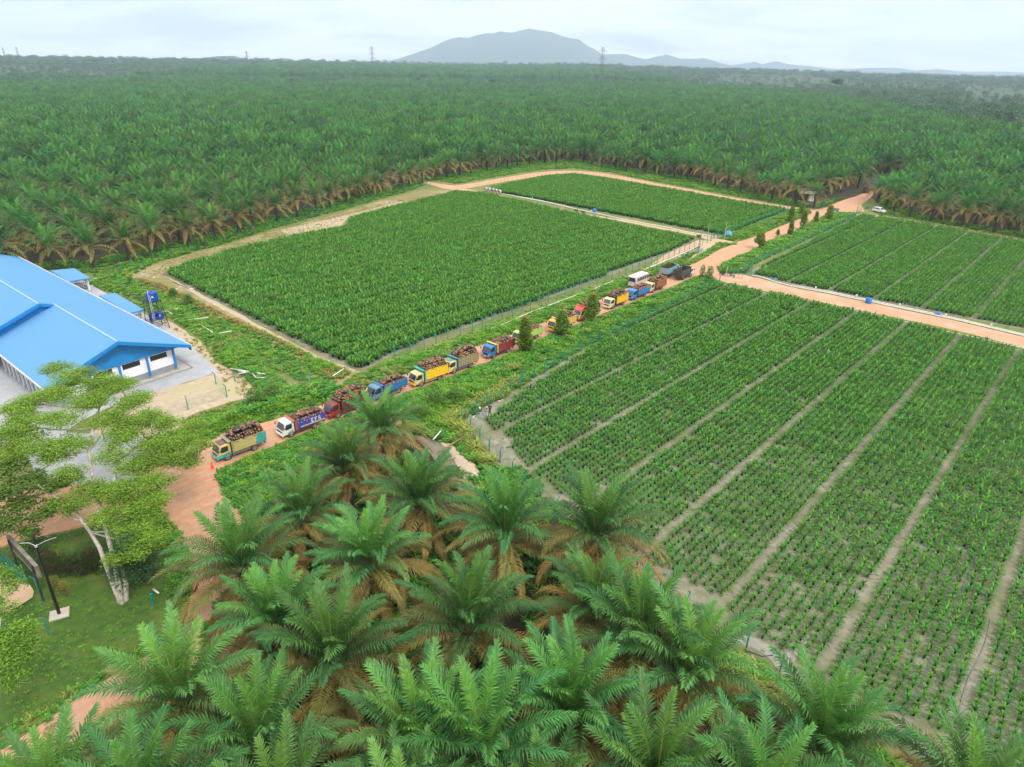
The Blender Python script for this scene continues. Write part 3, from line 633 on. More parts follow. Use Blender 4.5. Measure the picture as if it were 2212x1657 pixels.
keep = q[:, 1] > np.interp(q[:, 0], LIM[:, 0], LIM[:, 1]); allp = allp[keep]
hole = fbm(allp / 35, 3, 77) > .66; allp = allp[~(hole & (np.hypot(*allp.T) > 300))]
dist = np.hypot(*allp.T); fr_in = in_view(np.c_[allp, np.full(len(allp), 5.)], 0, 0)
order = np.argsort(dist + np.where(fr_in, 0, 5000)); near_i = order[:275]; rest = order[275:]
r3 = np.random.default_rng(12)
PG2 = 'oil palms of the plantation behind the nursery'
for k, i in enumerate(near_i):
    p = allp[i]; tr, cr_, ol = MIDP[k % 4]
    s_ = r3.uniform(.86, 1.12)
    e_ = empty('oil_palm', (p[0], p[1], 0), r3.uniform(0, 6.28), s_, 'oil palm in the dense plantation behind the nursery beds, brown old fronds below', 'palm tree', PG2)
    child('trunk', tr, e_); child('crown', cr_, e_); child('old_fronds', ol, e_)
print('palms', len(allp))
R_ = allp[rest]; n = len(R_); dR = np.hypot(*R_.T)
f_ = []
for d0, d1, sp, s_ in ((1180, 1900, 11.5, 1.2), (1900, 3200, 19, 1.9)):
    k = int(1.5 * (d1 ** 2 - d0 ** 2) / 2 / sp ** 2); d = np.sqrt(r3.uniform(d0 ** 2, d1 ** 2, k)); a = r3.uniform(-.75, .75, k); p = np.stack([d * np.sin(a), d * np.cos(a)], 1)
    q_, _ = proj(np.c_[p, np.zeros(k)]); p = p[(q_[:, 0] > -100) & (q_[:, 0] < 2300) & (q_[:, 1] > np.interp(q_[:, 0], LIM[:, 0], LIM[:, 1])) & (fbm(p / 90, 3, 17) < .60)]; f_.append(np.c_[p, np.full(len(p), s_)])
f_ = np.concatenate(f_); sR = np.concatenate([r3.uniform(.82, 1.28, n), f_[:, 2] * r3.uniform(.85, 1.15, len(f_))]); R_ = np.concatenate([R_, f_[:, :2]]); n = len(R_); print('far palms', n)
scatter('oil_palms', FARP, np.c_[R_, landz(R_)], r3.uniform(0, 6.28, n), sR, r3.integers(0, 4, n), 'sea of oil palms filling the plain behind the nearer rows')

# ------------------------------------------------------------------ broadleaf trees
def leaf_cloud(mb, c, rad, n, size, col, seed, flat=1.0, colv=.25, shell=.35, tipcol=None, mi=0):
    r_ = np.random.default_rng(seed)
    u = r_.normal(size=(n, 3)); u /= np.linalg.norm(u, axis=1)[:, None]; u[:, 2] *= flat
    rr = r_.uniform(shell, 1, n) ** .6
    lump = .78 + .5 * fbm(np.stack([np.arctan2(u[:, 1], u[:, 0]) * 1.6 + 9, u[:, 2] * 2.4 + 5], 1), 3, seed)
    P = np.asarray(c) + u * (rr * lump)[:, None] * np.asarray(rad)
    a = r_.normal(size=(n, 3)); a /= np.linalg.norm(a, axis=1)[:, None]; a[:, 2] *= .45
    b = np.cross(a, r_.normal(size=(n, 3))); b /= np.linalg.norm(b, axis=1)[:, None]; b[:, 2] *= .6
    s = size * r_.uniform(.6, 1.3, n)[:, None]
    V = np.stack([P - a * s, P + b * s * .45, P + a * s, P - b * s * .45], 1).reshape(-1, 3)
    cc = np.array(col) * r_.uniform(1 - colv, 1 + colv, (n, 1))
    if tipcol is not None:
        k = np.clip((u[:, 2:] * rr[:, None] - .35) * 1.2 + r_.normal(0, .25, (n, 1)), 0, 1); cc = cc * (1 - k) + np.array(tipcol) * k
    mb.add(V, np.arange(4 * n).reshape(-1, 4), mi, np.repeat(cc, 4, 0))
def blob_tree(seed, h, rw, col, n=170, size=1.1):
    mb = MB(); r_ = np.random.default_rng(seed)
    for k in range(6):
        a = k * 1.05 + r_.random(); q = r_.uniform(.2, .62) * rw
        leaf_cloud(mb, (q * math.cos(a), q * math.sin(a), h * r_.uniform(.5, .82)), (rw * .55, rw * .55, h * .24), n // 6, size, col, seed * 10 + k, colv=.35)
    mb.tube([(0, 0, 0), (0, 0, h * .6)], [.3, .2], 5, 0, (.12, .10, .08))
    return mb.mesh('broadleaf_tree', M_farleaf)
FT_ = [blob_tree(1, 10, 5.5, (.08, .18, .06)), blob_tree(2, 13, 6.5, (.06, .145, .05)), blob_tree(3, 8, 6, (.12, .22, .065)), blob_tree(4, 16, 5, (.07, .15, .055))]
r4 = np.random.default_rng(21); pts = []
for (d0, d1, sp) in ((450, 1000, 10), (1000, 2000, 15), (2000, 4200, 24), (4200, 7000, 45)):
    area = 1.5 * (d1 ** 2 - d0 ** 2) / 2; n = int(area / sp ** 2)
    d = np.sqrt(r4.uniform(d0 ** 2, d1 ** 2, n)); a = r4.uniform(-.75, .75, n); pts.append(np.stack([d * np.sin(a), d * np.cos(a)], 1))
pts = np.concatenate(pts); q, _ = proj(np.c_[pts, np.zeros(len(pts))])
lim = np.interp(q[:, 0], LIM[:, 0], LIM[:, 1])
ok = (q[:, 1] < lim - 0) & (q[:, 0] > -150) & (q[:, 0] < 2360)
def qin(poly): return inside(np.array(poly, float), q)
ok &= ~(r4.random(len(pts)) < .8) | ~qin([(1540, 178), (1720, 180), (1790, 186), (1790, 198), (1700, 203), (1560, 192)]) & (~qin([(2075, 196), (2230, 203), (2230, 300), (2150, 262), (2070, 236)]) | (r4.random(len(pts)) < .06))
ok &= ~((fbm(pts / 160, 3, 55) < .30) & (q[:, 0] > 1200)) & ~((fbm(pts / 120, 3, 56) < .27))
pts = pts[ok]; n = len(pts)
sz = r4.uniform(.6, 1.25, n) * np.where(np.hypot(*pts.T) > 3000, 1.5, 1)
scatter('forest', FT_, np.c_[pts, landz(pts) - .3], r4.uniform(0, 6.28, n), np.stack([sz * np.where(np.hypot(*pts.T) > 2500, 1.8, 1.1), sz * np.where(np.hypot(*pts.T) > 2500, 1.8, 1.1), sz * r4.uniform(.75, 1.2, n) * .9], 1), r4.integers(0, 4, n), 'hazy mixed forest reaching to the horizon')
# broadleaf trees sprinkled among and around the palms
pp = np.concatenate([GL(zq([(1460, 320), (600, 325), (620, 345), (860, 325), (1010, 335), (950, 330), (700, 350), (560, 335), (540, 350)], 0, 0, 1.152)), GL([(330, 182), (290, 186), (250, 190), (1063, 173), (1085, 176), (160, 186)])])
n = len(pp); scatter('dark_tree_row', [blob_tree(8, 11, 8, (.03, .08, .025), 260)], np.c_[pp, np.zeros(n)], r4.uniform(0, 6, n), r4.uniform(.8, 1.3, n), np.zeros(n, int), 'dark broadleaf trees scattered along the far edge of the plantation')
# young plantation at the far right: rows of small dark dots
gy, gx = np.meshgrid(np.arange(0, 90), np.arange(0, 120), indexing='ij'); P = np.stack([300 + gx.ravel() * 9.0, 400 + gy.ravel() * 9.0], 1)
q, _ = proj(np.c_[P, np.zeros(len(P))]); P = P[inside(np.array([(2060, 194), (2260, 200), (2260, 305), (2150, 266), (2065, 240)], float), q)]
YP = MB(); leaf_cloud(YP, (0, 0, 1.2), (2.9, 2.9, 2.0), 70, 1.2, (.05, .12, .04), 4); YPm = YP.mesh('young_palm', M_farleaf)
scatter('young_palms', [YPm], np.c_[P, np.zeros(len(P))], r4.uniform(0, 6, len(P)), np.full(len(P), 1.), np.zeros(len(P), int), 'distant young plantation with small palms in rows')
patch('young_plantation_ground', GL([(2050, 200), (2260, 206), (2600, 260), (2600, 380), (2300, 330), (2150, 268), (2060, 242)]), pmat('young_plantation_soil', (.07, .11, .04), (.05, .085, .03), .05, .95), .02, 30, 3)
patch('far_clearing', GL([(1540, 182), (1720, 184), (1790, 190), (1790, 200), (1700, 206), (1560, 197)]), pmat('clearing_grass', (.11, .14, .06), (.07, .11, .04), .02, .95), .03, 30, 5)

# dense bushes between the plantation and the right edge
P = []
r5 = np.random.default_rng(31)
def rand_in(poly, dens, rg, jit=0):
    poly = np.asarray(poly, float); lo, hi = poly.min(0), poly.max(0); n = int(np.prod(hi - lo) * dens)
    g = lo + rg.random((n, 2)) * (hi - lo); return g[inside(poly, g)]
bb = rand_in(GL([(1850, 236), (2000, 262), (2230, 300), (2260, 350), (2120, 320), (1960, 290), (1860, 262)]), .012, r5)
n = len(bb); scatter('bush_belt', FT_, np.c_[bb, np.zeros(n)], r5.uniform(0, 6, n), r5.uniform(.5, .95, n), r5.integers(0, 3, n), 'belt of dense green trees at the right edge of the plantation')

# ------------------------------------------------------------------ nursery seedlings
def seedling(seed, nl, detail, hs=1.0):
    r_ = np.random.default_rng(seed); bag = MB(); lf = MB()
    bag.lathe([(.13, 0), (.16, .05), (.155, .36), (.13, .40), (.0, .385)], 7, mi=0)
    for i in range(nl):
        a = i * 2.4 + r_.normal(0, .2); el = math.radians(76 - 66 * (i / (nl - 1)) + r_.normal(0, 5)); L = (.95 if i else .8) * r_.uniform(.8, 1.1) * hs
        k = np.linspace(0, 1, 4); th = el - 1.2 * k ** 1.4 * (.5 + i / nl)
        r = np.concatenate([[0], np.cumsum(np.cos(th[:-1]) * L / 3)]); z = np.concatenate([[0], np.cumsum(np.sin(th[:-1]) * L / 3)]) + .38
        ca, sa = math.cos(a), math.sin(a); wd = np.array([.02, .11, .10, .0]) * hs; sd_ = np.array([-sa, ca, 0])
        ctr = np.stack([r * ca, r * sa, z], 1); col = np.array((.11, .27, .035) if i < 3 else (.06, .20, .035)) * r_.uniform(.8, 1.15)
        if detail:   # pinnate: narrow leaflets either side
            n0 = 9; t = np.linspace(.15, 1, n0); p = np.stack([np.interp(t, k, ctr[:, j]) for j in range(3)], 1); d = np.gradient(p, axis=0); d /= np.linalg.norm(d, axis=1)[:, None]
            for sg in (-1, 1):
                ll = .26 * hs * np.sin(np.pi * (.2 + .7 * t))[:, None]; e = d * .75 + sg * sd_ * .8 + np.array([0, 0, .1]); tip = p + e * ll - np.array([0, 0, .03])
                V = np.stack([p - d * .025, p + d * .03, tip], 1).reshape(-1, 3); lf.add(V, np.arange(3 * n0).reshape(-1, 3), 0, np.repeat(col[None] * r_.uniform(.85, 1.15, (n0, 1)), 3, 0))
            lf.tube(ctr, .008, 3, 0, (.12, .18, .05))
        else:
            Lf = ctr - sd_ * wd[:, None]; Rt = ctr + sd_ * wd[:, None]; md = ctr - np.array([0, 0, .03])
            lf.add(np.concatenate([Lf, md, Rt]), [(0, 1, 5, 4), (1, 2, 6, 5), (2, 3, 7, 6), (4, 5, 9, 8), (5, 6, 10, 9), (6, 7, 11, 10)], 0, col)
    return bag, lf
NS = []
for k in range(4):
    b_, l_ = seedling(k, 11, False); NS.append((b_.mesh('bag', M_bag), l_.mesh('leaves', M_seed)))
FS = []
for k in range(4):
    b_, l_ = seedling(k + 20, 11, False, 1.0)
    m_ = MB(); V = np.concatenate(b_.v); m_.add(V, b_.f, 0, (.012, .018, .035)); m_.add(np.concatenate(l_.v), l_.f, 0, np.concatenate(l_.c)); FS.append(m_.mesh('bagged_seedling', M_seed))
def bed(poly_q, b0, lane, period=9.25, da=.88, db=.85, inset=.8, seed=1, thin=None):
    poly = GL(poly_q); c = poly @ np.stack([E1, E2], 1); lo, hi = c.min(0), c.max(0)
    r_ = np.random.default_rng(seed)
    bs = np.arange(math.floor((lo[1] - b0) / period) * period + b0, hi[1] + period, period); out = []
    for s0 in bs:
        rows = np.arange(s0 + lane / 2 + .3, s0 + period - lane / 2 - .1, db)
        for i, b in enumerate(rows):
            a = np.arange(lo[0], hi[0], da) + (i % 2) * da / 2; out.append(np.stack([a, np.full(len(a), b)], 1))
    o = np.concatenate(out); o += r_.normal(0, .05, o.shape)
    W = o @ np.stack([E1, E2], 0); k = inside(poly, W) & in_view(np.c_[W, np.zeros(len(W))], 120, 120)
    W = W[k]; W = W[seg_dist(poly, W) > inset]
    W = W[r_.random(len(W)) > .02]
    if thin is not None: W = W[r_.random(len(W)) < thin(W)]
    return W
BL = float(np.mean([np.array(p) @ E2 for p in ([76.4, 125.4], [81.8 + .0, 119.3], [88.1, 113.8])][:1]))
FBP = [(1535, 612), (1310, 726), (1110, 852), (1064, 888), (1033, 906), (1052, 930), (1093, 950), (1091, 975), (1110, 1000), (1190, 1065), (1300, 1150), (1400, 1230), (1553, 1302), (1557, 1350), (1642, 1398), (1710, 1438), (1786, 1486), (1886, 1530), (1983, 1579), (2107, 1619), (2400, 1900), (2900, 2200), (2700, 1400)] + [(2420, 815), (2212, 758), (1960, 697), (1750, 652), (1700, 640), (1640, 630), (1580, 616)]
SB = bed(FBP, float(G(1960, 700) @ E2), .6, seed=1, da=.78)
SR = bed(FR, float(GZ(1540, 355, 2400, 600, 1.536) @ E2), .8, seed=2)
SL = bed(FL, 3.0, .7, period=4.6, seed=3, da=.8, db=.78)
ST = bed(FT, 5.0, .55, period=4.6, seed=4, da=.8, db=.78, inset=.5)
print('seedlings', len(SB), len(SR), len(SL), len(ST))
# the 300 that show largest: nearest, in frame, with no palm crown in the way
q, zd = proj(np.c_[SB, np.full(len(SB), .7)])
vis = (q[:, 0] > 5) & (q[:, 0] < 2207) & (q[:, 1] < 1650)
for h in near_xy:
    c = np.array([h[0], h[1], 6.5]); o_ = np.array([0, 0, H]); dv = np.c_[SB, np.full(len(SB), .7)] - o_; Ld = np.linalg.norm(dv, axis=1); dn = dv / Ld[:, None]
    tt = (c - o_) @ dn.T; dd = np.linalg.norm((c - o_) - dn * tt[:, None], axis=1); vis &= ~((dd < 5.6) & (tt < Ld))
o_ = np.argsort(np.linalg.norm(np.c_[SB, np.full(len(SB), 0)] - np.array([0, 0, H]), axis=1) + np.where(vis, 0, 1e4)); ni = o_[:300]; ri = o_[300:]
for k, i in enumerate(ni):
    b_, l_ = NS[k % 4]; s_ = r5.uniform(.52, .74)
    e_ = empty('palm_seedling', (SB[i, 0], SB[i, 1], .03), r5.uniform(0, 6.28), s_, 'young palm seedling in a black bag in the nearest nursery rows at lower right', 'seedling', 'bagged palm seedlings of the nearest rows')
    child('bag', b_, e_); child('leaves', l_, e_)
S_all = np.concatenate([SB[ri], SR, SL, ST]); n = len(S_all)
sc_ = np.concatenate([r5.uniform(.8, 1.15, len(ri)) * (.62 + .32 * np.clip((np.hypot(*SB[ri].T) - 50) / 70, 0, 1)), r5.uniform(.8, 1.1, len(SR)), r5.uniform(1.05, 1.4, len(SL) + len(ST))])
sc_ *= .92 + .2 * fbm(S_all * .12, 3, 9)
scatter('palm_seedlings', FS, np.c_[S_all, np.full(n, .03)], r5.uniform(0, 6.28, n), sc_, r5.integers(0, 4, n), 'thousands of bagged palm seedlings in rows across the nursery beds')

# ------------------------------------------------------------------ weeds and grass
def clump(seed, n, h, w, col, spread=.35, bend=.5, lw=1.0, name='grass_clump'):
    r_ = np.random.default_rng(seed); mb = MB()
    a = r_.uniform(0, 6.28, n); b = r_.uniform(0, spread, n); el = r_.uniform(.7, 1.45, n); L = h * r_.uniform(.6, 1.2, n)
    d = np.stack([np.cos(a) * np.cos(el), np.sin(a) * np.cos(el), np.sin(el)], 1); p0 = np.stack([b * np.cos(a * 3), b * np.sin(a * 3), 0 * a], 1)
    s = np.stack([-np.sin(a), np.cos(a), 0 * a], 1) * (w * r_.uniform(.6, 1.3, n))[:, None]
    p1 = p0 + d * (L * .55)[:, None]; d2 = d + np.stack([np.cos(a), np.sin(a), -np.ones(n)], 1) * bend; d2 /= np.linalg.norm(d2, axis=1)[:, None]; p2 = p1 + d2 * (L * .5)[:, None]
    V = np.stack([p0 - s * .4, p0 + s * .4, p1 + s * lw, p1 - s * lw, p2], 1).reshape(-1, 3)
    f = [t for i in range(n) for t in ((5 * i, 5 * i + 1, 5 * i + 2, 5 * i + 3), (5 * i + 3, 5 * i + 2, 5 * i + 4))]
    mb.add(V, f, 0, np.repeat(np.array(col) * r_.uniform(.7, 1.3, (n, 1)), 5, 0)); return mb.mesh(name, M_weed)
W1 = [clump(1, 16, .7, .045, (.17, .36, .035)), clump(2, 16, .55, .05, (.12, .30, .03)),
      clump(3, 15, .55, .12, (.06, .21, .025), .4, .6, 1.0), clump(4, 15, .45, .13, (.10, .29, .035), .4, .6), clump(5, 16, .65, .04, (.24, .28, .06))]
def weeds(name, poly_q, dens, mix, seed, label, zb=.05, hs=1.0, rlf=None, world=None, keep=None):
    rg = np.random.default_rng(seed); P = rand_in(GL(poly_q) if world is None else world, dens, rg)
    P = P[in_view(np.c_[P, np.zeros(len(P))], 60, 60)]
    if keep is not None: P = P[keep(P)]
    pv = np.cumsum(mix) / np.sum(mix); k = np.clip((fbm(P * .22, 3, seed) - .44) * 2.2 + .5 + rg.normal(0, .18, len(P)), 0, .999)
    idx = np.searchsorted(pv, k)
    z = np.full(len(P), zb) if rlf is None else zb + rlf(P, seg_dist(PATCH[rlf.patch], P)) - .03 if rlf else 0
    n = len(P)
    sc = hs * (.7 + .6 * fbm(P * .5 + 50, 3, seed)) * rg.uniform(.7, 1.25, n)
    return scatter(name, W1, np.c_[P, z], rg.uniform(0, 6.28, n), np.stack([sc * 1.2, sc * 1.2, sc], 1), idx, label)
def relief(pn, f):
    g = lambda V, d: f(V, d); g.patch = pn; return g
weeds('verge_weeds', V1, 5.5, [5, 4, 1.5, 3, 1.2], 41, 'light green grass bank between the truck road and the long nursery fence', .05, .9, relief(31, vh(.5, ramp=3)))
weeds('verge_weeds', V2, 6.5, [3, 3, 3, 4, .15], 42, 'thick green creeper bank below the truck queue', .05, .95, relief(32, vh(1.2, ramp=5)))
weeds('verge_weeds', V2b, 7, [2, 4, 2, 5, .1], 43, 'bright green grass wedge beside the junction', .05, .9, relief(33, vh(.7, ramp=4)))
weeds('verge_weeds', V3, 4.5, [4, 4, 1, 3, .8], 44, 'green bank right of the road beyond the nursery gate', .05, 1.1, relief(34, vh(.9, ramp=4)))
weeds('verge_weeds', V4, 4.5, [4, 4, 1, 2, .9], 45, 'grass strip left of the road before the far junction', .05, .9, relief(35, vh(.8)))
weeds('verge_weeds', V5, 5, [4, 5, 1, 3, .5], 46, 'green weeds between the white pipes and the brown ditch bank', .05, .8, relief(36, vh(.7)))
weeds('verge_weeds', V6, 5.5, [2, 3, 3, 4, .4], 47, 'weedy bank between the wire fence and the first trucks', .05, 1.0, relief(37, vh(1.2)))
YB = D([(640, 480), (760, 410), (900, 320), (1050, 262), (1190, 170), (1320, 90), (1260, 30), (1100, 90), (900, 190), (700, 300), (520, 400), (420, 500), (540, 620), (700, 760), (830, 880), (930, 990), (1010, 1010), (900, 860), (780, 720), (700, 590)])
weeds('yellow_bush', YB, 5, [0, 0, .01, 1.5, 6], 48, 'yellowish shrubby weeds along the near nursery corner fence', .1, 1.35)
BR = [(285, 600), (420, 660), (520, 705), (620, 752), (725, 828), (760, 806), (700, 782), (600, 733), (500, 688), (400, 640), (340, 612)]
weeds('ditch_bank_weeds', [(262, 592), (330, 640), (420, 690), (520, 748), (600, 804), (690, 840), (728, 830), (620, 755), (520, 708), (420, 663), (285, 602)], 4.5, [2, 3, 2, 3, 3], 69, 'green and yellow weeds on the ditch side of the brown bank', .03, .8)
M_dry = None
W1.append(clump(6, 14, .6, .04, (.28, .21, .07))); W1.append(clump(7, 14, .5, .04, (.28, .26, .06)))
weeds('dry_grass', BR, 6, [0, .2, .2, .6, 1.2, 5, 3], 49, 'brown dry grass bank along the left nursery bed', .05, 1.0)
weeds('path_grass', [(278, 590), (480, 530), (760, 452), (985, 411), (860, 447), (752, 475), (740, 494), (560, 530), (352, 594)], 2.2, [0, .3, 0, .3, 1, 3, 3], 50, 'short brown grass on the strip beside the palm trees', .02, .4)
weeds('edge_weeds', [(250, 600), (300, 556), (400, 535), (560, 490), (690, 460), (820, 420), (920, 398), (900, 408), (760, 448), (620, 486), (480, 528), (330, 570), (285, 596)], 2.4, [3, 4, 4, 5, 1], 51, 'green weeds under the first palms beside the grassy strip', .02, 1.0)
weeds('edge_weeds', [(930, 388), (985, 380), (1060, 362), (1140, 350), (1240, 345), (1330, 362), (1500, 388), (1680, 434), (1770, 452), (1700, 444), (1500, 408), (1400, 390), (1320, 373), (1240, 364), (1170, 367), (1100, 378), (1040, 388), (985, 398)], 1.6, [3, 4, 4, 5, 1], 52, 'green weeds between the far track and the palm trees', .02, 1.1)
weeds('edge_weeds', [(1900, 452), (2000, 474), (2060, 486), (2150, 500), (2300, 524), (2300, 540), (2212, 524), (2060, 497), (1900, 470)], 1.5, [3, 4, 1, 5, 1], 53, 'grass beside the right hand forest track', .02, .7)
weeds('lawn_grass', [(330, 1100), (376, 1150), (410, 1230), (414, 1290), (400, 1370), (350, 1410), (180, 1490), (0, 1596), (-100, 1640), (-100, 1200), (60, 1168), (250, 1125)], 5, [3, 3, 0, .5], 54, 'short mown grass of the garden lawn', .06, .28)
weeds('lawn_grass', [(335, 1095), (360, 1112), (385, 1150), (405, 1190), (415, 1240), (405, 1290), (360, 1290), (340, 1220), (345, 1160)], 6, [3, 3, 2, 5, 1], 55, 'longer grass between the garden trees and the laterite road', .06, .7)
weeds('lawn_grass', [(0, 1622), (100, 1560), (190, 1490), (240, 1462), (330, 1400), (345, 1372), (250, 1440), (180, 1476), (100, 1520), (0, 1580), (-100, 1640), (-100, 1690)], 6, [3, 3, 2, 3, 1], 56, 'rough grass edge along the garden track', .06, .5)
weeds('bed_weeds', FB, .35, [1, 1, 0, 1, 4, 1, 1], 57, 'sparse yellow green weeds between the seedling rows', .03, .35)
weeds('bed_weeds', FR, .25, [1, 1, 0, 1, 4, 1, 1], 58, 'sparse weeds between the upper right seedling rows', .03, .35)
weeds('grove_undergrowth', [(560, 1090), (700, 1000), (800, 950), (960, 1020), (1130, 1010), (1180, 1080), (1300, 1180), (1400, 1260), (1530, 1370), (1640, 1450), (1750, 1510), (1850, 1590), (1960, 1690), (1700, 1700), (1200, 1700), (500, 1700), (430, 1400), (520, 1180)], 1.6, [1, 2, 4, 5, 1], 59, 'dark undergrowth beneath the foreground oil palms', .03, 1.0)
weeds('right_margin_weeds', [(1560, 1400), (1640, 1440), (1760, 1500), (1860, 1590), (1990, 1700), (1900, 1700), (1700, 1560), (1560, 1440)], 5, [1, 4, 4, 4, 2], 60, 'green weeds between the foreground palms and the puddled bed', .04, 1.0)
weeds('dry_stubble', B([(1420, 700), (1600, 800), (1760, 900), (1860, 1060), (2000, 1130), (2080, 1170), (2260, 1260), (2200, 1350), (1980, 1330), (1880, 1120), (1720, 980)]), 1.6, [0, 0, 0, .2, 1, 5, 1], 61, 'thin dry stalks on the bare ground by the blue roofed hall', .03, .7)
weeds('pond_weeds', D([(60, 520), (200, 560), (420, 640), (620, 680), (560, 700), (420, 670), (240, 600), (120, 640)]), 6, [1, 1, 4, 5, 1], 62, 'creepers hanging over the pond edge', .1, 1.1)
weeds('pond_weeds', D([(620, 690), (760, 800), (900, 1000), (1000, 1150), (940, 1160), (850, 1030), (760, 900), (650, 780)]), 6, [2, 2, 2, 4, 3], 63, 'weeds between the sand bank and the nursery fence', .1, 1.0)

# ------------------------------------------------------------------ small trees
def shrub(name, base, h, r, col, tip, label, cat, group, seed, trunk=.35, n=1500, leaf=.13, lobes=5, flat=1.0):
    if cat == 'tree' and group == OG: r *= .95; n = int(n * 1.5); leaf = .24; col = tuple(max(a, b) for a, b in zip(col, (.15, .27, .03)))
    e_ = empty(name, (base[0], base[1], .03), 0, 1, label, cat, group); r_ = np.random.default_rng(seed)
    cr = MB()
    for k in range(lobes):
        t = k / max(1, lobes - 1); z = h * (trunk + .12 + (.80 - trunk) * t); rr = r * (.78 + .35 * math.sin(math.pi * (.15 + .75 * t))) * (1 - .25 * t) * .8; a = k * 2.4 + seed
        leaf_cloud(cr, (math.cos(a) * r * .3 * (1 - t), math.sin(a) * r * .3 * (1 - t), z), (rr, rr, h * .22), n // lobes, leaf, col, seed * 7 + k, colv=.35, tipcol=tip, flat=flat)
    cr.obj('crown', M_leaf, e_)
    tr = MB(); tr.tube([(0, 0, -.1), (.05, 0, h * .4), (-.05, .05, h * .85)], [.10, .07, .02], 6)
    for k in range(5):
        a = k * 1.3 + seed; tr.tube([(0, 0, h * (.25 + .08 * k)), (math.cos(a) * r * .5, math.sin(a) * r * .5, h * (.45 + .08 * k))], [.04, .015], 4)
    tr.obj('trunk', M_bark2, e_); return e_
OG = 'small ornamental trees lining the truck road'
GT = (.13, .27, .04); RB = (.50, .28, .035); YT = (.22, .22, .03)
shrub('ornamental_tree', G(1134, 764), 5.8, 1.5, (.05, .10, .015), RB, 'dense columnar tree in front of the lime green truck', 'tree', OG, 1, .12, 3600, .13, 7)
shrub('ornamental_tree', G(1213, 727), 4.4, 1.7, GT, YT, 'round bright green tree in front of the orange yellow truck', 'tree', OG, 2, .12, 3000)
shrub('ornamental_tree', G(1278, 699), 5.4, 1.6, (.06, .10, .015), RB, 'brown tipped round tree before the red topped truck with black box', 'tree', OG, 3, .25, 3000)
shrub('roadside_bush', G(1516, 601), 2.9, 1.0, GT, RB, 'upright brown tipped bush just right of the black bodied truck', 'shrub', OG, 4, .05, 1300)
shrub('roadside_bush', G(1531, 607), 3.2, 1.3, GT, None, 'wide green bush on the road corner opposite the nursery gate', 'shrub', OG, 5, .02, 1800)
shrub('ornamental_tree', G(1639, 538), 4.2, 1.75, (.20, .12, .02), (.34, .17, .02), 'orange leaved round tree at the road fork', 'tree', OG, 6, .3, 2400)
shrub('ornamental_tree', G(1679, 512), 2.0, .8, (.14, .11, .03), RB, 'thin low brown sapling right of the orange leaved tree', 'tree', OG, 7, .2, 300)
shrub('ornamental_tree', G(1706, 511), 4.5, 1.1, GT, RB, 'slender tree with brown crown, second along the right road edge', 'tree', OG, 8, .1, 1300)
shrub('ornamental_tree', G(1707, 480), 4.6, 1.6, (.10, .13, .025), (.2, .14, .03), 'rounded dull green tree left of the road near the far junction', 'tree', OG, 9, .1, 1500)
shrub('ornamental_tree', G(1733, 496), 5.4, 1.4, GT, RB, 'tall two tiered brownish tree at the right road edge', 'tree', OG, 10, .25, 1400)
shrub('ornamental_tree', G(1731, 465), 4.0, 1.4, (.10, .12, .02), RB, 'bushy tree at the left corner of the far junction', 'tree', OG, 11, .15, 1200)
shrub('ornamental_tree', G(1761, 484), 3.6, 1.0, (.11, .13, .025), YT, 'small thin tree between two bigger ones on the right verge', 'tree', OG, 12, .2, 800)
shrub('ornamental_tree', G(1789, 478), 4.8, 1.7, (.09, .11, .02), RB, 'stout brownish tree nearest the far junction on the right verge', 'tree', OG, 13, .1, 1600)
BG = 'bushes on the banks and under the forest edge'
for i, (x, y, h, r, lb) in enumerate([(322, 556, 2.6, 2.0, 'yellow green bush at the corner of the forest edge fence'), (440, 532, 2.0, 1.6, 'light green bush under the left forest palms'),
        (760, 440, 2.2, 1.8, 'bush below the palms on the grassy strip'), (985, 378, 3.2, 2.6, 'pale bush right of the far forest track'), (1085, 362, 4.0, 3.0, 'broad pale bush above the far track'),
        (1150, 354, 3.4, 3.0, 'pale green bush left of the far track bend'), (1230, 348, 3.4, 3.2, 'pale green bush right at the far track bend'), (1345, 366, 2.8, 2.4, 'green bush beyond the far track right of its bend'),
        (590, 598 + 60, 2.0, 1.4, 'leafy green bush on the brown ditch bank'), (408, 657, 1.9, 1.5, 'dark green papaya like bush behind the water tanks'), (375, 640, 1.6, 1.3, 'low bush on the ditch bank near the tanks'),
        (552, 875, 2.4, 2.0, 'dark bush by the fence corner above the first truck'), (590, 862, 2.2, 1.8, 'dense bush beside the culvert above the first truck'), (905, 905, 2.4, 2.4, 'dark green thicket left of the pond corner'), (985, 870, 2.0, 2.0, 'round thicket on the creeper bank'), (940, 880, 2.6, 2.2, 'tall thicket below the yellow truck')]):
    shrub('bush', G(x, y), h, r, (.10, .22, .03) if i > 7 else (.09, .18, .03), None, lb, 'bush', BG, 30 + i, .0, 1100, .17, 5)
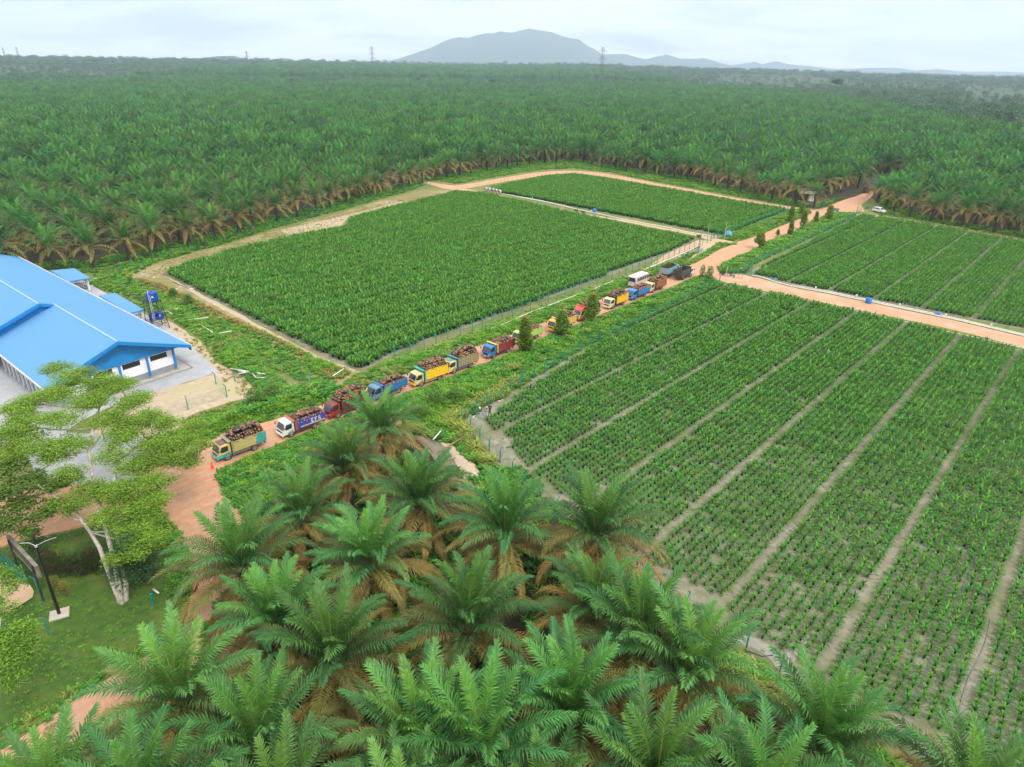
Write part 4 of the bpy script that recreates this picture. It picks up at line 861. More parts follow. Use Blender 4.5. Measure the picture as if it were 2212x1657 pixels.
def banana(base, h, label, seed):
    e_ = empty('banana_plant', (base[0], base[1], .03), 0, 1, label, 'plant', 'banana plants near the hall'); r_ = np.random.default_rng(seed); lf = MB()
    for i in range(9):
        a = i * 2.4; el = math.radians(80 - 50 * i / 8); t = np.linspace(0, 1, 6); th = el - 1.3 * t ** 1.6 * (.3 + i / 8); L = h * .62
        r = np.concatenate([[0], np.cumsum(np.cos(th[:-1]) * L / 5)]); z = h * .42 + np.concatenate([[0], np.cumsum(np.sin(th[:-1]) * L / 5)])
        c = np.stack([r * math.cos(a), r * math.sin(a), z], 1); s = np.array([-math.sin(a), math.cos(a), 0]); w = np.array([.03, .26, .34, .32, .22, .02])[:, None]
        lf.add(np.concatenate([c - s * w, c - [0, 0, .06], c + s * w]), [(j, j + 1, 7 + j, 6 + j) for j in range(5)] + [(6 + j, 7 + j, 13 + j, 12 + j) for j in range(5)], 0, np.array((.16, .28, .04) if i < 3 else (.09, .20, .03)) * r_.uniform(.8, 1.2))
    lf.obj('leaves', M_leaf, e_); t = MB(); t.tube([(0, 0, -.1), (0, 0, h * .25), (0, 0, h * .5)], [.16, .13, .07], 8, 0, (.16, .2, .06)); t.obj('stem', M_leaf, e_)
banana(G(105, 556), 6.0, 'tall banana plant among the palms behind the hall', 1)
banana(G(282, 616), 2.4, 'young banana plant on the brown bank right of the small pavilion', 2)
banana(G(118, 562), 4.5, 'shorter banana plant behind the blue roof ridge', 3)
banana(G(958, 1072), 3.0, 'banana plant beside the pond among the palms', 4)

# ------------------------------------------------------------------ the big spreading tree by the yard
def bez(a, b, c, n=7):
    t = np.linspace(0, 1, n)[:, None]; return (1 - t) ** 2 * np.array(a) + 2 * t * (1 - t) * np.array(b) + t ** 2 * np.array(c)
def spreading_tree(base, trunks, clumps, label, name, seed, group=None, leafn=900, leaf=.17, col=(.20, .37, .035), bark=M_bark, tr=.34, lim_r=.10):
    """clumps: world points with a radius; trunks: world polylines from the base"""
    r_ = np.random.default_rng(seed); e_ = empty(name, (base[0], base[1], 0), 0, 1, label, 'tree', group); o = np.array([base[0], base[1], 0])
    tb = MB(); nodes = []
    for T in trunks:
        T = np.array(T, float) - o; tt = np.linspace(0, 1, 10); k = np.linspace(0, 1, len(T))
        P = np.stack([np.interp(tt, k, T[:, j]) for j in range(3)], 1); P[1:-1] += r_.normal(0, .08, (8, 3))
        tb.tube(P, tr * .72 * (1 - .62 * tt), 10); nodes += list(P[4:])
    nodes = np.array(nodes)
    tb.obj('trunk', bark, e_, smooth=True)
    lb = MB(); cr = MB()
    for i, (x, y, z, R) in enumerate(clumps):
        c = np.array([x, y, z]) - o; dn = np.linalg.norm(nodes - c, axis=1) + np.where(nodes[:, 2] > c[2] - .6, 6, 0); a = nodes[np.argmin(dn)]
        mid = (a + c) / 2 + np.array([0, 0, -.12 * np.linalg.norm(c - a)]) * np.array([1, 1, 1]) + r_.normal(0, .3, 3)
        end = c - np.array([0, 0, .3]); P = bez(a, mid, end); lb.tube(P, np.linspace(lim_r, .035, 7), 6)
        nodes = np.concatenate([nodes, P[3:6]])
        for k in range(5):
            an = r_.uniform(0, 6.28); q = end + np.array([math.cos(an) * R * .7, math.sin(an) * R * .7, r_.uniform(.0, .35)]); lb.tube([end - (0, 0, .2), (end + q) / 2 + (0, 0, .1), q], [.03, .02, .01], 4)
        for k in range(4):      # flat leafy sprays
            an = k * 1.57 + r_.uniform(0, 1); f = .5 * R
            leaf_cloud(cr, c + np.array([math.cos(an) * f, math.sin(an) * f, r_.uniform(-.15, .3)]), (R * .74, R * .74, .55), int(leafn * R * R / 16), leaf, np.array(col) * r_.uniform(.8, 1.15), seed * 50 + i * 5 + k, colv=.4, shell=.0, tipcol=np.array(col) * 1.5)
    lb.obj('branches', bark, e_, smooth=True); cr.obj('crown', M_leaf, e_); return e_
b0 = G(264, 1309); b1 = G(272, 1302)
def W3(x, y, z): p = G(x, y, z); return (p[0], p[1], z)
cl = []
for x, y, z, R in [(215, 822, 11.5, 2.4), (160, 812, 12, 2.2), (255, 835, 11, 2.0), (120, 850, 11.5, 2.1), (70, 865, 11, 1.8), (30, 880, 10.5, 1.6), (290, 860, 10.5, 2.0), (190, 865, 11, 2.2), (60, 915, 10.5, 2.0), (130, 905, 10.8, 2.2), (10, 935, 10, 1.8), (230, 905, 10, 2.0), (310, 905, 9.5, 2.0), (270, 945, 9, 2.0),
         (160, 955, 9.5, 2.0), (90, 965, 9.5, 2.0), (20, 985, 9, 1.7), (370, 955, 8.5, 2.0), (412, 938, 9, 1.6), (340, 975, 8.2, 2.2), (392, 985, 7.8, 1.6), (290, 1005, 7.8, 2.0), (240, 985, 8.6, 1.7), (425, 970, 8.4, 1.0), (365, 915, 9.3, 1.5),
         (300, 1050, 7.2, 1.9), (240, 1060, 7, 1.9), (330, 1080, 6.6, 1.7), (180, 1075, 7, 1.6), (270, 1100, 6.2, 1.7), (225, 1120, 6, 1.5), (320, 1130, 5.6, 1.5), (290, 1165, 5, 1.3), (195, 1050, 7.6, 1.3), (120, 1085, 6.6, 1.2), (300, 1190, 4.6, 1.5), (335, 1155, 5.2, 1.5), (250, 1210, 4.2, 1.1), (315, 1100, 6, 1.8), (345, 1040, 7, 1.6)]:
    cl.append((*W3(x, y, z), R * 1.0))
r_c = np.random.default_rng(2)
cl += [(c[0] + r_c.normal(0, 1.4), c[1] + r_c.normal(0, 1.4), c[2] - .5 + r_c.normal(0, .4), c[3] * .85) for c in cl[:-8]]
spreading_tree(b0, [[(b0[0], b0[1], -.2), W3(215, 1180, 3.2), W3(155, 1095, 6), W3(85, 1050, 8.2)], [(b0[0], b0[1], -.2), W3(243, 1190, 3.4), W3(212, 1090, 6.2), W3(190, 985, 8.8), W3(215, 880, 10.2)], [(b1[0], b1[1], -.2), W3(262, 1200, 3.2), W3(240, 1100, 6), W3(250, 1000, 8), W3(320, 950, 8.2)]], cl,
              'big spreading pale barked tree on the lawn by the hall yard', 'spreading_tree', 4, leafn=3200, leaf=.115)
# second tree rising at the left edge, third whose branch enters low left
cl = [(*W3(x, y, z), R) for x, y, z, R in [(20, 1010, 9, 1.6), (60, 1040, 8, 1.7), (10, 1060, 8, 1.8), (110, 1050, 7.8, 1.5), (45, 1090, 7, 1.6), (5, 1130, 6.5, 1.6), (150, 1035, 8, 1.2), (90, 1110, 6.4, 1.3), (60, 1150, 5.6, 1.0), (-40, 1080, 7, 2)]]
bb_ = G(-30, 1240); spreading_tree(bb_, [[(bb_[0], bb_[1], -.2), W3(-25, 1160, 3), W3(20, 1080, 6)]], cl, 'leafy tree at the left edge beside the concrete yard', 'yard_tree', 9, leafn=2200, col=(.085, .17, .02), tr=.2, bark=M_bark)
cl = [(*W3(x, y, z), R * 1.3) for x, y, z, R in [(25, 1370, 8, 1.1), (55, 1400, 7.8, .9), (15, 1430, 7.6, 1.1), (60, 1360, 8.4, .7), (30, 1470, 7, .8), (-20, 1400, 8, 1.3), (5, 1240, 8.5, .9), (30, 1265, 8, .7), (0, 1310, 8.4, .9)]]
bb_ = G(-160, 1560); spreading_tree(bb_, [[(bb_[0], bb_[1], -.2), W3(-140, 1480, 3), W3(-90, 1420, 6)]], cl, 'tree reaching in from the left edge over the lawn', 'garden_tree', 14, leafn=2600, leaf=.12, col=(.13, .26, .02), tr=.2, lim_r=.05)
# small dense tree and hedge behind the trunks
GS = 'garden shrubs along the lawn hedge'
K6 = lambda x, y, z=0: GZ(x, y, 0, 1950, 3.682, z)
shrub('garden_tree', K6(1945, 900), 5.2, 2.7, (.05, .13, .04), (.10, .22, .04), 'dark bluish green tree right of the pale trunks', 'tree', None, 61, .2, 5200, .14, 9)
for i, (x, y, h, r, c, t, lb) in enumerate([(760, 740, 2.3, 1.2, (.05, .07, .015), (.30, .07, .03), 'red tipped hedge shrub nearest the black pole'), (960, 760, 2.2, 1.3, (.04, .07, .012), (.10, .08, .02), 'dark hedge shrub in the middle of the hedge'),
        (1150, 740, 2.2, 1.3, (.035, .06, .012), (.08, .07, .02), 'very dark hedge shrub behind the leaning trunk'), (1290, 700, 2.4, 1.1, (.04, .06, .012), (.20, .07, .03), 'red brown shrub behind the middle trunk'),
        (1420, 680, 2.0, 1.2, (.04, .07, .015), (.12, .07, .02), 'dark shrub between the two pale trunks'), (2030, 760, 2.4, 1.0, (.06, .07, .02), (.28, .07, .03), 'reddish shrub right of the dark garden tree'), (1750, 720, 2.0, 1.2, (.03, .06, .012), None, 'dark shrub just right of the pale trunks'),
        (610, 640, 4.6, 1.3, (.02, .06, .015), None, 'dark conifer like shrub behind the black pole'), (2080, 330, 2.4, 1.1, (.09, .15, .03), (.40, .22, .02), 'orange flowered shrub by the laterite road')]):
    shrub('hedge_shrub', K6(x, y), h, r, c, t, lb, 'shrub', GS, 70 + i, .0, 1800, .09, 5)
for i, (x, y, lb) in enumerate([(930, 1080, 'yellow leaved croton nearest the lawn middle'), (800, 1020, 'yellow leaved croton beside the black pole')]):
    shrub('croton', K6(x, y), 1.9, .7, (.22, .22, .03), (.32, .30, .05), lb, 'shrub', GS, 90 + i, .35, 420, .08, 5)

weeds('rough_grass', B([(830, 300), (1050, 330), (1500, 560), (1900, 800), (2208, 1000), (2500, 1250), (2620, 1340), (2500, 1330), (2300, 1150), (2000, 940), (1600, 700), (1250, 470), (1000, 370), (950, 450), (1400, 700), (1250, 560), (900, 420)]), 3.5, [3, 4, 1, 2, 2, 3, 2], 64, 'low rough grass between the hall and the left nursery bed', .02, .55)
weeds('rough_grass', [(2, 596), (225, 580), (300, 560), (262, 590), (250, 620), (215, 610), (200, 590), (120, 590)], 3, [2, 3, 3, 4, 1], 65, 'weeds between the palm edge and the small shelters', .02, .8)
weeds('rough_grass', [(1060, 402), (1100, 394), (1240, 377), (1400, 402), (1700, 455), (1690, 462), (1400, 408), (1240, 383), (1110, 400), (1065, 410)], 2.5, [2, 3, 1, 4, 3], 66, 'grass margin of the far bed along the thin fence', .02, .6)
weeds('rough_grass', F1 + off(F1[::-1], 14), 2.5, [2, 3, 1, 3, 3, 1, 2], 67, 'short grass margin under the long green fence', .02, .5)
weeds('rough_grass', B([(1560, 1560), (1700, 1500), (1980, 1410), (2080, 1390), (2200, 1500), (1900, 1640), (1540, 1700)]), 3.5, [1, 2, 3, 3, 1, 2, 1], 68, 'weeds growing over the sandy slope above the first truck', .02, .8)

eo = []
for i in range(len(edge_w)):
    d = edge_w[min(i + 1, len(edge_w) - 1)] - edge_w[max(i - 1, 0)]; d = d / np.hypot(*d); eo.append(edge_w[i] + np.array([-d[1], d[0]]) * 7.5)
weeds('forest_edge_undergrowth', None, 1.5, [2, 3, 5, 4, .3], 75, 'dark green undergrowth round the feet of the first plantation palms', .0, 1.1, world=np.concatenate([edge_w, np.array(eo)[::-1]]), keep=lambda P: seg_dist(road_c, P, False) > 4.5)
# ------------------------------------------------------------------ trucks
WB = 3.4
def wheel_meshes():
    t = MB(); t.lathe([(.26, -.11), (.36, -.12), (.41, -.09), (.42, 0), (.41, .09), (.36, .12), (.26, .11)], 20, 'y')
    r = MB(); r.lathe([(.27, -.09), (.27, .09), (.24, .06), (.12, .03), (.11, .07), (.0, .08)], 16, 'y'); r.lathe([(.0, -.05), (.24, -.05), (.27, -.09)], 16, 'y')
    return t.mesh('tyre', M_tyre, True), r.mesh('rim', M_rim, True)
TY, RI = wheel_meshes()
def wheel(parent, x, y, z=.42, dual=False, s=1.0, flip=False):
    w_ = empty('wheel', (x, y, z), math.pi if flip else 0, s); w_.parent = parent
    child('tyre', TY, w_); child('rim', RI, w_)
    if dual: d = child('tyre', TY, w_); d.location = (0, -.27, 0)
def cab_profile():
    return [(1.18, .55), (1.18, 2.12), (1.45, 2.2), (2.2, 2.17), (2.42, 2.04), (2.80, 1.22), (2.86, .95), (2.86, .52), (2.15, .5)]
def bevel(o, w_=.04, seg=2):
    m = o.modifiers.new('bevel', 'BEVEL'); m.width = w_; m.segments = seg; m.limit_method = 'ANGLE'; m.angle_limit = .6; return o
LET = {'E': ['111', '100', '110', '100', '111'], 'F': ['111', '100', '110', '100', '100'], 'R': ['110', '101', '110', '101', '101'], 'M': ['101', '111', '111', '101', '101'], 'I': ['010', '010', '010', '010', '010'], 'B': ['110', '101', '110', '101', '110']}
def letters(mb, txt, x, y, z, h, d, left):
    for ch in txt:
        for r, row in enumerate(LET[ch]):
            for c_, b in enumerate(row):
                if b == '1':
                    xx = x - (c_ * h / 5) if left else x + (c_ * h / 5)
                    mb.box(min(xx, xx - h / 5 if left else xx + h / 5), max(xx, xx - h / 5 if left else xx + h / 5), y - .006, y + .006, z - (r + 1) * h / 5, z - r * h / 5)
        x += (-1 if left else 1) * h * .85
def truck(pf, pr, label, cab, box, head, bh=1.45, lower=None, roof=None, load=1, glass=None, style='grid', rail=None, tail=None, heading=None, near='left', cabrise=0, frame=None, visor=None, txt=None, rear_low=False, box2=None, boxlen=4.3):
    """pf, pr: ground points of the near front and near rear wheel"""
    pf, pr = np.array(pf), np.array(pr); hd = (pf - pr) / np.hypot(*(pf - pr)); rz = math.atan2(hd[1], hd[0])
    if heading is not None: rz = math.radians(heading); hd = np.array([math.cos(rz), math.sin(rz)])
    lf = np.array([-hd[1], hd[0]]); mid = (pf + pr) / 2
    ctr = mid - lf * (.85 if near == 'left' else -.85)
    e_ = empty('cargo_truck', (ctr[0], ctr[1], .055), rz, 1, label, 'truck', 'trucks on the laterite road')
    pc = lambda nm, c, r=.35, d=.3: paint(nm, c, r, d)
    # cab
    cb = MB(); cb.prism(cab_profile(), -.92, .92); c_ = bevel(cb.obj('cab', pc(*cab), e_), .09, 3)
    fx = lambda z: 2.80 - (z - 1.22) / .82 * .38
    g = MB(); g.add([(fx(1.25) + .012, -.80, 1.25), (fx(1.25) + .012, .80, 1.25), (fx(1.98) + .012, .74, 1.98), (fx(1.98) + .012, -.74, 1.98), (fx(1.25) - .02, -.80, 1.25), (fx(1.25) - .02, .80, 1.25), (fx(1.98) - .02, .74, 1.98), (fx(1.98) - .02, -.74, 1.98)], [(0, 1, 2, 3), (7, 6, 5, 4), (0, 4, 5, 1), (3, 2, 6, 7)])
    g.obj('windshield', glass or M_glass, c_)
    wp = MB(); 
    for yy in (-.5, .1): wp.tube([(fx(1.27) + .03, yy, 1.27), (fx(1.6) + .03, yy + .45, 1.55)], .012, 4)
    wp.obj('wiper', M_black, c_)
    for sy in (-1, 1):
        s_ = MB(); pts = [(1.52, 1.30), (1.52, 1.95), (2.28, 1.95), (2.52, 1.45), (2.40, 1.22), (2.0, 1.22)]
        s_.prism(pts, sy * .915, sy * .932); s_.obj('side_window', M_glass, c_)
        dl = MB(); dl.box(1.44, 1.455, sy * .915, sy * .928, .75, 2.05); dl.box(1.44, 2.3, sy * .915, sy * .928, .745, .76); dl.box(1.52, 1.66, sy * .92, sy * .95, 1.08, 1.12); dl.obj('door_trim', M_black, c_)
    gr = MB(); gr.box(2.855, 2.875, -.62, .62, .82, 1.05); [gr.box(2.87, 2.885, -.6, .6, .84 + k * .055, .86 + k * .055) for k in range(4)]; gr.obj('grille', M_black, c_)
    bp = MB(); bp.box(2.80, 2.98, -.93, .93, .42, .68); bevel(bp.obj('bumper', pc(*(lower or cab)) if not frame else pc(*frame), e_), .04)
    pl = MB(); pl.box(2.975, 2.99, -.25, .25, .47, .6); pl.obj('number_plate', M_plate, e_)
    for sy in (-1, 1):
        h_ = MB(); h_.box(2.83, 2.885, sy * .66 - .14, sy * .66 + .14, .74, .92); bevel(h_.obj('headlight', M_lamp, e_), .03)
        a_ = MB(); a_.box(2.82, 2.88, sy * .87 - .05, sy * .87 + .05, .76, .9); a_.obj('indicator', M_amber, e_)
        mr = MB(); mr.tube([(2.45, sy * .9, 1.85), (2.72, sy * 1.10, 1.95), (2.75, sy * 1.14, 1.85)], .018, 5); mr.box(2.71, 2.78, sy * 1.14 - .09, sy * 1.14 + .09, 1.48, 1.84); mr.obj('mirror', M_black, e_)
        ar = MB(); ar.lathe([(.50, sy * .90), (.52, sy * .955), (.46, sy * .955), (.44, sy * .90)], 18, 'y', (WB / 2, 0, .46)); ar.obj('wheel_arch', M_chas, e_)
    if lower:
        l_ = MB()
        for sy in (-1, 1): l_.prism([(1.2, .56), (1.2, 1.02), (2.3, 1.02), (2.84, .98), (2.872, .56)], sy * .905, sy * .937)
        l_.box(2.86, 2.88, -.9, .9, .56, .8); l_.obj('lower_cab_panel', pc(*lower), c_)
    if roof:
        r_ = MB(); r_.prism([(1.25, 2.14), (1.3, 2.235), (2.1, 2.24), (2.36, 2.12), (2.3, 2.08)], -.78, .78); bevel(r_.obj('roof_panel', pc(*roof), c_), .03)
    if visor:
        r_ = MB(); r_.prism([(1.2, 2.1), (1.2, 2.62), (1.7, 2.6), (2.45, 2.15), (2.5, 2.02), (2.3, 2.05)], -.92, .92); bevel(r_.obj('air_deflector', pc(*visor), c_), .06)
    # chassis
    ch = MB(); [ch.box(-2.95, 2.4, y - .05, y + .05, .55, .78) for y in (-.4, .4)]; [ch.box(x - .04, x + .04, -.4, .4, .6, .72) for x in (-2.9, -1.7, -.6, .6, 1.6)]
    ch.tube([(WB / 2, -.85, .42), (WB / 2, .85, .42)], .06, 6); ch.tube([(-WB / 2, -.85, .42), (-WB / 2, .85, .42)], .08, 6); ch.box(-.2, .5, -.85, -.5, .45, .75); ch.tube([(-.9, .68, .6), (.2, .68, .6)], .2, 10)
    ch.obj('chassis', M_chas, e_)
    for sy in (-1, 1):
        sg = MB(); [sg.box(-1.15, 1.05, sy * 1.0 - .02, sy * 1.0 + .02, z, z + .07) for z in (.52, .68)]; [sg.box(x - .03, x + .03, sy * .98 - .03, sy * .98 + .03, .52, .92) for x in (-1.1, 0, 1.0)]
        sg.obj('side_guard', pc(*rail) if rail else M_chas, e_)
        mg = MB(); a = np.linspace(.2, math.pi - .2, 9); [mg.add([(-WB / 2 + .55 * math.cos(a[i]), sy * .62, .42 + .5 * math.sin(a[i])), (-WB / 2 + .55 * math.cos(a[i]), sy * 1.03, .42 + .5 * math.sin(a[i])), (-WB / 2 + .55 * math.cos(a[i + 1]), sy * 1.03, .42 + .5 * math.sin(a[i + 1])), (-WB / 2 + .55 * math.cos(a[i + 1]), sy * .62, .42 + .5 * math.sin(a[i + 1]))], [(0, 1, 2, 3)]) for i in range(8)]
        mg.obj('mudguard', M_chas, e_)
    for sy in (-1, 1): wheel(e_, WB / 2, sy * .82, flip=sy < 0); wheel(e_, -WB / 2, sy * .90, dual=True, flip=sy < 0)
    # box
    x1 = 1.0; x0 = x1 - boxlen; zf = .95; zt = zf + bh; yw = 1.06
    fl = MB(); fl.box(x0, x1, -yw, yw, zf - .12, zf); fl.obj('bed_floor', M_chas, e_)
    bm = pc(*box)
    for sy in (-1, 1):
        nm = 'side_panel'; p = MB(); p.box(x0 + .03, x1 - .03, sy * yw - .02, sy * yw + .02, zf, zt)
        ys = sy * (yw + .035)
        if style == 'grid':
            for k in range(9): xx = x0 + .06 + (x1 - x0 - .12) * k / 8; p.box(xx - .035, xx + .035, ys - .035, ys + .035, zf - .08, zt + .01)
            for zz in (zf + .03, zf + bh * .36, zf + bh * .68, zt - .05): p.box(x0 + .04, x1 - .04, ys - .028, ys + .028, zz - .035, zz + .035)
        elif style == 'slat':
            for k in range(6): p.box(x0 + .04, x1 - .04, ys - .03, ys + .03, zf + bh * k / 6 + .02, zf + bh * (k + .62) / 6)
            for k in range(9): xx = x0 + .06 + (x1 - x0 - .12) * k / 8; p.box(xx - .04, xx + .04, ys - .045, ys + .045, zf - .08, zt + .01)
        elif style == 'ribs':
            for k in range(5): p.box(x0 + .04, x1 - .04, ys - .03, ys + .03, zf + bh * (k + .55) / 5, zf + bh * (k + .9) / 5)
            for xx in (x0 + .06, x1 - .06, (x0 + x1) / 2): p.box(xx - .05, xx + .05, ys - .04, ys + .04, zf - .08, zt + .01)
        elif style == 'plain':
            p.box(x0 + .03, x1 - .03, ys - .035, ys + .035, zt - .09, zt + .01); p.box(x0 + .03, x1 - .03, ys - .035, ys + .035, zf - .02, zf + .08)
            for k in range(7): xx = x0 + .06 + (x1 - x0 - .12) * k / 6; p.box(xx - .02, xx + .02, ys - .02, ys + .02, zf, zt)
        so_ = p.obj(nm, bm, e_)
        if box2:    # second colour on the rear part of the side
            q = MB(); q.add([(x0 + .02, sy * (yw + .062), zf + .0), (x0 + 1.45, sy * (yw + .062), zf), (x0 + 1.05, sy * (yw + .062), zt), (x0 + .02, sy * (yw + .062), zt), (x0 + .02, sy * (yw + .05), zf + .0), (x0 + 1.45, sy * (yw + .05), zf), (x0 + 1.05, sy * (yw + .05), zt), (x0 + .02, sy * (yw + .05), zt)], [(0, 1, 2, 3), (4, 7, 6, 5)]); 
            for k in range(3): xx = x0 + .06 + (x1 - x0 - .12) * k / 8; q.box(xx - .037, xx + .037, sy * (yw + .06), sy * (yw + .085), zf, zt)
            for zz in (zf + .03, zf + bh * .36, zf + bh * .68, zt - .05): q.box(x0 + .02, x0 + 1.2, sy * (yw + .06), sy * (yw + .083), zz - .03, zz + .03)
            q.obj('painted_rear_section', pc(*box2), so_)
        if txt and sy > 0:
            t_ = MB(); letters(t_, txt, x0 + 2.15, yw + .09, zt - .28, .62, 0, True); 
            for k in range(5): t_.box(x1 - .45 - k * .42, x1 - .25 - k * .42, yw + .075, yw + .085, zt - .32 - .06 * (k % 2), zt - .26 - .06 * (k % 2))
            t_.obj('lettering', paint('letter_white', (.62, .60, .66), .5, .3), so_)
            q = MB(); q.box(x0 + .1, x1 - .6, yw + .066, yw + .078, zf + .06, zf + .22); q.obj('skirt_band', paint('band_cream', (.50, .50, .28), .6, .4), so_)
    hb = MB(); hb.box(x1 - .02, x1 + .06, -yw - .06, yw + .06, zf, zt + .18); [hb.box(x1 + .04, x1 + .10, y - .04, y + .04, zf, zt + .18) for y in (-yw, -.35, .35, yw)]
    hb.box(x1 - .02, x1 + .5, -yw - .06, yw + .06, zt + .10, zt + .18)
    for sy in (-1, 1): hb.box(x1 - .1, x1 + .12, sy * (yw + .05) - .05, sy * (yw + .05) + .05, zf - .1, zt + .18)
    hb.obj('headboard', pc(*head), e_)
    tg = MB(); tg.box(x0, x0 + .04, -yw, yw, zf, zt); [tg.box(x0 - .05, x0, y - .04, y + .04, zf - .05, zt + .01) for y in (-yw, -.5, 0, .5, yw)]; [tg.box(x0 - .035, x0, -yw, yw, z - .03, z + .03) for z in (zf + .05, zf + bh * .5, zt - .05)]
    tg.obj('tailgate', pc(*(tail or box)), e_)
    for sy in (-1, 1):
        tl = MB(); tl.box(x0 - .06, x0 - .01, sy * .75 - .1, sy * .75 + .1, .68, .8); tl.obj('tail_light', M_red, e_)
    bz = MB(); bz.box(x0 + .05, x0 + .15, -.85, .85, .45, .58); [bz.box(x0 + .08, x0 + .12, y - .03, y + .03, .5, .85) for y in (-.6, .6)]; bz.obj('rear_bumper', M_chas, e_)
    return dict(e=e_, ctr=ctr, rz=rz, x0=x0, x1=x1, yw=yw, zf=zf, zt=zt)
# palm fruit bunches
def bunch(seed, hue, res=1):
    bm = bmesh.new(); bmesh.ops.create_icosphere(bm, subdivisions=2, radius=1); r_ = np.random.default_rng(seed)
    V = np.array([v.co[:] for v in bm.verts]); Fq = [[v.index for v in f.verts] for f in bm.faces]; bm.free()
    d = 1 + r_.normal(0, .07, len(V)); P = V * d[:, None] * np.array([.30, .22, .20])
    P[:, 0] += .02
    base = np.array([(.17, .06, .025), (.085, .042, .022), (.04, .028, .022), (.18, .11, .045), (.26, .08, .02)][hue]); C = base * r_.uniform(.45, 1.5, (len(V), 1))
    mb = MB(); mb.add(P, Fq, 0, C); mb.tube([(.24, 0, 0), (.345, 0, .01)], [.10, .06], 7, 0, (.45, .33, .18)); return mb.mesh('fruit_bunch', M_fruit)
M_fruit = leafmat('fruit_skin', 0.0, .4, .3, spec=.5)
BUN = [bunch(k, [0, 1, 2, 3, 1, 0, 4, 2, 3, 1][k]) for k in range(10)]
def heap(T, layers, spacing=.365, seed=0, top=.35, sunk=0):
    """the visible outer shell of a stacked load, in truck coordinates"""
    r_ = np.random.default_rng(seed); out = []; x0, x1, yw, zt = T['x0'] + .25, T['x1'] - .22, T['yw'] - .2, T['zt']
    z = zt - .05 - sunk
    for L in range(layers):
        ins = L * .07
        for sy in (-1, 1):
            for x in np.arange(x0 + ins, x1 - ins + .01, spacing): out.append((x + r_.normal(0, .03), sy * (yw - ins) + r_.normal(0, .03), z + L * .30 + r_.normal(0, .025), -sy * -1.57 + r_.normal(0, .3)))
        for sx in (0, 1):
            for y in np.arange(-yw + ins + .4, yw - ins - .3, spacing): out.append(((x1 - ins) if sx else (x0 + ins), y, z + L * .30, (0 if sx else math.pi) + r_.normal(0, .3)))
    zt2 = z + (layers - 1) * .30
    for x in np.arange(x0 + .3, x1 - .2, spacing):
        for y in np.arange(-yw + .28, yw - .2, spacing * .92):
            bx = 1 - (2 * (x - x0) / (x1 - x0) - 1) ** 4; by = 1 - abs(y / yw) ** 2.5
            out.append((x + r_.normal(0, .06), y + r_.normal(0, .06), zt2 + .05 + top * bx * by + r_.normal(0, .06), r_.uniform(0, 6.28)))
    out = np.array(out); c, s = math.cos(T['rz']), math.sin(T['rz'])
    W = np.stack([T['ctr'][0] + out[:, 0] * c - out[:, 1] * s, T['ctr'][1] + out[:, 0] * s + out[:, 1] * c, out[:, 2] + .055], 1)
    return W, out[:, 3] + T['rz']
def individual_bunches(T, layers, seed, label, group, cap, top=.35, w=None):
    W, rz = heap(T, layers, seed=seed, top=top); r_ = np.random.default_rng(seed)
    d = np.linalg.norm(W - np.array([0, 0, H]), axis=1); o_ = np.argsort(d)
    for k in o_[:cap]:
        b = bpy.data.objects.new('fruit_bunch', BUN[r_.integers(0, 10)]); scene.collection.objects.link(b); b.location = W[k]; s_ = r_.uniform(.78, 1.05); b.scale = (s_,) * 3
        b.rotation_euler = (r_.normal(0, .3), r_.normal(0, .35), rz[k]); tag(b, label, 'fruit bunch', group)
    return W[o_[cap:]], rz[o_[cap:]]
c1 = lambda x, y: GZ(x, y, 700, 1200, 2.209); c2 = lambda x, y: GZ(x, y, 1300, 1150, 3.156); c3 = lambda x, y: GZ(x, y, 1900, 920, 2.761); c7 = lambda x, y: GZ(x, y, 2300, 960, 6.32)
CREAM = ('paint_cream', (.72, .56, .26)); YEL = ('paint_yellow', (.85, .56, .02), .35, .15); TEAL = ('paint_turquoise', (.05, .42, .42)); WHT = ('paint_white', (.78, .78, .76), .3, .12)
MRN = ('paint_maroon', (.28, .02, .02)); BLU = ('paint_blue', (.02, .17, .50), .35, .15); LBLU = ('paint_light_blue', (.16, .42, .50), .5, .35); LIME = ('paint_lime', (.42, .62, .14), .4, .15)
T1 = truck(G(494.8, 994), G(549.5, 973.8), 'pale yellow truck with turquoise lower cab and rear box corner, first in the queue', ('cab_pale_yellow', (.75, .55, .16)), ('box_pale_yellow', (.52, .44, .17), .6, .35), ('headboard_khaki', (.28, .26, .15), .6, .4), 1.35, lower=TEAL, roof=('roof_rust', (.16, .09, .08), .7, .5), rail=('rail_grey_green', (.22, .27, .22), .6, .4), box2=('box_turquoise', (.04, .36, .35), .5, .25))
T2 = truck(G(632, 944), G(679, 926.5), 'white cab truck with purple lettered cargo box and red headboard', WHT, ('box_purple', (.07, .05, .36), .5, .3), ('headboard_red', (.42, .09, .04), .5, .3), 1.15, txt='EFR', glass=M_glass2)
T3 = truck(G(729, 904), G(776, 885), 'dark red truck half hidden by the palm, third in the queue', ('paint_dark_red', (.36, .02, .02), .3, .25), ('box_maroon', (.10, .02, .02), .5, .3), ('headboard_dark', (.08, .03, .02), .6, .3), 1.4, roof=('roof_brown', (.14, .06, .05), .6, .4), glass=M_glass2, style='ribs')
T4 = truck(G(817, 868), G(866, 847.5), 'blue truck with wide low box behind the palm crown', ('cab_steel_blue', (.10, .22, .36), .4, .3), ('box_mid_blue', (.02, .16, .38), .5, .2), ('headboard_blue', (.02, .12, .30), .5, .3), 1.15, style='ribs')
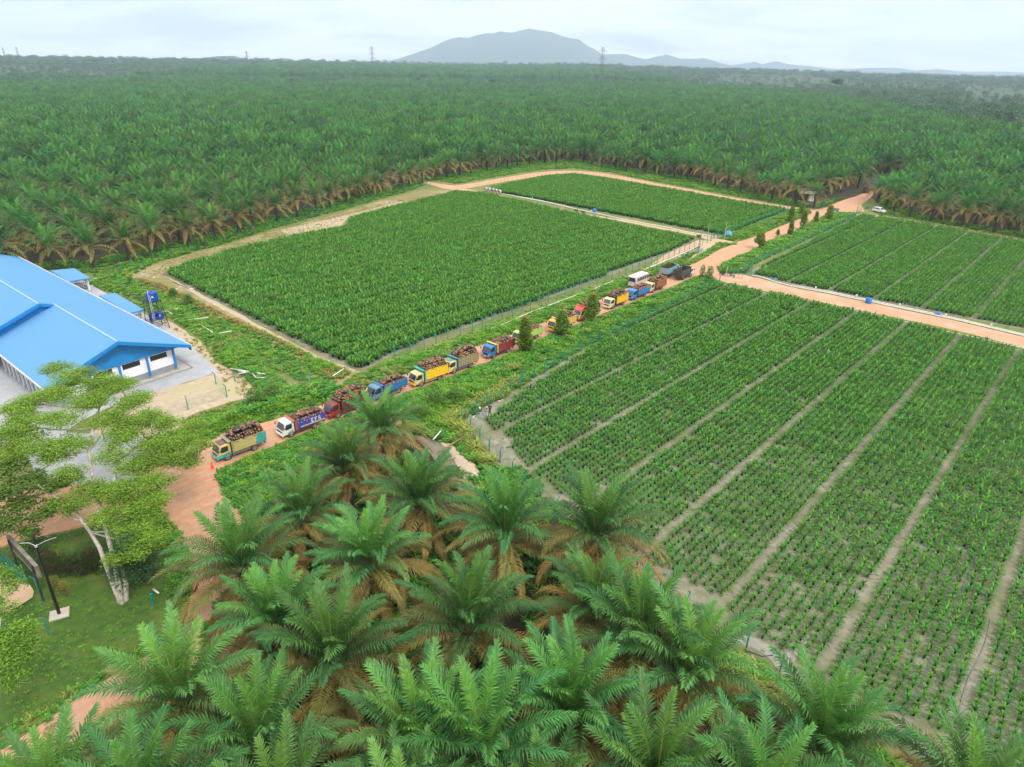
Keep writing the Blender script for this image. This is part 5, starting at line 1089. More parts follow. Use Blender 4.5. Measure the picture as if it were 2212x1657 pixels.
T5 = truck(G(909.4, 836), G(949.5, 822), 'cream cab truck with bright yellow box and teal headboard', CREAM, ('box_yellow', (.82, .52, .02), .4, .12), ('headboard_teal', (.03, .40, .30), .4, .2), 1.45, frame=YEL, rail=('rail_cream', (.55, .42, .25), .5, .4))
T6 = truck(G(980.2, 808), G(1017, 794.5), 'cream cab truck with weathered wooden box and blue headboard', CREAM, ('box_weathered', (.30, .24, .12), .8, .55), ('headboard_faded_blue', (.05, .22, .32), .6, .35), 1.45, roof=('roof_green', (.16, .30, .20), .6, .3), rail=('rail_grey', (.2, .2, .2), .6, .4))
T7 = truck(G(1065, 775.2), G(1098, 761.5), 'blue cab truck with dark red box and yellow headboard', ('cab_blue', (.02, .18, .45), .35, .2), ('box_dark_red', (.28, .035, .03), .5, .25), ('headboard_yellow', (.65, .48, .10), .5, .3), 1.3, style='plain', frame=('bumper_grey', (.15, .15, .15)))
T8 = truck(G(1124, 746), G(1163, 731), 'lime green truck half hidden by the columnar tree', LIME, ('box_lime', (.40, .56, .12), .4, .15), ('headboard_dull', (.12, .10, .08), .6, .3), 1.15)
T9 = truck(G(1199.5, 720), G(1236, 706), 'orange yellow cab truck behind the round green tree', ('cab_orange_yellow', (.82, .45, .06), .35, .15), ('box_pale_orange', (.70, .45, .10), .4, .25), ('headboard_cream', (.55, .42, .22)), 1.25)
T10 = truck(G(1253, 696), G(1289, 681.5), 'yellow cab truck with red roof deflector and black box', ('cab_light_yellow', (.85, .58, .14), .35, .15), ('box_black', (.02, .022, .03), .5, .2), ('headboard_orange', (.55, .10, .05), .5, .2), 1.6, visor=('deflector_red', (.75, .10, .06), .35, .1), frame=('bumper_red', (.55, .12, .06)), style='ribs')
T11 = truck(G(1318.7, 670), G(1349, 658), 'pale cab truck with golden yellow box and navy headboard', ('cab_ivory', (.72, .62, .32), .35, .2), ('box_golden', (.85, .48, .01), .4, .1), ('headboard_navy', (.03, .04, .08), .5, .2), 1.45, glass=M_glass2)
T12 = truck(G(1367.7, 650.5), G(1396, 639.5), 'all blue truck beside the minibus', ('cab_bright_blue', (.02, .22, .60), .35, .12), ('box_bright_blue', (.02, .20, .55), .4, .15), ('headboard_grey_blue', (.10, .16, .25), .5, .3), 1.0, glass=M_glass2, style='ribs')
T13 = truck(G(1407.3, 634), G(1431, 624.8), 'cream cab truck with rust brown box at the back of the queue', CREAM, ('box_rust', (.36, .11, .03), .6, .3), ('headboard_brown', (.12, .07, .045), .6, .3), 1.4, glass=M_glass2, style='slat')
T14 = truck(G(1496.5, 596.5), G(1470, 607.5), 'black bodied empty truck with white cab driving away from the queue', WHT, ('box_blackish', (.05, .07, .07), .6, .35), ('headboard_black', (.03, .03, .03), .6, .35), 1.45, near='right', style='ribs', tail=('tail_dark', (.045, .035, .035), .7, .4), frame=('bumper_grey', (.15, .15, .15)))
T15 = truck(G(1467, 590), G(1441, 601), 'faded light blue truck parked beside the black bodied truck', ('cab_light_blue', (.20, .45, .55), .4, .3), ('box_faded_blue', (.16, .42, .50), .6, .35), ('headboard_light_blue', (.16, .40, .48), .6, .35), 1.35, near='right', style='ribs', tail=('tail_faded', (.28, .38, .40), .7, .5))
T16 = truck(G(1882, 413.5), G(1871, 420.5), 'small orange cab truck with black tipper bin leaving between the palms', ('cab_orange', (.85, .42, .02), .35, .1), ('bin_black', (.03, .03, .035), .6, .3), ('bin_head', (.03, .03, .035), .6, .3), 1.1, near='right', style='plain', boxlen=3.6)
left = []
left.append(individual_bunches(T1, 3, 1, 'oil palm fruit bunch in the load of the pale yellow and turquoise truck', 'fruit bunches on the first truck', 150, .45))
left.append(individual_bunches(T2, 1, 2, 'oil palm fruit bunch in the load of the white cab truck with the purple box', 'fruit bunches on the purple truck', 75, .3))
left.append(individual_bunches(T5, 3, 5, 'oil palm fruit bunch in the load of the bright yellow box truck', 'fruit bunches on the bright yellow truck', 75, .35))
for T, L, s_, tp in ((T3, 3, 3, .4), (T4, 1, 4, .35), (T6, 3, 6, .45), (T7, 1, 7, .2), (T8, 1, 8, .1), (T9, 2, 9, .35), (T10, 2, 10, .4), (T11, 2, 11, .4), (T12, 2, 12, .3), (T13, 2, 13, .35)):
    left.append(heap(T, L, seed=s_, top=tp))
W = np.concatenate([l[0] for l in left]); R = np.concatenate([l[1] for l in left]); n = len(W); print('bunches', n)
r6 = np.random.default_rng(44)
scatter('fruit_bunches', BUN, W, R, r6.uniform(.78, 1.05, n), r6.integers(0, 10, n), 'oil palm fruit heaped on the other trucks of the queue', tilt=r6.normal(0, .3, (n, 2)))
# stalks on the light blue truck
mb = MB(); c_, s_ = math.cos(T15['rz']), math.sin(T15['rz'])
W, R = heap(T15, 1, seed=15, top=.35)
sk = [clump(80 + k, 14, .34, .05, (.13, .075, .035), .15, .3, name='empty_stalk') for k in range(2)]
scatter('empty_fruit_stalks', sk, W, R, np.full(len(W), 1.1), np.arange(len(W)) % 2, 'heap of dry brown fruit stalks on the faded light blue truck')

# ------------------------------------------------------------------ minibus, car, motorcycles
def minibus(pr, pf):
    hd = (pf - pr) / np.hypot(*(pf - pr)); rz = math.atan2(hd[1], hd[0]); lf = np.array([-hd[1], hd[0]]); ctr = (pf + pr) / 2 + lf * .85
    e_ = empty('minibus', (ctr[0], ctr[1], .055), rz, 1, 'silver white minibus parked beside the queue near the blue truck', 'minibus')
    b = MB(); b.prism([(-3.0, .45), (-3.05, 1.3), (-2.95, 2.35), (-2.8, 2.55), (2.2, 2.58), (2.55, 2.4), (3.0, 1.4), (3.05, .45)], -.97, .97); bo = bevel(b.obj('body', paint('paint_silver', (.55, .55, .52), .3, .1), e_), .12, 3)
    r_ = MB(); r_.prism([(-2.85, 2.5), (-2.75, 2.63), (2.1, 2.66), (2.4, 2.5)], -.86, .86); bevel(r_.obj('roof', paint('paint_roof_white', (.80, .80, .80), .35, .08), e_), .05)
    for sy in (-1, 1):
        for k in range(4): g = MB(); x = -2.3 + k * 1.0; g.box(x, x + .88, sy * .965, sy * .985, 1.45, 2.2); g.obj('window', M_glass, e_)
        g = MB(); g.prism([(1.75, 1.4), (1.75, 2.2), (2.35, 2.2), (2.7, 1.4)], sy * .965, sy * .985); g.obj('window', M_glass, e_)
        l_ = MB(); l_.box(-3.08, -3.0, sy * .88 - .06, sy * .88 + .06, 1.0, 1.9); l_.obj('tail_light', M_red, e_)
        for x in (-1.7, 1.75): wheel(e_, x, sy * .84, .36, s=.86, flip=sy < 0)
        m = MB(); m.tube([(2.5, sy * .95, 1.9), (2.7, sy * 1.15, 1.95)], .02, 4); m.box(2.66, 2.74, sy * 1.15 - .08, sy * 1.15 + .08, 1.65, 1.95); m.obj('mirror', M_black, e_)
    g = MB(); g.add([(-3.075, -.8, 1.45), (-3.075, .8, 1.45), (-2.985, .75, 2.3), (-2.985, -.75, 2.3), (-3.0, -.8, 1.45), (-3.0, .8, 1.45), (-2.93, .75, 2.3), (-2.93, -.75, 2.3)], [(0, 3, 2, 1), (4, 5, 6, 7), (0, 1, 5, 4), (3, 7, 6, 2)]); g.obj('rear_window', M_glass, e_)
    g = MB(); g.add([(3.02, -.85, 1.42), (3.02, .85, 1.42), (2.6, .8, 2.32), (2.6, -.8, 2.32), (2.9, -.85, 1.42), (2.9, .85, 1.42), (2.5, .8, 2.32), (2.5, -.8, 2.32)], [(0, 1, 2, 3), (4, 7, 6, 5), (3, 2, 6, 7)]); g.obj('windshield', M_glass, e_)
    bp = MB(); bp.box(-3.16, -3.0, -.95, .95, .42, .72); bp.box(3.0, 3.16, -.95, .95, .42, .7); bevel(bp.obj('bumper', paint('bumper_silver', (.4, .4, .4), .4, .2), e_), .04)
minibus(G(1375, 622.5), G(1397, 613.5))
def car(pr, pf, label):
    hd = (pf - pr) / np.hypot(*(pf - pr)); rz = math.atan2(hd[1], hd[0]); lf = np.array([-hd[1], hd[0]]); ctr = (pf + pr) / 2 + lf * .75
    e_ = empty('parked_car', (ctr[0], ctr[1], .04), rz, 1, label, 'car')
    b = MB(); b.prism([(-2.2, .38), (-2.25, .95), (-2.15, 1.15), (-2.0, 1.62), (-1.7, 1.72), (.2, 1.74), (.6, 1.6), (1.25, 1.12), (2.0, .98), (2.25, .75), (2.28, .38)], -.84, .84); bevel(b.obj('body', paint('paint_pearl_white', (.80, .80, .80), .25, .05), e_), .1, 3)
    for sy in (-1, 1):
        for pr_ in ([(-2.0, 1.15), (-1.85, 1.55), (-1.1, 1.6), (-1.1, 1.15)], [(-1.02, 1.15), (-1.02, 1.6), (-.2, 1.62), (-.2, 1.15)], [(-.12, 1.15), (-.12, 1.62), (.25, 1.6), (.95, 1.15)]):
            g = MB(); g.prism(pr_, sy * .838, sy * .85); g.obj('window', M_glass, e_)
        for x in (-1.35, 1.4): wheel(e_, x, sy * .76, .32, s=.76, flip=sy < 0)
        l_ = MB(); l_.box(2.1, 2.26, sy * .62 - .15, sy * .62 + .15, .72, .88); bevel(l_.obj('headlight', M_lamp, e_), .03)
        l_ = MB(); l_.box(-2.27, -2.2, sy * .72 - .09, sy * .72 + .09, .85, 1.15); l_.obj('tail_light', M_red, e_)
        m = MB(); m.box(.7, .85, sy * .95 - .09, sy * .95 + .09, 1.1, 1.25); m.obj('mirror', M_black, e_)
    g = MB(); g.add([(1.22, -.7, 1.16), (1.22, .7, 1.16), (.62, .62, 1.6), (.62, -.62, 1.6), (1.1, -.7, 1.12), (1.1, .7, 1.12), (.5, .62, 1.56), (.5, -.62, 1.56)], [(0, 1, 2, 3), (4, 7, 6, 5), (0, 4, 5, 1)]); g.obj('windshield', M_glass, e_)
    rr = MB(); [rr.tube([(-1.7, y, 1.76), (.1, y, 1.79)], .02, 5) for y in (-.65, .65)]; rr.obj('roof_rail', M_steel, e_)
car(G(1885.6, 457.5), G(1904.8, 461.5), 'white people carrier parked under the palms right of the far junction')
def moto(p, rz, label, col=(.03, .05, .10)):
    e_ = empty('motorcycle', (p[0], p[1], .05), rz, 1, label, 'motorcycle', 'parked motorcycles')
    for x in (-.62, .62):
        w_ = MB(); a = np.linspace(0, 2 * math.pi, 14, endpoint=False); w_.lathe([(.24, -.04), (.30, -.04), (.31, 0), (.30, .04), (.24, .04)], 14, 'y', (x, 0, .3), closed=True)
        [w_.tube([(x, 0, .3), (x + .25 * math.cos(t), 0, .3 + .25 * math.sin(t))], .01, 3) for t in a[::3]]; w_.obj('wheel', M_tyre, e_)
    b = MB(); b.prism([(-.55, .45), (-.8, .75), (-.3, .72), (.1, .5), (.35, .55), (.5, .95), (.42, .98), (.2, .65), (.0, .42), (-.2, .35)], -.1, .1); bevel(b.obj('body', paint('moto_' + '%d' % int(col[0] * 100), col, .3, .2), e_), .03)
    s_ = MB(); s_.prism([(-.8, .76), (-.75, .86), (-.2, .80), (.0, .68), (-.3, .70)], -.13, .13); bevel(s_.obj('seat', M_black, e_), .03)
    h_ = MB(); h_.tube([(.62, 0, .3), (.42, 0, 1.0)], .03, 6); h_.tube([(.36, -.33, 1.06), (.44, 0, 1.0), (.36, .33, 1.06)], .018, 5); h_.box(.45, .55, -.08, .08, .85, 1.0); h_.obj('handlebar', M_steel, e_)
    l_ = MB(); l_.tube([(0, .1, .35), (-.1, .28, 0)], .015, 4); l_.box(-.25, .25, -.12, .12, .2, .42); l_.obj('engine', M_steel, e_)
c5 = lambda x, y: GZ(x, y, 2500, 820, 5.5225); c9 = lambda x, y: GZ(x, y, 1750, 650, 3.687); c8 = lambda x, y: GZ(x, y, 2850, 640, 3.687)
moto(c5(1160, 1185), -.5, 'dark motorcycle at the branch road mouth, left of the gate')
moto(c5(1330, 1205), -.6, 'white and grey motorcycle right beside the green gate post', (.35, .35, .37))
moto(c5(660, 405), -.9, 'dark motorcycle at the corner of the long bed by the mid track', (.02, .02, .03))
moto(c9(1515, 535), -.7, 'blue motorcycle on the mid nursery track beside the pipes', (.04, .08, .25))
moto(c9(1610, 562), -.6, 'red motorcycle on the mid nursery track right of the blue one', (.4, .03, .03))
moto(c8(1478, 535), .2, 'motorcycle parked left of the white car', (.10, .25, .30))
moto(c8(655, 545), -.3, 'motorcycle with rider stop at the far junction corner', (.1, .2, .05))

# ------------------------------------------------------------------ people
def person(p, rz, label, top, legs, hat=None, pose=0, hgt=1.65, z0=.03, robe=False):
    e_ = empty('person', (p[0], p[1], z0), rz, hgt / 1.7, label, 'person')
    def skin(name, V, E, R, m, root=0):
        me = bpy.data.meshes.new(name); me.from_pydata(V, E, []); me.materials.append(m); o = bpy.data.objects.new(name, me); scene.collection.objects.link(o); o.parent = e_
        s_ = o.modifiers.new('skin', 'SKIN'); o.modifiers.new('sub', 'SUBSURF').render_levels = 1
        for i, r in enumerate(R): d = me.skin_vertices[0].data[i]; d.radius = (r, r * .85) if not isinstance(r, tuple) else r; d.use_root = i == root
        return o
    st = .18 * (1 if pose % 2 else .4)
    V = [(0, 0, .92), (0, 0, 1.15), (0, 0, 1.38), (.01, 0, 1.47), (.03, 0, 1.56), (.03, 0, 1.66), (0, .10, .88), (st, .10, .48), (st * .6, .11, .08), (st * .6 + .14, .12, .03), (0, -.10, .88), (-st, -.10, .48), (-st * 1.3, -.11, .08), (-st * 1.3 + .14, -.12, .03)]
    E = [(0, 1), (1, 2), (2, 3), (3, 4), (4, 5), (0, 6), (6, 7), (7, 8), (8, 9), (0, 10), (10, 11), (11, 12), (12, 13)]
    R = [(.14, .10), (.13, .10), (.16, .10), .055, .09, .075, .085, .06, .045, .04, .085, .06, .045, .04]
    for sy in (-1, 1):
        b = len(V); V += [(0, sy * .19, 1.40), (.03, sy * .25, 1.14), (.14, sy * .24, .92), (.18, sy * .235, .85)]; E += [(2, b), (b, b + 1), (b + 1, b + 2), (b + 2, b + 3)]; R += [.055, .042, .032, .038]
        for k in range(5):
            j = len(V); a = (k - 2) * .02; V += [(.205 + (.0 if k else -.03), sy * (.235) + a, .80 - .005 * abs(k - 2)), (.215, sy * .235 + a * 1.2, .755 if k else .79)]; E += [(b + 3, j), (j, j + 1)]; R += [.010, .008]
    skin('body', V, E, R, M_skin)
    sh = [(0, 0, .95), (0, 0, 1.15), (0, 0, 1.38), (0, 0, 1.44)]; Vs = list(sh); Es = [(0, 1), (1, 2), (2, 3)]; Rs = [(.165, .13), (.155, .125), (.185, .125), .08]
    for sy in (-1, 1): b = len(Vs); Vs += [(0, sy * .20, 1.39), (.03, sy * .26, 1.14), (.12, sy * .25, .96)]; Es += [(2, b), (b, b + 1), (b + 1, b + 2)]; Rs += [.07, .058, .05]
    skin('shirt', Vs, Es, Rs, pmat('cloth', top, None, 6, .9))
    if robe: skin('skirt', [(0, 0, .98), (0, 0, .5), (0, 0, .12)], [(0, 1), (1, 2)], [(.17, .14), (.22, .19), (.27, .23)], pmat('cloth', legs, None, 6, .9))
    else: skin('trousers', [(0, 0, .95), (0, .10, .86), (st, .10, .48), (st * .6, .11, .12), (0, -.10, .86), (-st, -.10, .48), (-st * 1.3, -.11, .12)], [(0, 1), (1, 2), (2, 3), (0, 4), (4, 5), (5, 6)], [(.155, .12), .105, .078, .065, .105, .078, .065], pmat('cloth', legs, None, 6, .9))
    if hat is not None:
        h_ = MB(); h_.lathe([(0, .13), (.08, .115), (.13, .05), (.14, -.01), (.17, -.03), (.13, -.02)], 12, 'z', (.03, 0, 1.64)); h_.obj('helmet' if sum(hat) > 2 else 'hat', pmat('hat', hat, None, 4, .4), e_, smooth=True)
    else:
        h_ = MB(); h_.lathe([(0, .12), (.07, .10), (.098, .04), (.10, -.03), (.05, -.04)], 12, 'z', (.02, 0, 1.64)); h_.obj('hair', M_black, e_, smooth=True)
cA = lambda x, y: GZ(x, y, 1750, 1480, 11.045)
person(cA(550, 985), 2.0, 'person in white helmet, dark jacket and light blue jeans by the seedling bed', (.03, .04, .08), (.20, .42, .60), (.85, .83, .78), 1)
person(cA(840, 950), 1.6, 'person in pale grey clothes and headscarf at the nursery corner', (.45, .43, .48), (.45, .43, .48), (.5, .48, .42), 0, robe=True)
person(cA(960, 800), 1.2, 'person in black with dark trousers behind the pale grey one', (.015, .02, .035), (.03, .03, .04), None, 0)
person(c7(1850, 440), .6, 'person in dark clothes standing by the white cab of the black truck', (.04, .05, .06), (.06, .09, .12), None, 0, 1.7)
person(c5(1520, 1125), .8, 'person in pale shirt standing behind the green gate', (.55, .60, .66), (.03, .06, .10), None, 0)
person(c5(1640, 1120), 2.8, 'person in blue shirt at the bed corner inside the gate', (.20, .36, .5), (.03, .05, .08), None, 1)
person(GZ(1690, 1100, 2500, 820, 5.5225), 1.8, 'person in greenish shirt beside the gate, bending to seedlings', (.04, .22, .2), (.05, .08, .1), None, 1, 1.5)
person(c5(700, 430), .5, 'person in pale shirt standing at the motorcycle on the bed corner', (.4, .42, .5), (.08, .08, .12), None, 0)
person(c8(685, 558), 1.0, 'person beside the motorcycle at the far junction corner', (.1, .1, .08), (.2, .2, .2), None, 0)
person(c5(1372, 345), .6, 'person in light shirt right of the blue tarpaulin', (.5, .55, .62), (.2, .3, .4), None, 0)
# ------------------------------------------------------------------ the blue roofed hall
R0 = np.array([-50.72, 99.85]); uu = np.array([-.584, -.812]); ww = np.array([-.763, .647])
def Bp(a, b, z): p = R0 + a * uu + b * ww; return (p[0], p[1], z)
def bbox(mb, a0, a1, b0, b1, z0, z1, mi=0):
    V = [Bp(a, b, z) for a in (a0, a1) for b in (b0, b1) for z in (z0, z1)]
    return mb.add(V, [(0, 1, 3, 2), (4, 6, 7, 5), (0, 4, 5, 1), (2, 3, 7, 6), (0, 2, 6, 4), (1, 5, 7, 3)], mi)
def slab(mb, pts, t):           # quad with thickness downwards
    p = np.array(pts); q = p - [0, 0, t]; return mb.add(np.concatenate([p, q]), [(0, 1, 2, 3), (7, 6, 5, 4), (0, 4, 5, 1), (1, 5, 6, 2), (2, 6, 7, 3), (3, 7, 4, 0)])
def roofmat(name, c, ang):
    m, nt, p = base_nodes(name); p.inputs['Roughness'].default_value = .8; p.inputs['Specular IOR Level'].default_value = .15
    tc = N(nt, 'ShaderNodeTexCoord'); mp = N(nt, 'ShaderNodeMapping'); mp.inputs['Rotation'].default_value = (0, 0, ang); lk(nt, tc.outputs['Object'], mp.inputs[0])
    wv = N(nt, 'ShaderNodeTexWave', wave_type='BANDS', bands_direction='X', wave_profile='SIN'); wv.inputs['Scale'].default_value = 1.3; lk(nt, mp.outputs[0], wv.inputs['Vector'])
    b = N(nt, 'ShaderNodeBump'); b.inputs['Strength'].default_value = .3; b.inputs['Distance'].default_value = .03; lk(nt, wv.outputs[0], b.inputs['Height']); lk(nt, b.outputs[0], p.inputs['Normal'])
    nz = N(nt, 'ShaderNodeTexNoise'); nz.inputs['Scale'].default_value = .25; nz.inputs['Detail'].default_value = 6; lk(nt, tc.outputs['Object'], nz.inputs['Vector'])
    mx = N(nt, 'ShaderNodeMix', data_type='RGBA'); mx.inputs[6].default_value = (*[x * .96 for x in c], 1); mx.inputs[7].default_value = (*[min(1, x * 1.04) for x in c], 1); lk(nt, nz.outputs[0], mx.inputs[0]); lk(nt, mx.outputs[2], p.inputs['Base Color'])
    return m
wa = math.atan2(ww[1], ww[0])
M_roof = roofmat('blue_metal_roof', (.115, .29, .52), -wa)
M_trim = pmat('blue_trim', (.012, .22, .56), None, 1, .5); M_wall = pmat('white_wall', (.80, .79, .80), (.74, .73, .74), .6, .7); M_plinth = pmat('grey_plinth', (.26, .28, .32), (.22, .24, .27), .8, .7)
M_gut = pmat('gutter_metal', (.55, .54, .52), (.42, .42, .42), 2, .5); M_dark = pmat('dark_opening', (.015, .018, .02), None, 1, .3); M_ridge = pmat('ridge_cap', (.38, .58, .80), (.30, .50, .75), 2, .45)
ZE, ZR, HW, LEN, LS = 3.9, 7.7, 10.43, 81.0, 25.0
sl = (ZR - ZE) / HW
hall = empty('blue_roofed_hall', Bp(0, 0, 0), 0, 1, 'long white hall with a stepped bright blue gable roof and grey plinth', 'building')
def hobj(mb, nm, mat, par=None):
    o = mb.obj(nm, mat, par or hall)
    if par is None: o.matrix_parent_inverse = Matrix.Translation(-Vector(Bp(0, 0, 0)))
    return o
m = MB(); slab(m, [Bp(0, 0, ZE), Bp(HW, 0, ZR), Bp(HW, LS, ZR), Bp(0, LS, ZE)], .12); slab(m, [Bp(HW, 0, ZR), Bp(2 * HW, 0, ZE), Bp(2 * HW, LS, ZE), Bp(HW, LS, ZR)], .12)
ro = hobj(m, 'roof', M_roof)
KR = HW + 2.3; ZK = ZE + sl * KR; KL = 2 * KR + .6
m = MB(); slab(m, [Bp(0, LS + .02, ZE), Bp(KR, LS + .02, ZK), Bp(KR, LEN, ZK), Bp(0, LEN, ZE)], .12); slab(m, [Bp(KR, LS - .5, ZK), Bp(KL, LS - .5, ZK - sl * (KL - KR)), Bp(KL, LEN, ZK - sl * (KL - KR)), Bp(KR, LEN, ZK)], .12)
rr = hobj(m, 'raised_roof', M_roof)
m = MB(); slab(m, [Bp(HW, LS - .5, ZR + .05), Bp(KR, LS - .5, ZK + .03), Bp(KR, LS + .3, ZK + .03), Bp(HW, LS + .3, ZR + .05)], .5); slab(m, [Bp(KR, LS - .75, ZK + .04), Bp(KL, LS - .75, ZK - sl * (KL - KR) + .04), Bp(KL, LS - .45, ZK - sl * (KL - KR) + .04), Bp(KR, LS - .45, ZK + .04)], .55)
hobj(m, 'step_fascia', M_trim)
m = MB(); m.add([Bp(HW, LS + .1, ZR - .3), Bp(KR, LS + .1, ZK - .4), Bp(KL, LS + .1, ZE - .5), Bp(2 * HW, LS + .1, ZE - .5), Bp(HW, LS + .4, ZR - .3), Bp(KR, LS + .4, ZK - .4), Bp(KL, LS + .4, ZE - .5), Bp(2 * HW, LS + .4, ZE - .5)], [(0, 1, 2, 3), (7, 6, 5, 4)]); hobj(m, 'clerestory_panel', M_trim)
m = MB(); m.tube([Bp(HW, 0, ZR + .02), Bp(HW, LS, ZR + .02)], .12, 6); m.tube([Bp(KR, LS - .5, ZK + .02), Bp(KR, LEN, ZK + .02)], .12, 6); hobj(m, 'ridge_cap', M_ridge)
m = MB()
for a0, a1, z0, z1 in ((0, HW, ZE, ZR), (HW, 2 * HW, ZR, ZE)): slab(m, [Bp(a0 - (.1 if a0 == 0 else 0), -.12, z0 + .03), Bp(a1 + (.1 if a0 else 0), -.12, z1 + .03), Bp(a1 + (.1 if a0 else 0), .06, z1 + .03), Bp(a0 - (.1 if a0 == 0 else 0), .06, z0 + .03)], .55)
hobj(m, 'gable_fascia', M_trim)
m = MB(); bbox(m, -.22, .0, -.1, LEN, ZE - .22, ZE - .02); bbox(m, -.26, -.20, -.1, LEN, ZE - .24, ZE + .02); bbox(m, 2 * HW, 2 * HW + .22, -.1, LS, ZE - .22, ZE - .02); hobj(m, 'gutter', M_gut)
AL, AR, B0, B1 = 2.0, 18.9, 1.8, 79.0
m = MB(); bbox(m, AL, AR, B0, B0 + .2, 1.0, 3.8); bbox(m, AL, AL + .2, B0 + .2, B1, 1.0, 4.4); bbox(m, AR - .2, AR, B0 + .2, LS - .6, 1.0, 4.4); bbox(m, AL, AR, B1, B1 + .2, 0, 4.4)
ga = [Bp(AL, B0 + .05, 3.6), Bp(AR, B0 + .05, 3.6), Bp(AR, B0 + .05, ZE + sl * 1.9), Bp(HW, B0 + .05, ZR - .2), Bp(AL, B0 + .05, ZE + sl * 1.9)]
wl = hobj(m, 'wall', M_wall)
m = MB(); bbox(m, AL - .04, AR + .04, B0 - .04, B0 + .24, 0, 1.0); bbox(m, AL - .04, AL + .2, B0 + .24, B1, 0, 1.0); bbox(m, AR - .2, AR + .04, B0 + .24, LS - .6, 0, 1.0); hobj(m, 'plinth', M_plinth)
# blue gable cladding hangs out to the front columns' line and slopes
fr0 = 1.5; m = MB()
P = [Bp(.6, fr0, ZE + .02), Bp(HW, fr0, ZR - .2), Bp(2 * HW - .6, fr0, ZE + .02), Bp(2 * HW - .6, fr0, ZE - .4), Bp(.6, fr0, ZE - .4)]
Q = [(x - uu[0] * 0 + ww[0] * .08, y + ww[1] * .08, z) for x, y, z in P]; m.add(P + Q, [(0, 1, 2, 3, 4), (9, 8, 7, 6, 5)] + [(i, 5 + i, 5 + (i + 1) % 5, (i + 1) % 5) for i in range(5)]); hobj(m, 'gable_panel', M_trim)
for a in (2.2, 6.35, 10.5, 14.65, 18.7):
    m = MB(); bbox(m, a - .14, a + .14, B0 - .36, B0 - .08, .35, 3.5); c_ = hobj(m, 'column', M_trim); m = MB(); bbox(m, a - .24, a + .24, B0 - .46, B0 - .02, 0, .35); hobj(m, 'column_foot', M_plinth)
for a in (4.6, 8.8, 12.9, 17.0):
    m = MB(); bbox(m, a - .1 - 1.25, a - .1 + 1.25, B0 - .02, B0 + .02, 2.5, 3.3); w_ = hobj(m, 'window', M_dark, None)
    m = MB(); [bbox(m, a - .1 - 1.28 + k * .85 - .03, a - .1 - 1.28 + k * .85 + .03, B0 - .04, B0 - .02, 2.47, 3.33) for k in range(4)]; hobj(m, 'window_frame', M_black)
for k in range(9):
    m = MB(); b_ = 5.0 + k * 2.1; bbox(m, AR + 1.2, AR + 1.4, b_, b_ + .25, 0, 3.7); hobj(m, 'side_column', M_wall)
m = MB(); bbox(m, AR + 1.15, AR + 1.45, 3, LS - 1, 3.0, 3.7); hobj(m, 'side_beam', M_wall)
m = MB()
for k in range(3): bbox(m, AR, AR + .03, 7 + k * 5.5, 10 + k * 5.5, .2, 2.9)
hobj(m, 'side_opening', M_dark)
m = MB(); m.tube([Bp(.2, -.1, ZE - .3), Bp(.2, .1, ZE - .55)], .1, 6); m.tube([Bp(.15, -.1, ZE - .5), Bp(.15, -.35, ZE - .6)], .16, 6); hobj(m, 'floodlight', M_black)
# apron slab round the hall
ap = np.array([Bp(a, b, 0)[:2] for a, b in ((.3, 0.4), (AR + .5, .4), (AR + .5, B0), (AL, B0), (AL, 80), (.3, 80))])
patch('hall_apron', ap, M_slab, .055, 3, 0, seed=70)
def strip(mb, P, w_, z):
    P = np.array(P); 
    for a, b in zip(P[:-1], P[1:]):
        d = (b - a) / np.hypot(*(b - a)); n_ = np.array([-d[1], d[0]]) * w_ / 2; mb.add([(*(a + n_), z), (*(b + n_), z), (*(b - n_), z), (*(a - n_), z)], [(0, 3, 2, 1)])
m = MB(); strip(m, [Bp(.2, 80, 0)[:2], Bp(.2, .3, 0)[:2], Bp(AR + .6, .3, 0)[:2]], .35, .062); tag(m.obj('drain_channel', M_plinth), kind='structure')
# two small pavilions behind
def pavilion(c4, label, z=3.0, name='pavilion'):
    P = np.array([GZ(x, y, 0, 900, 2.301, z) for x, y in c4]); o = P.mean(0)
    e_ = empty(name, (o[0], o[1], 0), 0, 1, label, 'shelter', 'small blue roofed shelters beside the hall'); L = P - o; hh = [0, 0, -.25, -.25]
    m = MB(); slab(m, [(*L[i], z + .25 + hh[i]) for i in range(4)], .14); m.obj('roof', M_roof, e_)
    m = MB()
    for i in range(4): a, b = L[i] * 1.01, L[(i + 1) % 4] * 1.01; m.tube([(*a, z + .12 + hh[i]), (*b, z + .12 + hh[(i + 1) % 4])], .13, 4)
    m.obj('fascia', M_trim, e_)
    for i in range(4):
        q = L[i] * .82; m = MB(); m.box(q[0] - .14, q[0] + .14, q[1] - .14, q[1] + .14, 0, z); m.obj('column', M_wall, e_)
    m = MB(); q = L * .8; 
    for i in (1, 2): a, b = q[i], q[(i + 1) % 4]; [m.tube([(*(a * (1 - t) + b * t), .5), (*(a * (1 - t) + b * t), 2.0)], .03, 4) for t in np.linspace(.1, .9, 8)]; m.tube([(*a, 1.9), (*b, 1.9)], .05, 4); m.tube([(*a, .6), (*b, .6)], .05, 4)
    m.obj('grille', M_black, e_)
    m = MB(); q = L * .92; m.add([(*q[i], .05) for i in range(4)] + [(*q[i], .14) for i in range(4)], [(4, 5, 6, 7), (0, 1, 5, 4), (1, 2, 6, 5), (2, 3, 7, 6), (3, 0, 4, 7)]); m.obj('floor_slab', M_conc, e_)
pavilion([(440, 275), (640, 253), (775, 325), (590, 355)], 'small blue roofed shelter farther back beside the hall')
pavilion([(860, 490), (995, 468), (1240, 600), (1115, 630)], 'low blue roofed shelter next to the water tank stand')
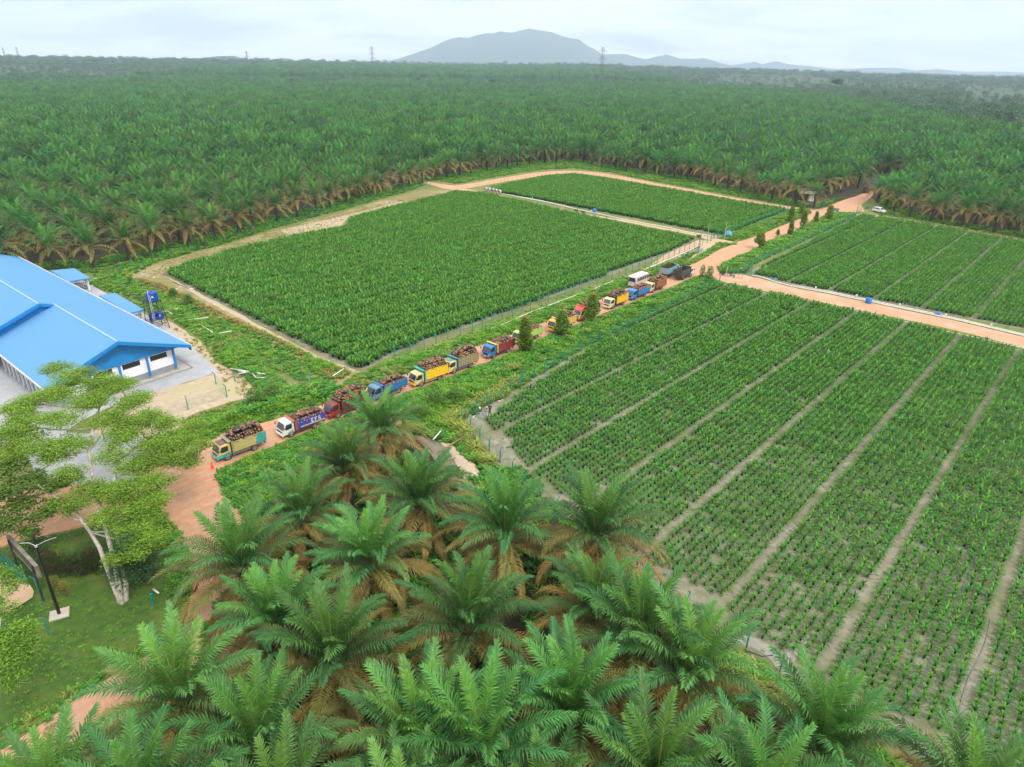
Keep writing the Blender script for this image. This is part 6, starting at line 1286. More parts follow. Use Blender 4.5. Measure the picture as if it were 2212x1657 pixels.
# water tank stand
tb = np.array([-65.0, 117.6]); e_ = empty('tank_stand', (tb[0], tb[1], 0), math.radians(-40), 1, 'black steel tank stand with ladder beside the hall', 'tank stand')
m = MB(); HT = 5.2
for sx in (-1, 1):
    for sy in (-1, 1): m.tube([(sx * 1.5, sy * 1.5, 0), (sx * 1.05, sy * 1.05, HT)], .07, 4)
m.obj('leg', M_steel, e_) if False else None
for sx in (-1, 1):
    for sy in (-1, 1): k = MB(); k.tube([(sx * 1.5, sy * 1.5, 0), (sx * 1.05, sy * 1.05, HT)], .075, 4); k.obj('leg', M_steel, e_)
k = MB()
for z in (1.6, 3.4, HT):
    f = 1.5 - .45 * z / HT
    for a, b in (((-f, -f), (f, -f)), ((f, -f), (f, f)), ((f, f), (-f, f)), ((-f, f), (-f, -f))): k.tube([(*a, z), (*b, z)], .05, 4)
for z0, z1 in ((0, 1.6), (1.6, 3.4), (3.4, HT)):
    f0, f1 = 1.5 - .45 * z0 / HT, 1.5 - .45 * z1 / HT
    for a, b in (((-f0, -f0), (f1, -f1)), ((f0, -f0), (f1, f1)), ((f0, f0), (-f1, f1)), ((-f0, f0), (-f1, -f1))): k.tube([(*a, z0), (*b, z1)], .035, 4)
k.obj('brace', M_steel, e_)
k = MB(); [k.box(-1.9 + i * .3, -1.75 + i * .3, -1.2, 1.2, HT, HT + .06) for i in range(10)]; k.obj('platform', M_steel, e_)
k = MB()
for z in (HT + .5, HT + 1.0): k.tube([(-1.9, 1.2, z), (-1.9, -1.2, z), (-.6, -1.2, z)], .025, 4); k.tube([(-1.9, 1.2, z), (-.6, 1.2, z)], .025, 4)
for x, y in ((-1.9, 1.2), (-1.9, -1.2), (-.6, 1.2), (-.6, -1.2)): k.tube([(x, y, HT), (x, y, HT + 1.0)], .03, 4)
k.obj('railing', M_steel, e_)
k = MB(); [k.tube([(-2.05, y, .0), (-1.95, y, HT + .6)], .03, 4) for y in (-.3, .3)]; [k.tube([(-2.0, -.3, z), (-2.0, .3, z)], .02, 4) for z in np.arange(.4, HT, .35)]; k.obj('ladder', M_steel, e_)
k = MB(); [k.tube([(1.15, -.9 + .25 * i, .3), (1.1, -.9 + .25 * i, HT + 1.9 - .5 * i)], .05, 6) for i in range(2)]; k.tube([(1.1, -.9, HT + 1.9), (.3, -.5, HT + 1.95)], .05, 6); k.obj('riser_pipe', M_gut, e_)
M_tank = pmat('blue_tank', (.01, .07, .36), (.01, .055, .30), 1, .35)
def tank(lx, ly, z, r, h, label, patch_=True):
    a = math.radians(-40); p = tb + np.array([lx * math.cos(a) - ly * math.sin(a), lx * math.sin(a) + ly * math.cos(a)])
    t_ = empty('water_tank', (p[0], p[1], z), 0, 1, label, 'water tank', 'blue plastic water tanks')
    m = MB(); pr = [(0, 0), (r * .92, 0), (r * .97, .1)]
    for i in range(8): zz = .12 + (h - .3) * i / 8; pr += [(r, zz), (r * .975, zz + (h - .3) / 16)]
    pr += [(r, h - .15), (r * .8, h), (r * .35, h + .08), (0, h + .08)]; m.lathe(pr, 28); m.obj('body', M_tank, t_, smooth=True)
    m = MB(); m.lathe([(0, h + .2), (.24, h + .19), (.27, h + .05)], 16); m.obj('lid', M_tank, t_)
    m = MB(); rr_ = r + .012
    for s0, s1, w0 in ((.0, .12, .22), (.12, .24, .14), (.24, .34, .06)):
        V = [(rr_ * math.cos(q), rr_ * math.sin(q), h * .5 + z_) for z_ in (s0, s1) for q in (-1.05 - w0, -1.05 + w0)]; m.add(V, [(0, 1, 3, 2)])
    m.obj('emblem', M_pvc, t_)
tank(.35, 0, HT + .06, .95, 1.75, 'blue water tank on top of the steel stand')
tank(.15, -.55, 1.66, .62, 1.4, 'lower left blue tank inside the steel stand'); tank(.15, .72, 1.66, .62, 1.4, 'lower right blue tank inside the steel stand')

# ------------------------------------------------------------------ fences
M_mesh = bpy.data.materials.new('wire_mesh'); M_mesh.use_nodes = True; nt = M_mesh.node_tree; p = nt.nodes['Principled BSDF']; p.inputs['Base Color'].default_value = (.03, .17, .14, 1); p.inputs['Roughness'].default_value = .6
tr_ = N(nt, 'ShaderNodeBsdfTransparent'); mxs = N(nt, 'ShaderNodeMixShader'); mxs.inputs[0].default_value = .11; lk(nt, tr_.outputs[0], mxs.inputs[1]); lk(nt, p.outputs[0], mxs.inputs[2]); lk(nt, mxs.outputs[0], nt.nodes['Material Output'].inputs[0])
def post_mesh(h, bent=True, r=.075):
    m = MB(); m.tube([(0, 0, -.1), (0, 0, h)] + ([(.0, .28, h + .4)] if bent else []), r, 5); m.box(-.09, .09, -.09, .09, -.05, .06); return m
PO = post_mesh(1.65).mesh('post', M_green); PO2 = post_mesh(1.55, False, .035).mesh('post', pmat('dark_post', (.03, .06, .05), None, 2, .6))
def fence(pts, label, sp=2.9, post=PO, mesh=True, side=1, zb=.05, h=1.6, group='green wire fences'):
    pts = np.array(pts); seg = np.hypot(*np.diff(pts, axis=0).T); cum = np.concatenate([[0], np.cumsum(seg)]); n = int(cum[-1] / sp) + 1
    s = np.linspace(0, cum[-1], n); P = np.stack([np.interp(s, cum, pts[:, i]) for i in (0, 1)], 1); o = P[0]
    e_ = empty('wire_fence', (o[0], o[1], zb), 0, 1, label, 'fence', group)
    for i in range(n):
        d = P[min(i + 1, n - 1)] - P[max(i - 1, 0)]; c_ = child('post', post, e_); c_.location = (*(P[i] - o), 0); c_.rotation_euler = (0, 0, math.atan2(d[1], d[0]) + (0 if side > 0 else math.pi))
    if mesh:
        m = MB(); L = P - o
        for a, b in zip(L[:-1], L[1:]): m.add([(*a, .08), (*b, .08), (*b, h), (*a, h)], [(0, 1, 2, 3)])
        m.obj('mesh_panel', M_mesh, e_)
        m = MB(); [m.tube([(*a, z), (*b, z)], .008, 3) for a, b in zip(L[:-1], L[1:]) for z in (.1, h)]; m.obj('wire', M_green, e_)
    return e_
fence(GL(F1), 'long green fence between the left nursery bed and the truck road')
fence(GL(F2), 'green fence along the lower bank above the near nursery bed', side=-1)
fence(GL([(997, 908.6), (1029, 942), (1065, 984), (1115, 1032), (1190, 1098), (1300, 1185), (1450, 1300), (1560, 1375), (1668.5, 1450), (1830, 1545), (1982.6, 1638.8), (2150, 1760)]), 'green fence from the nursery corner down behind the foreground palms', sp=3.0)
fence(GL(F3), 'green fence along the upper right nursery bed beside the road', side=1)
fence(GL([(1569.9, 505), (1640, 480), (1701, 459)]), 'green fence at the right end of the far nursery bed')
fence(GL([(1058, 402), (1100, 392), (1180, 379), (1240, 375), (1320, 384), (1400, 401), (1500, 419), (1600, 438), (1700, 453)]), 'thin dark fence along the far track', post=PO2, mesh=False, group='thin dark fences')
fence(GL([(262, 583), (330, 566), (480, 524), (620, 486), (760, 446), (900, 406), (930, 400)]), 'low green fence between the left forest edge and the grassy strip', mesh=False, post=PO)
fence([GZ(x, y, 0, 900, 2.301) for x, y in ((900, 1720), (1110, 1640), (1305, 1550), (1493, 1515), (1665, 1450), (1835, 1405), (1978, 1348), (1865, 1245))], 'green wire fence round the sandy corner by the hall', sp=4.6)
fence([*[GZ(x, y, 0, 900, 2.301) for x, y in ((2030, 1220), (2185, 1272))], *[c1(x, y) for x, y in ((703, 572), (903, 552), (1035, 532))]], 'short green fence crossing the weeds above the first trucks', sp=5)
fence([c5(x, y) for x, y in ((640, 770), (700, 565), (795, 535), (905, 470), (960, 420))], 'bent post fence round the red earth at the bed corner', sp=3, mesh=False, post=PO, group='thin dark fences')
fence([c5(x, y) for x, y in ((765, 450), (900, 470), (985, 410), (1060, 415), (1200, 440))], 'wire fence at the mid track mouth', sp=2.6, post=PO2)
fence(GL([(1900, 466), (2000, 483), (2100, 498), (2212, 516), (2300, 530)]), 'faint wire fence along the right forest track', sp=4, post=PO2, mesh=False, group='thin dark fences')
fence([K6(x, y) for x, y in ((690, 1590), (620, 1290), (500, 830), (350, 560))], 'green posts of the garden fence beside the signboard', sp=4.5)
# gates
def gate(p0, p1, label, h=2.0, ang=0):
    p0, p1 = np.array(p0), np.array(p1); L = np.hypot(*(p1 - p0)); e_ = empty('field_gate', (*p0, .05), math.atan2(*(p1 - p0)[::-1]), 1, label, 'gate', 'green nursery gates')
    m = MB(); [m.tube([(0, 0, z), (L, 0, z)], .03, 5) for z in (.15, h)]; [m.tube([(x, 0, .15), (x, 0, h)], .03, 5) for x in (0, L / 2, L)]; m.obj('frame', M_green, e_)
    m = MB(); m.add([(0, 0, .15), (L, 0, .15), (L, 0, h), (0, 0, h)], [(0, 1, 2, 3)]); m.obj('mesh_panel', M_mesh, e_)
    m = MB(); m.tube([(-.1, 0, -.1), (-.1, 0, h + .5)], .09, 6); m.obj('post', M_green, e_)
gate(c5(1395, 1235), c5(1565, 1255), 'green gate leaf standing open across the branch road mouth')
gate(c5(1740, 1170), c5(1560, 1120), 'green gate leaf beside the upper right nursery bed')
gate(c5(1060, 415), c5(1190, 430), 'green gate by the blue tarpaulin at the mid track')
gate(c8(1345, 570), c8(1385, 572), 'small dark barrier frame left of the white car', 1.4)

# ------------------------------------------------------------------ pipes and hoses
def pipe(pts, r, label, name='white_pipe', mat=M_pvc, z=None, group='white irrigation pipes', n=6):
    pts = np.array(pts); z = r + .05 if z is None else z
    if len(pts) > 2: pts = np.array([np.array(p) for p in pts])
    m = MB(); o = pts[0]; m.tube([(*(p - o), z + .02 * math.sin(i * 2.1)) for i, p in enumerate(pts)], r, n); ob = m.obj(name, mat, None, smooth=True, loc=(*o, 0)); tag(ob, label, 'pipe', group); return ob
Q7 = lambda P: [GZ(x, y, 2400, 600, 1.536) for x, y in P]
pipe([c3(x, y) for x, y in ((-150, 875), (0, 822), (60, 790), (250, 710), (450, 635), (640, 560), (850, 490), (1100, 385))], .09, 'long white pipe on the bank below the left bed fence', z=.35)
pipe([c3(x, y) for x, y in ((1225, 345), (1280, 322))], .09, 'short white pipe piece behind the minibus', z=.3)
pipe([c3(x, y) for x, y in ((1425, 265), (1600, 190), (1750, 125), (1900, 60), (2010, 8))] + [c5(x, y) for x, y in ((560, 640), (700, 575))], .10, 'white pipe climbing to the red earth corner behind the parked trucks', z=.3)
PB = [(640, 668), (700, 680), (780, 705), (870, 730), (1060, 765), (1240, 802), (1430, 842), (1620, 882), (1860, 933), (2212, 1018), (2500, 1090)]
pipe(Q7(PB), .13, 'thick white pipe along the upper side of the branch road')
pipe(Q7([(x, y - 8) for x, y in PB[3:]]), .11, 'second white pipe behind the thick one on the branch road')
pipe(Q7([(470, 705), (520, 712), (620, 735), (780, 772), (1000, 820), (1270, 878), (1520, 935), (1800, 1000), (2000, 1040), (2300, 1110)]), .08, 'white pipe at the top edge of the near nursery bed')
pipe([c9(x, y) for x, y in ((480, 287), (600, 310), (750, 340), (900, 366), (1100, 405), (1300, 450), (1450, 488), (1700, 542), (1950, 596), (2212, 655))] + [GZ(x, y, 1500, 580, 1.58) for x, y in ((1600, 438), (1700, 462), (1800, 478), (1890, 497))], .15, 'long white pipe along the mid nursery track')
pipe([c9(x, y) for x, y in ((700, 322), (900, 358), (1150, 408), (1440, 480))], .10, 'parallel white pipe on the mid nursery track')
pipe([c3(x, y) for x, y in ((1315, 825), (1400, 785), (1510, 738))], .09, 'white pipe stretch in the middle of the near bed fence', z=.2)
pipe([c3(x, y) for x, y in ((1790, 600), (1880, 555), (2000, 500), (2100, 448), (2209, 395))], .09, 'white pipe along the right part of the near bed fence', z=.2)
k9 = lambda x, y: GZ(x, y, 450, 950, 5.5225)
for a, b, lb in ((c1(0, 25), c1(185, 3), 'white pipe length lying upper left on the weeds'), (c1(105, 55), c1(222, 128), 'white pipe length lying aslant on the sandy bank'), (c1(270, 136), c1(380, 115), 'short white pipe right of the aslant one'),
                 (k9(860, 1272), k9(1220, 1198), 'white pipe lying right of the tank stand'), (k9(985, 1250), k9(1090, 1315), 'short pipe branching off below the tank stand pipe'), (k9(0, 685), k9(140, 650), 'white pipe end beside the young banana plant'),
                 (GZ(815, 355, 0, 900, 2.301), GZ(890, 346, 0, 900, 2.301), 'white pipe piece beside the farther small shelter'), (c1(365, 428), c1(660, 478), 'long white pipe crossing the fence line'), (c1(430, 448), c1(530, 465), 'white pipe piece of the crossing pair'), (c1(435, 472), c1(540, 455), 'second white pipe piece of the crossing pair'),
                 (c1(540, 462), c1(580, 505), 'white pipe joining the two crossing ones'), (c1(575, 508), c1(662, 506), 'white pipe piece at the right end by the weeds'), (c1(1212, 492), c1(1305, 432), 'pale plank bridging the ditch at the bed corner'), (D([(345, 722)]) and GZ(345, 725, 1500, 1400, 2.761), GZ(425, 635, 1500, 1400, 2.761), 'white pipe standing out of the pond'),
                 (K6(2130, 1020), K6(2210, 1080), 'white pipe end beside the garden lawn')):
    L = np.hypot(*(np.array(b) - np.array(a))); pipe([a, b], .09, lb, group='loose white pipes', z=.55)
pipe([GZ(400, 850, 1500, 1400, 2.761), GZ(660, 695, 1500, 1400, 2.761)], .10, 'bamboo pole across the pond', 'bamboo_pole', M_wood, .5, None)
pipe([GZ(480, 930, 1500, 1400, 2.761), GZ(575, 895, 1500, 1400, 2.761)], .07, 'short brown branch in the pond', 'branch', M_wood, .3, None)
hz = []
Hh = pmat('grey_hose', (.20, .22, .24), None, 2, .5)
for k, (a, b, lb) in enumerate(((GZ(1560, 860, 2300, 2100, 1.436), GZ(2140, 60, 2300, 2100, 1.436), 'left grey hose between the nearest seedling rows'), (GZ(1800, 980, 2300, 2100, 1.436), GZ(2040, 330, 2300, 2100, 1.436), 'second grey hose between the nearest seedling rows'), (GZ(2070, 1010, 2300, 2100, 1.436), GZ(2210, 570, 2300, 2100, 1.436), 'right grey hose between the nearest seedling rows'))):
    a = np.array(a); L = (np.array(b) - a) @ E1; pipe([a + E1 * L * t + E2 * .12 * math.sin(t * 9 + k) for t in np.linspace(0, 1, 14)], .04, lb, 'irrigation_hose', Hh, .07, 'irrigation hoses')
pipe([GZ(x, y, 2300, 2100, 1.436) for x, y in ((690, 470), (740, 500), (800, 522), (860, 515))], .035, 'black hose curling in the puddle', 'irrigation_hose', M_black, .06, 'irrigation hoses')
pipe([k9(1110, 605), k9(1430, 745)], .06, 'thin dark pipe on the pale path at the left bed corner', 'dark_pipe', M_black, .09, None)

# puddles on the near bed
for i, P in enumerate(([(560, 370), (640, 360), (700, 400), (820, 450), (900, 500), (940, 560), (1020, 640), (1000, 690), (900, 620), (860, 560), (780, 480), (640, 440)], [(960, 440), (1040, 380), (1060, 400), (1010, 480), (990, 560), (930, 560), (940, 480)], [(1560, 930), (1700, 920), (1770, 1000), (1750, 1090), (1650, 1060)])):
    patch('puddle', [GZ(x, y, 2300, 2100, 1.436) for x, y in P], pmat('puddle_water', (.30, .28, .24), (.24, .23, .17), .6, .12, 0, spec=.6), .033 + i * .001, .5, .35, smooth=1, seed=90 + i)
patch('puddle', [GZ(x, y, 1500, 1400, 2.761) for x, y in ((980, 740), (1060, 720), (1090, 780), (1060, 880), (1000, 860))], M_water, .034, .5, .2, smooth=1, seed=94)

# ------------------------------------------------------------------ odds and ends
for i, (x, y) in enumerate(((262, 238), (312, 245), (360, 252), (405, 262), (450, 272))):
    p = c9(x, y + 14); m = MB(); m.lathe([(.62, -.5), (.78, -.5), (.78, .5), (.62, .5)], 24, 'y', (0, 0, .78), closed=True); o = m.obj('concrete_ring', M_conring, loc=(*p, .04)); o.rotation_euler = (0, 0, math.radians(-35))
    tag(o, ['leftmost', 'second', 'middle', 'fourth', 'rightmost'][i] + ' of the five concrete rings lying by the far bed corner', 'concrete ring', 'concrete culvert rings')
def drum(p, label, col=(.02, .16, .55), r=.45, h=1.0, name='blue_drum'):
    e_ = empty(name, (*p, .04), 0, 1, label, 'drum', 'blue drums among the beds'); m = MB(); m.lathe([(0, 0), (r, 0), (r * 1.03, h * .33), (r, h * .36), (r * 1.03, h * .66), (r, h * .7), (r, h), (r * .9, h - .04), (0, h - .04)], 16); m.obj('body', pmat('drum_blue', col, None, 2, .4), e_, smooth=True); m = MB(); m.lathe([(0, h + .05), (.12, h + .04), (.13, h - .04)], 10); m.obj('cap', M_black, e_)
drum(c9(1765, 545), 'blue drum by the long pipe on the mid track', r=.6, h=1.3)
drum(c9(2085, 715), 'blue drum at the edge of the long left bed', (.02, .14, .45), .5, 1.2)
drum(Q7([(1314, 825)])[0], 'blue drum beside the branch road pipe', r=.6, h=1.1)
drum(Q7([(1713, 895)])[0], 'low blue drum farther right along the branch road pipe', r=.5, h=.5)
drum(Q7([(770, 695)])[0], 'low teal drum near the start of the branch road pipe', (.02, .25, .35), .5, .45)
drum(c5(2200, 1280), 'teal barrel at the bed edge by the branch road pipe', (.02, .25, .35), .4, .5)
m = MB(); m.lathe([(0, 1.9), (.5, 1.7), (.9, 1.0), (1.2, 0)], 9); V = m.v[0]; V += np.random.default_rng(2).normal(0, .12, V.shape); o = m.obj('blue_tarpaulin', pmat('tarp_blue', (.16, .36, .60), (.10, .28, .5), 2, .6), loc=(*c5(1275, 385), 0)); tag(o, 'pale blue tarpaulin heap at the corner of the far bed', 'tarpaulin')
# water control stakes
r8 = np.random.default_rng(8)
for i, (p, lb) in enumerate([(Q7([(1245, 795)])[0], 'small white tap box left along the branch road'), (Q7([(1493, 848)])[0], 'small white tap box in the middle of the branch road'), (Q7([(1757, 908)])[0], 'small white tap box right along the branch road'), (Q7([(2019, 965)])[0], 'small white tap box nearest the right edge'), (Q7([(1010, 748)])[0], 'small white tap box near the first bed lane'), (c9(908, 358), 'white tap post by the long pipe'), (c9(1722, 542), 'white tap post beside the blue drum')]):
    e_ = empty('tap_box', (*p, .03), 0, 1, lb, 'tap box', 'white tap boxes'); m = MB(); m.tube([(0, 0, 0), (0, 0, .6)], .04, 6); m.obj('stand_pipe', M_pvc, e_); m = MB(); m.box(-.16, .16, -.12, .12, .45, .75); bevel(m.obj('box', M_pvc, e_), .02)
# traffic cone
e_ = empty('traffic_cone', (*GZ(215, 1230, 700, 1200, 2.209), .05), .4, 1, 'orange red traffic cone on the laterite near the first truck', 'cone'); m = MB(); m.box(-.22, .22, -.22, .22, 0, .04); m.obj('base', pmat('cone_base', (.85, .10, .04), None, 2, .5), e_); m = MB(); m.lathe([(.17, .04), (.03, .85), (0, .86)], 14); m.obj('body', pmat('cone_orange', (.95, .11, .05), None, 2, .5), e_)
# striped barrier posts
def striped(p0, top, label):
    p0, top = np.array(p0), np.array(top); e_ = empty('striped_post', tuple(p0), 0, 1, label, 'barrier post', 'black and yellow striped posts')
    for c_, nm, mt in ((0, 'black_bands', M_black), (1, 'yellow_bands', pmat('band_yellow', (.85, .42, .02), None, 2, .5))):
        m = MB(); [m.tube([(top - p0) * k / 6, (top - p0) * (k + 1) / 6], .085, 8) for k in range(6) if k % 2 == c_]; m.obj(nm, mt, e_)
k0 = lambda x, y, z=0: GZ(x, y, 0, 1500, 5.5225, z)
p = k0(232, 1125); striped((*p, 0), (*p, 1.7), 'black and yellow post at the left edge of the yard'); p = k0(1540, 1135); striped((*p, 0), (*p, 1.5), 'black and yellow post behind the tree on the yard edge')
p = k0(545, 1275); striped((*p, .9), (*k0(655, 975), 1.0), 'raised black and yellow barrier arm on the yard')
# black lamp pole on its footing
bp_ = G(130, 1331); e_ = empty('lamp_pole', (*bp_, 0), .5, 1, 'tall black pole on a square concrete footing in the lawn', 'pole')
m = MB(); m.tube([(0, 0, .2), (0, 0, 5.2), (0, 0, 8.6)], [.14, .10, .06], 10); m.obj('shaft', M_black, e_); m = MB(); m.box(-.75, .75, -.65, .65, -.1, .32); bevel(m.obj('footing', M_slab, e_), .03)
m = MB(); m.tube([(0, 0, 7.6), (-.5, .5, 7.75), (-1.2, 1.0, 7.6)], .03, 5); m.tube([(0, 0, 7.6), (.7, -.1, 7.9), (1.6, -.4, 8.2)], .025, 5); m.lathe([(0, 7.55), (.12, 7.5), (.12, 7.7), (0, 7.75)], 8); m.obj('bracket_arm', M_gut, e_)
# signboard seen from behind
s0, s1 = K6(200, 560), K6(560, 900); a0 = GZ(110, 215, 0, 1950, 3.682, 4.2); a1 = GZ(500, 640, 0, 1950, 3.682, 4.2)
dv = (a1 - a0); L = np.hypot(*dv); e_ = empty('signboard', (*a0, 0), math.atan2(dv[1], dv[0]), 1, 'dark framed signboard seen from behind at the left edge, by the black pole', 'signboard')
m = MB(); m.box(0, L, -.12, .12, 3.0, 4.2); m.obj('panel', pmat('sign_back', (.05, .05, .045), (.10, .09, .07), 2, .7), e_); m = MB(); [m.box(-.06, L + .06, -.15, .15, z - .06, z + .06) for z in (3.0, 4.2)]; [m.box(x - .06, x + .06, -.15, .15, 3.0, 4.2) for x in (0, L)]; m.obj('frame', pmat('sign_frame', (.28, .26, .2), (.15, .14, .11), 2, .6), e_)
for x in (.6, L - .6): m = MB(); m.tube([(x, -.2, 0), (x, -.2, 4.1)], .09, 6); m.obj('post', M_steel, e_)
m = MB(); [m.tube([(x, .12, 4.2), (x, .9, 4.5), (x, 1.1, 4.35)], .03, 4) for x in (1.0, L - 1.0)]; m.obj('lamp_arm', M_steel, e_)
e0, e1 = K6(60, 640), K6(400, 940); dv = e1 - e0; L = np.hypot(*dv); e_ = empty('green_net_screen', (*e0, .05), math.atan2(dv[1], dv[0]), 1, 'dark green shade net screen below the signboard', 'screen')
m = MB(); m.box(0, L, -.02, .02, .1, 1.8); m.obj('net', pmat('green_net', (.01, .16, .09), (.008, .12, .07), 3, .8), e_); m = MB(); [m.tube([(x, 0, 0), (x, 0, 1.9)], .05, 5) for x in np.linspace(0, L, 4)]; m.obj('posts', M_green, e_)
# green litter bin and logs on the lawn
p = K6(2125, 1190); e_ = empty('green_post', (*p, 0), 0, 1, 'stout green post stub beside the lawn edge', 'post'); m = MB(); m.tube([(0, 0, 0), (0, 0, 1.3)], .12, 8); m.obj('shaft', M_green, e_); m = MB(); m.tube([(0, 0, 1.3), (0, 0, 1.38)], .14, 8); m.obj('cap', M_green, e_)
# rubble / pale stones
def stone(p, s, label, grp='pale stones', mat=M_conring):
    m = MB(); bm = bmesh.new(); bmesh.ops.create_icosphere(bm, subdivisions=1, radius=1); V = np.array([v.co[:] for v in bm.verts]); Fq = [[v.index for v in f.verts] for f in bm.faces]; bm.free()
    m.add(V * s * (1 + np.random.default_rng(int(abs(p[0] * 97 + p[1] * 31)) % 9999).normal(0, .15, (len(V), 1))) * [1.3, 1, .5], Fq); o = m.obj('stone', mat, loc=(*p, .06)); tag(o, label, 'stone', grp)
for i, (f, x, y, s) in enumerate([(cA, 130, 860, .22), (cA, 250, 945, .25), (cA, 355, 885, .2), (cA, 1370, 285, .25), (cA, 1465, 245, .22), (K6, 1330, 1198, .16), (K6, 1405, 1438, .18), (K6, 1285, 1268, .1), (k9, 270, 330, .4), (k9, 450, 420, .3), (k9, 565, 480, .25), (k9, 700, 505, .35), (k9, 1240, 700, .3), (k9, 1180, 740, .25), (k9, 1480, 750, .5), (k9, 1950, 1060, .3), (k9, 2140, 1180, .3), (k9, 1795, 1440, .3), (c5, 800, 685, .5), (c5, 850, 685, .45), (c7, 1730, 240, .35)]):
    stone(f(x, y), s, 'pale stone or concrete lump lying near the fence corners and paths')
for i, (x, y) in enumerate(((120, 1075), (420, 1075))):   # concrete slabs by the yard
    pass
m = MB(); m.box(-1.2, 1.2, -.8, .8, 0, .25); bevel(m.obj('concrete_slab', M_slab, None, loc=(*GZ(1090, 1345, 0, 900, 2.301), .04)), .03); tag(bpy.context.scene.objects['concrete_slab'], 'pale concrete slab lying beside the yard under the big tree', 'slab')
# grey culvert wall by the red earth corner
m = MB(); P = np.array([c5(455, 760), c5(560, 715), c5(700, 700), c5(760, 660)]); o_ = P[0]
for a, b in zip(P[:-1] - o_, P[1:] - o_): m.add([(*a, -.2), (*b, -.2), (*b, 1.0), (*a, 1.0), (a[0] + .1, a[1] + .2, 1.0), (b[0] + .1, b[1] + .2, 1.0)], [(0, 1, 2, 3), (3, 2, 5, 4)])
tag(m.obj('timber_screen', pmat('weathered_planks', (.40, .39, .36), (.26, .25, .22), 3, .8), None, loc=(*o_, 0)), 'weathered grey plank screen beside the ditch at the red earth corner', 'screen')
# shed under the palms with a pale sheet, by the junction
p = G(1742, 432); e_ = empty('dark_shed', (*p, 0), math.radians(-35), 1, 'dark open shed with grey sheet roof under the palms at the junction', 'shed')
m = MB(); slab(m, [(-2.6, -2, 2.6), (2.6, -2, 2.6), (2.6, 2, 3.1), (-2.6, 2, 3.1)], .08); m.obj('roof', pmat('shed_roof', (.28, .33, .36), (.18, .22, .25), 2, .5), e_); [(lambda k: (k.tube([(x, y, 0), (x, y, 2.7)], .07, 5), k.obj('post', M_bark2, e_)))(MB()) for x in (-2.4, 2.4) for y in (-1.8, 1.8)]; m = MB(); m.box(-2.4, 2.4, 1.7, 1.8, 0, 2.4); m.box(-2.4, 0, -1.0, -.9, 0, 1.2); m.obj('wall', M_dark, e_)
m = MB(); m.lathe([(0, 2.3), (.6, 2.2), (1.0, 1.2), (1.1, 0)], 8); m.v[0] += np.random.default_rng(5).normal(0, .1, m.v[0].shape); tag(m.obj('white_sheet', M_pvc, None, loc=(*G(1753, 434), 0)), 'white sheet hanging at the right end of the dark shed', 'sheet')
e_ = empty('notice_board', (*c8(1035, 600), 0), math.radians(-40), 1, 'small grey green notice board at the far junction corner', 'sign'); m = MB(); m.box(-1.1, 1.1, -.04, .04, .9, 2.0); m.obj('panel', pmat('board_grey', (.20, .27, .25), None, 2, .5), e_); m = MB(); [m.tube([(x, 0, 0), (x, 0, 1.9)], .04, 5) for x in (-1, 1)]; m.obj('posts', M_gut, e_)
# corner electricity poles at the beds
for x, y, h, lb in ((c5(1195, 440)[0], c5(1195, 440)[1], 5.2, 'grey pole at the right corner of the far bed'), (c5(855, 330)[0], c5(855, 330)[1], 3.4, 'thin pole behind the long pipe'), (c5(1215, 1310)[0], c5(1215, 1310)[1], 3.6, 'grey corner pole of the near bed at the branch road')):
    m = MB(); m.tube([(0, 0, -.1), (0, 0, h)], [.07, .05], 6); tag(m.obj('pole', M_gut, None, loc=(x, y, 0)), lb, 'pole', 'grey poles at the beds')

# ------------------------------------------------------------------ pylons and masts on the horizon
def pylon(x, yb, yt, d, label, arms=3, name='power_pylon', wz=None):
    bx, by, bz = at_dist(x, yb, d); tz = at_dist(x, yt, d)[2]; h = tz; e_ = empty(name, (bx, by, 0), .5, 1, label, 'pylon' if arms else 'mast', 'lattice towers on the horizon')
    wb = h * .13 if arms else h * .02; wt = h * .022; t = max(.16, d * .00012); m = MB(); lv = np.linspace(0, 1, 10); W_ = lambda s: (wb * (1 - s / .6) + wt * s / .6) if s < .6 else wt
    for sx in (-1, 1):
        for sy in (-1, 1): m.tube([(sx * W_(s), sy * W_(s), s * h) for s in lv], t, 4)
    for a, b in zip(lv[:-1], lv[1:]):
        for sy in (-1, 1): m.tube([(-W_(a), sy * W_(a), a * h), (W_(b), sy * W_(b), b * h)], t * .7, 3); m.tube([(W_(a), sy * W_(a), a * h), (-W_(b), sy * W_(b), b * h)], t * .7, 3)
    m.obj('lattice', M_pyl, e_)
    for k in range(arms):
        z = h * (.68 + .13 * k); q = MB(); [q.tube([(s_ * h * .085, 0, z), (0, 0, z + h * .03)], t * .8, 4) for s_ in (-1, 1)]; [q.tube([(s_ * h * .085, 0, z), (0, 0, z - h * .01)], t * .8, 4) for s_ in (-1, 1)]; [q.tube([(s_ * h * .085, 0, z), (s_ * h * .085, 0, z - h * .05)], t * .9, 4) for s_ in (-1, 1)]; q.obj('cross_arm', M_pyl, e_)
    q = MB(); q.tube([(-h * .05, 0, h * 1.02), (0, 0, h * .98), (h * .05, 0, h * 1.02)], t, 4); q.obj('peak', M_pyl, e_)
M_pyl = pmat('galvanised_steel', (.12, .13, .14), None, .5, .6)
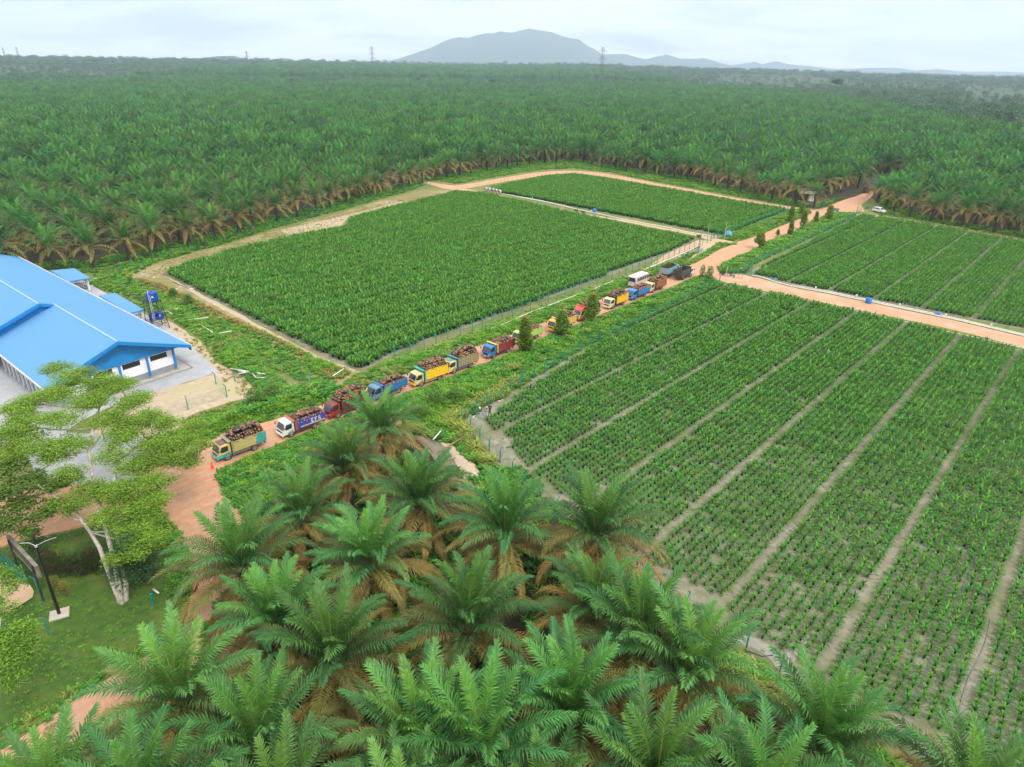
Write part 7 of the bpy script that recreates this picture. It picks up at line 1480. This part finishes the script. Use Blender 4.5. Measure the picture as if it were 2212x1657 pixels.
pylon(1297, 196, 102, 1000, 'tall lattice power pylon standing in front of the mountain foot')
pylon(805, 140, 101, 2300, 'lattice power pylon left of the mountain')
pylon(535, 134, 111, 3000, 'small lattice pylon above the low left hill')
pylon(14, 135, 103, 2600, 'thin mast at the far left horizon, leftmost', 0, 'radio_mast'); pylon(43, 135, 102, 2600, 'thin mast at the far left horizon, right of the other', 0, 'radio_mast')
# lone tall tree on the right horizon
def lone(x, y, d, s, lb, seed):
    p = at_dist(x, y, d); e_ = empty('emergent_tree', (p[0], p[1], 0), 0, 1, lb, 'tree', 'emergent trees on the horizon'); h = s; cr = MB()
    for k in range(5): leaf_cloud(cr, (math.cos(k * 1.3) * h * .14, math.sin(k * 1.3) * h * .14, h * (.84 + .03 * k)), (h * .17, h * .17, h * .09), 160, h * .035, (.03, .07, .03), seed + k)
    cr.obj('crown', M_farleaf, e_); t = MB(); t.tube([(0, 0, 0), (0, 0, h * .9)], [h * .02, h * .012], 6); t.obj('trunk', M_bark2, e_)
lone(1808, 180, 1300, 34, 'lone tall tree standing above the right forest line', 1)
lone(903, 150, 1700, 22, 'flat crowned tree rising left of the mountain', 5); lone(1063, 152, 1500, 24, 'rounded tree rising below the mountain', 9); lone(738, 148, 1800, 22, 'flat crowned tree left on the horizon line', 13)
lone(628, 150, 1500, 20, 'pale bare looking tree on the left horizon', 17)

# ------------------------------------------------------------------ air
hz = MB(); hz.box(-14700, 14700, -14700, 14700, -6, 1150)
ho = hz.obj('haze', None); ho.data.materials.clear()
hm = bpy.data.materials.new('haze_air'); hm.use_nodes = True; nt = hm.node_tree; nt.nodes.clear(); o = N(nt, 'ShaderNodeOutputMaterial'); v = N(nt, 'ShaderNodeVolumePrincipled')
v.inputs['Density'].default_value = HAZE; v.inputs['Color'].default_value = (.66, .81, 1.0, 1); v.inputs['Anisotropy'].default_value = .2
lk(nt, v.outputs[0], o.inputs['Volume']); ho.data.materials.append(hm); tag(ho, 'thin pale blue haze over the whole plain', kind='stuff')
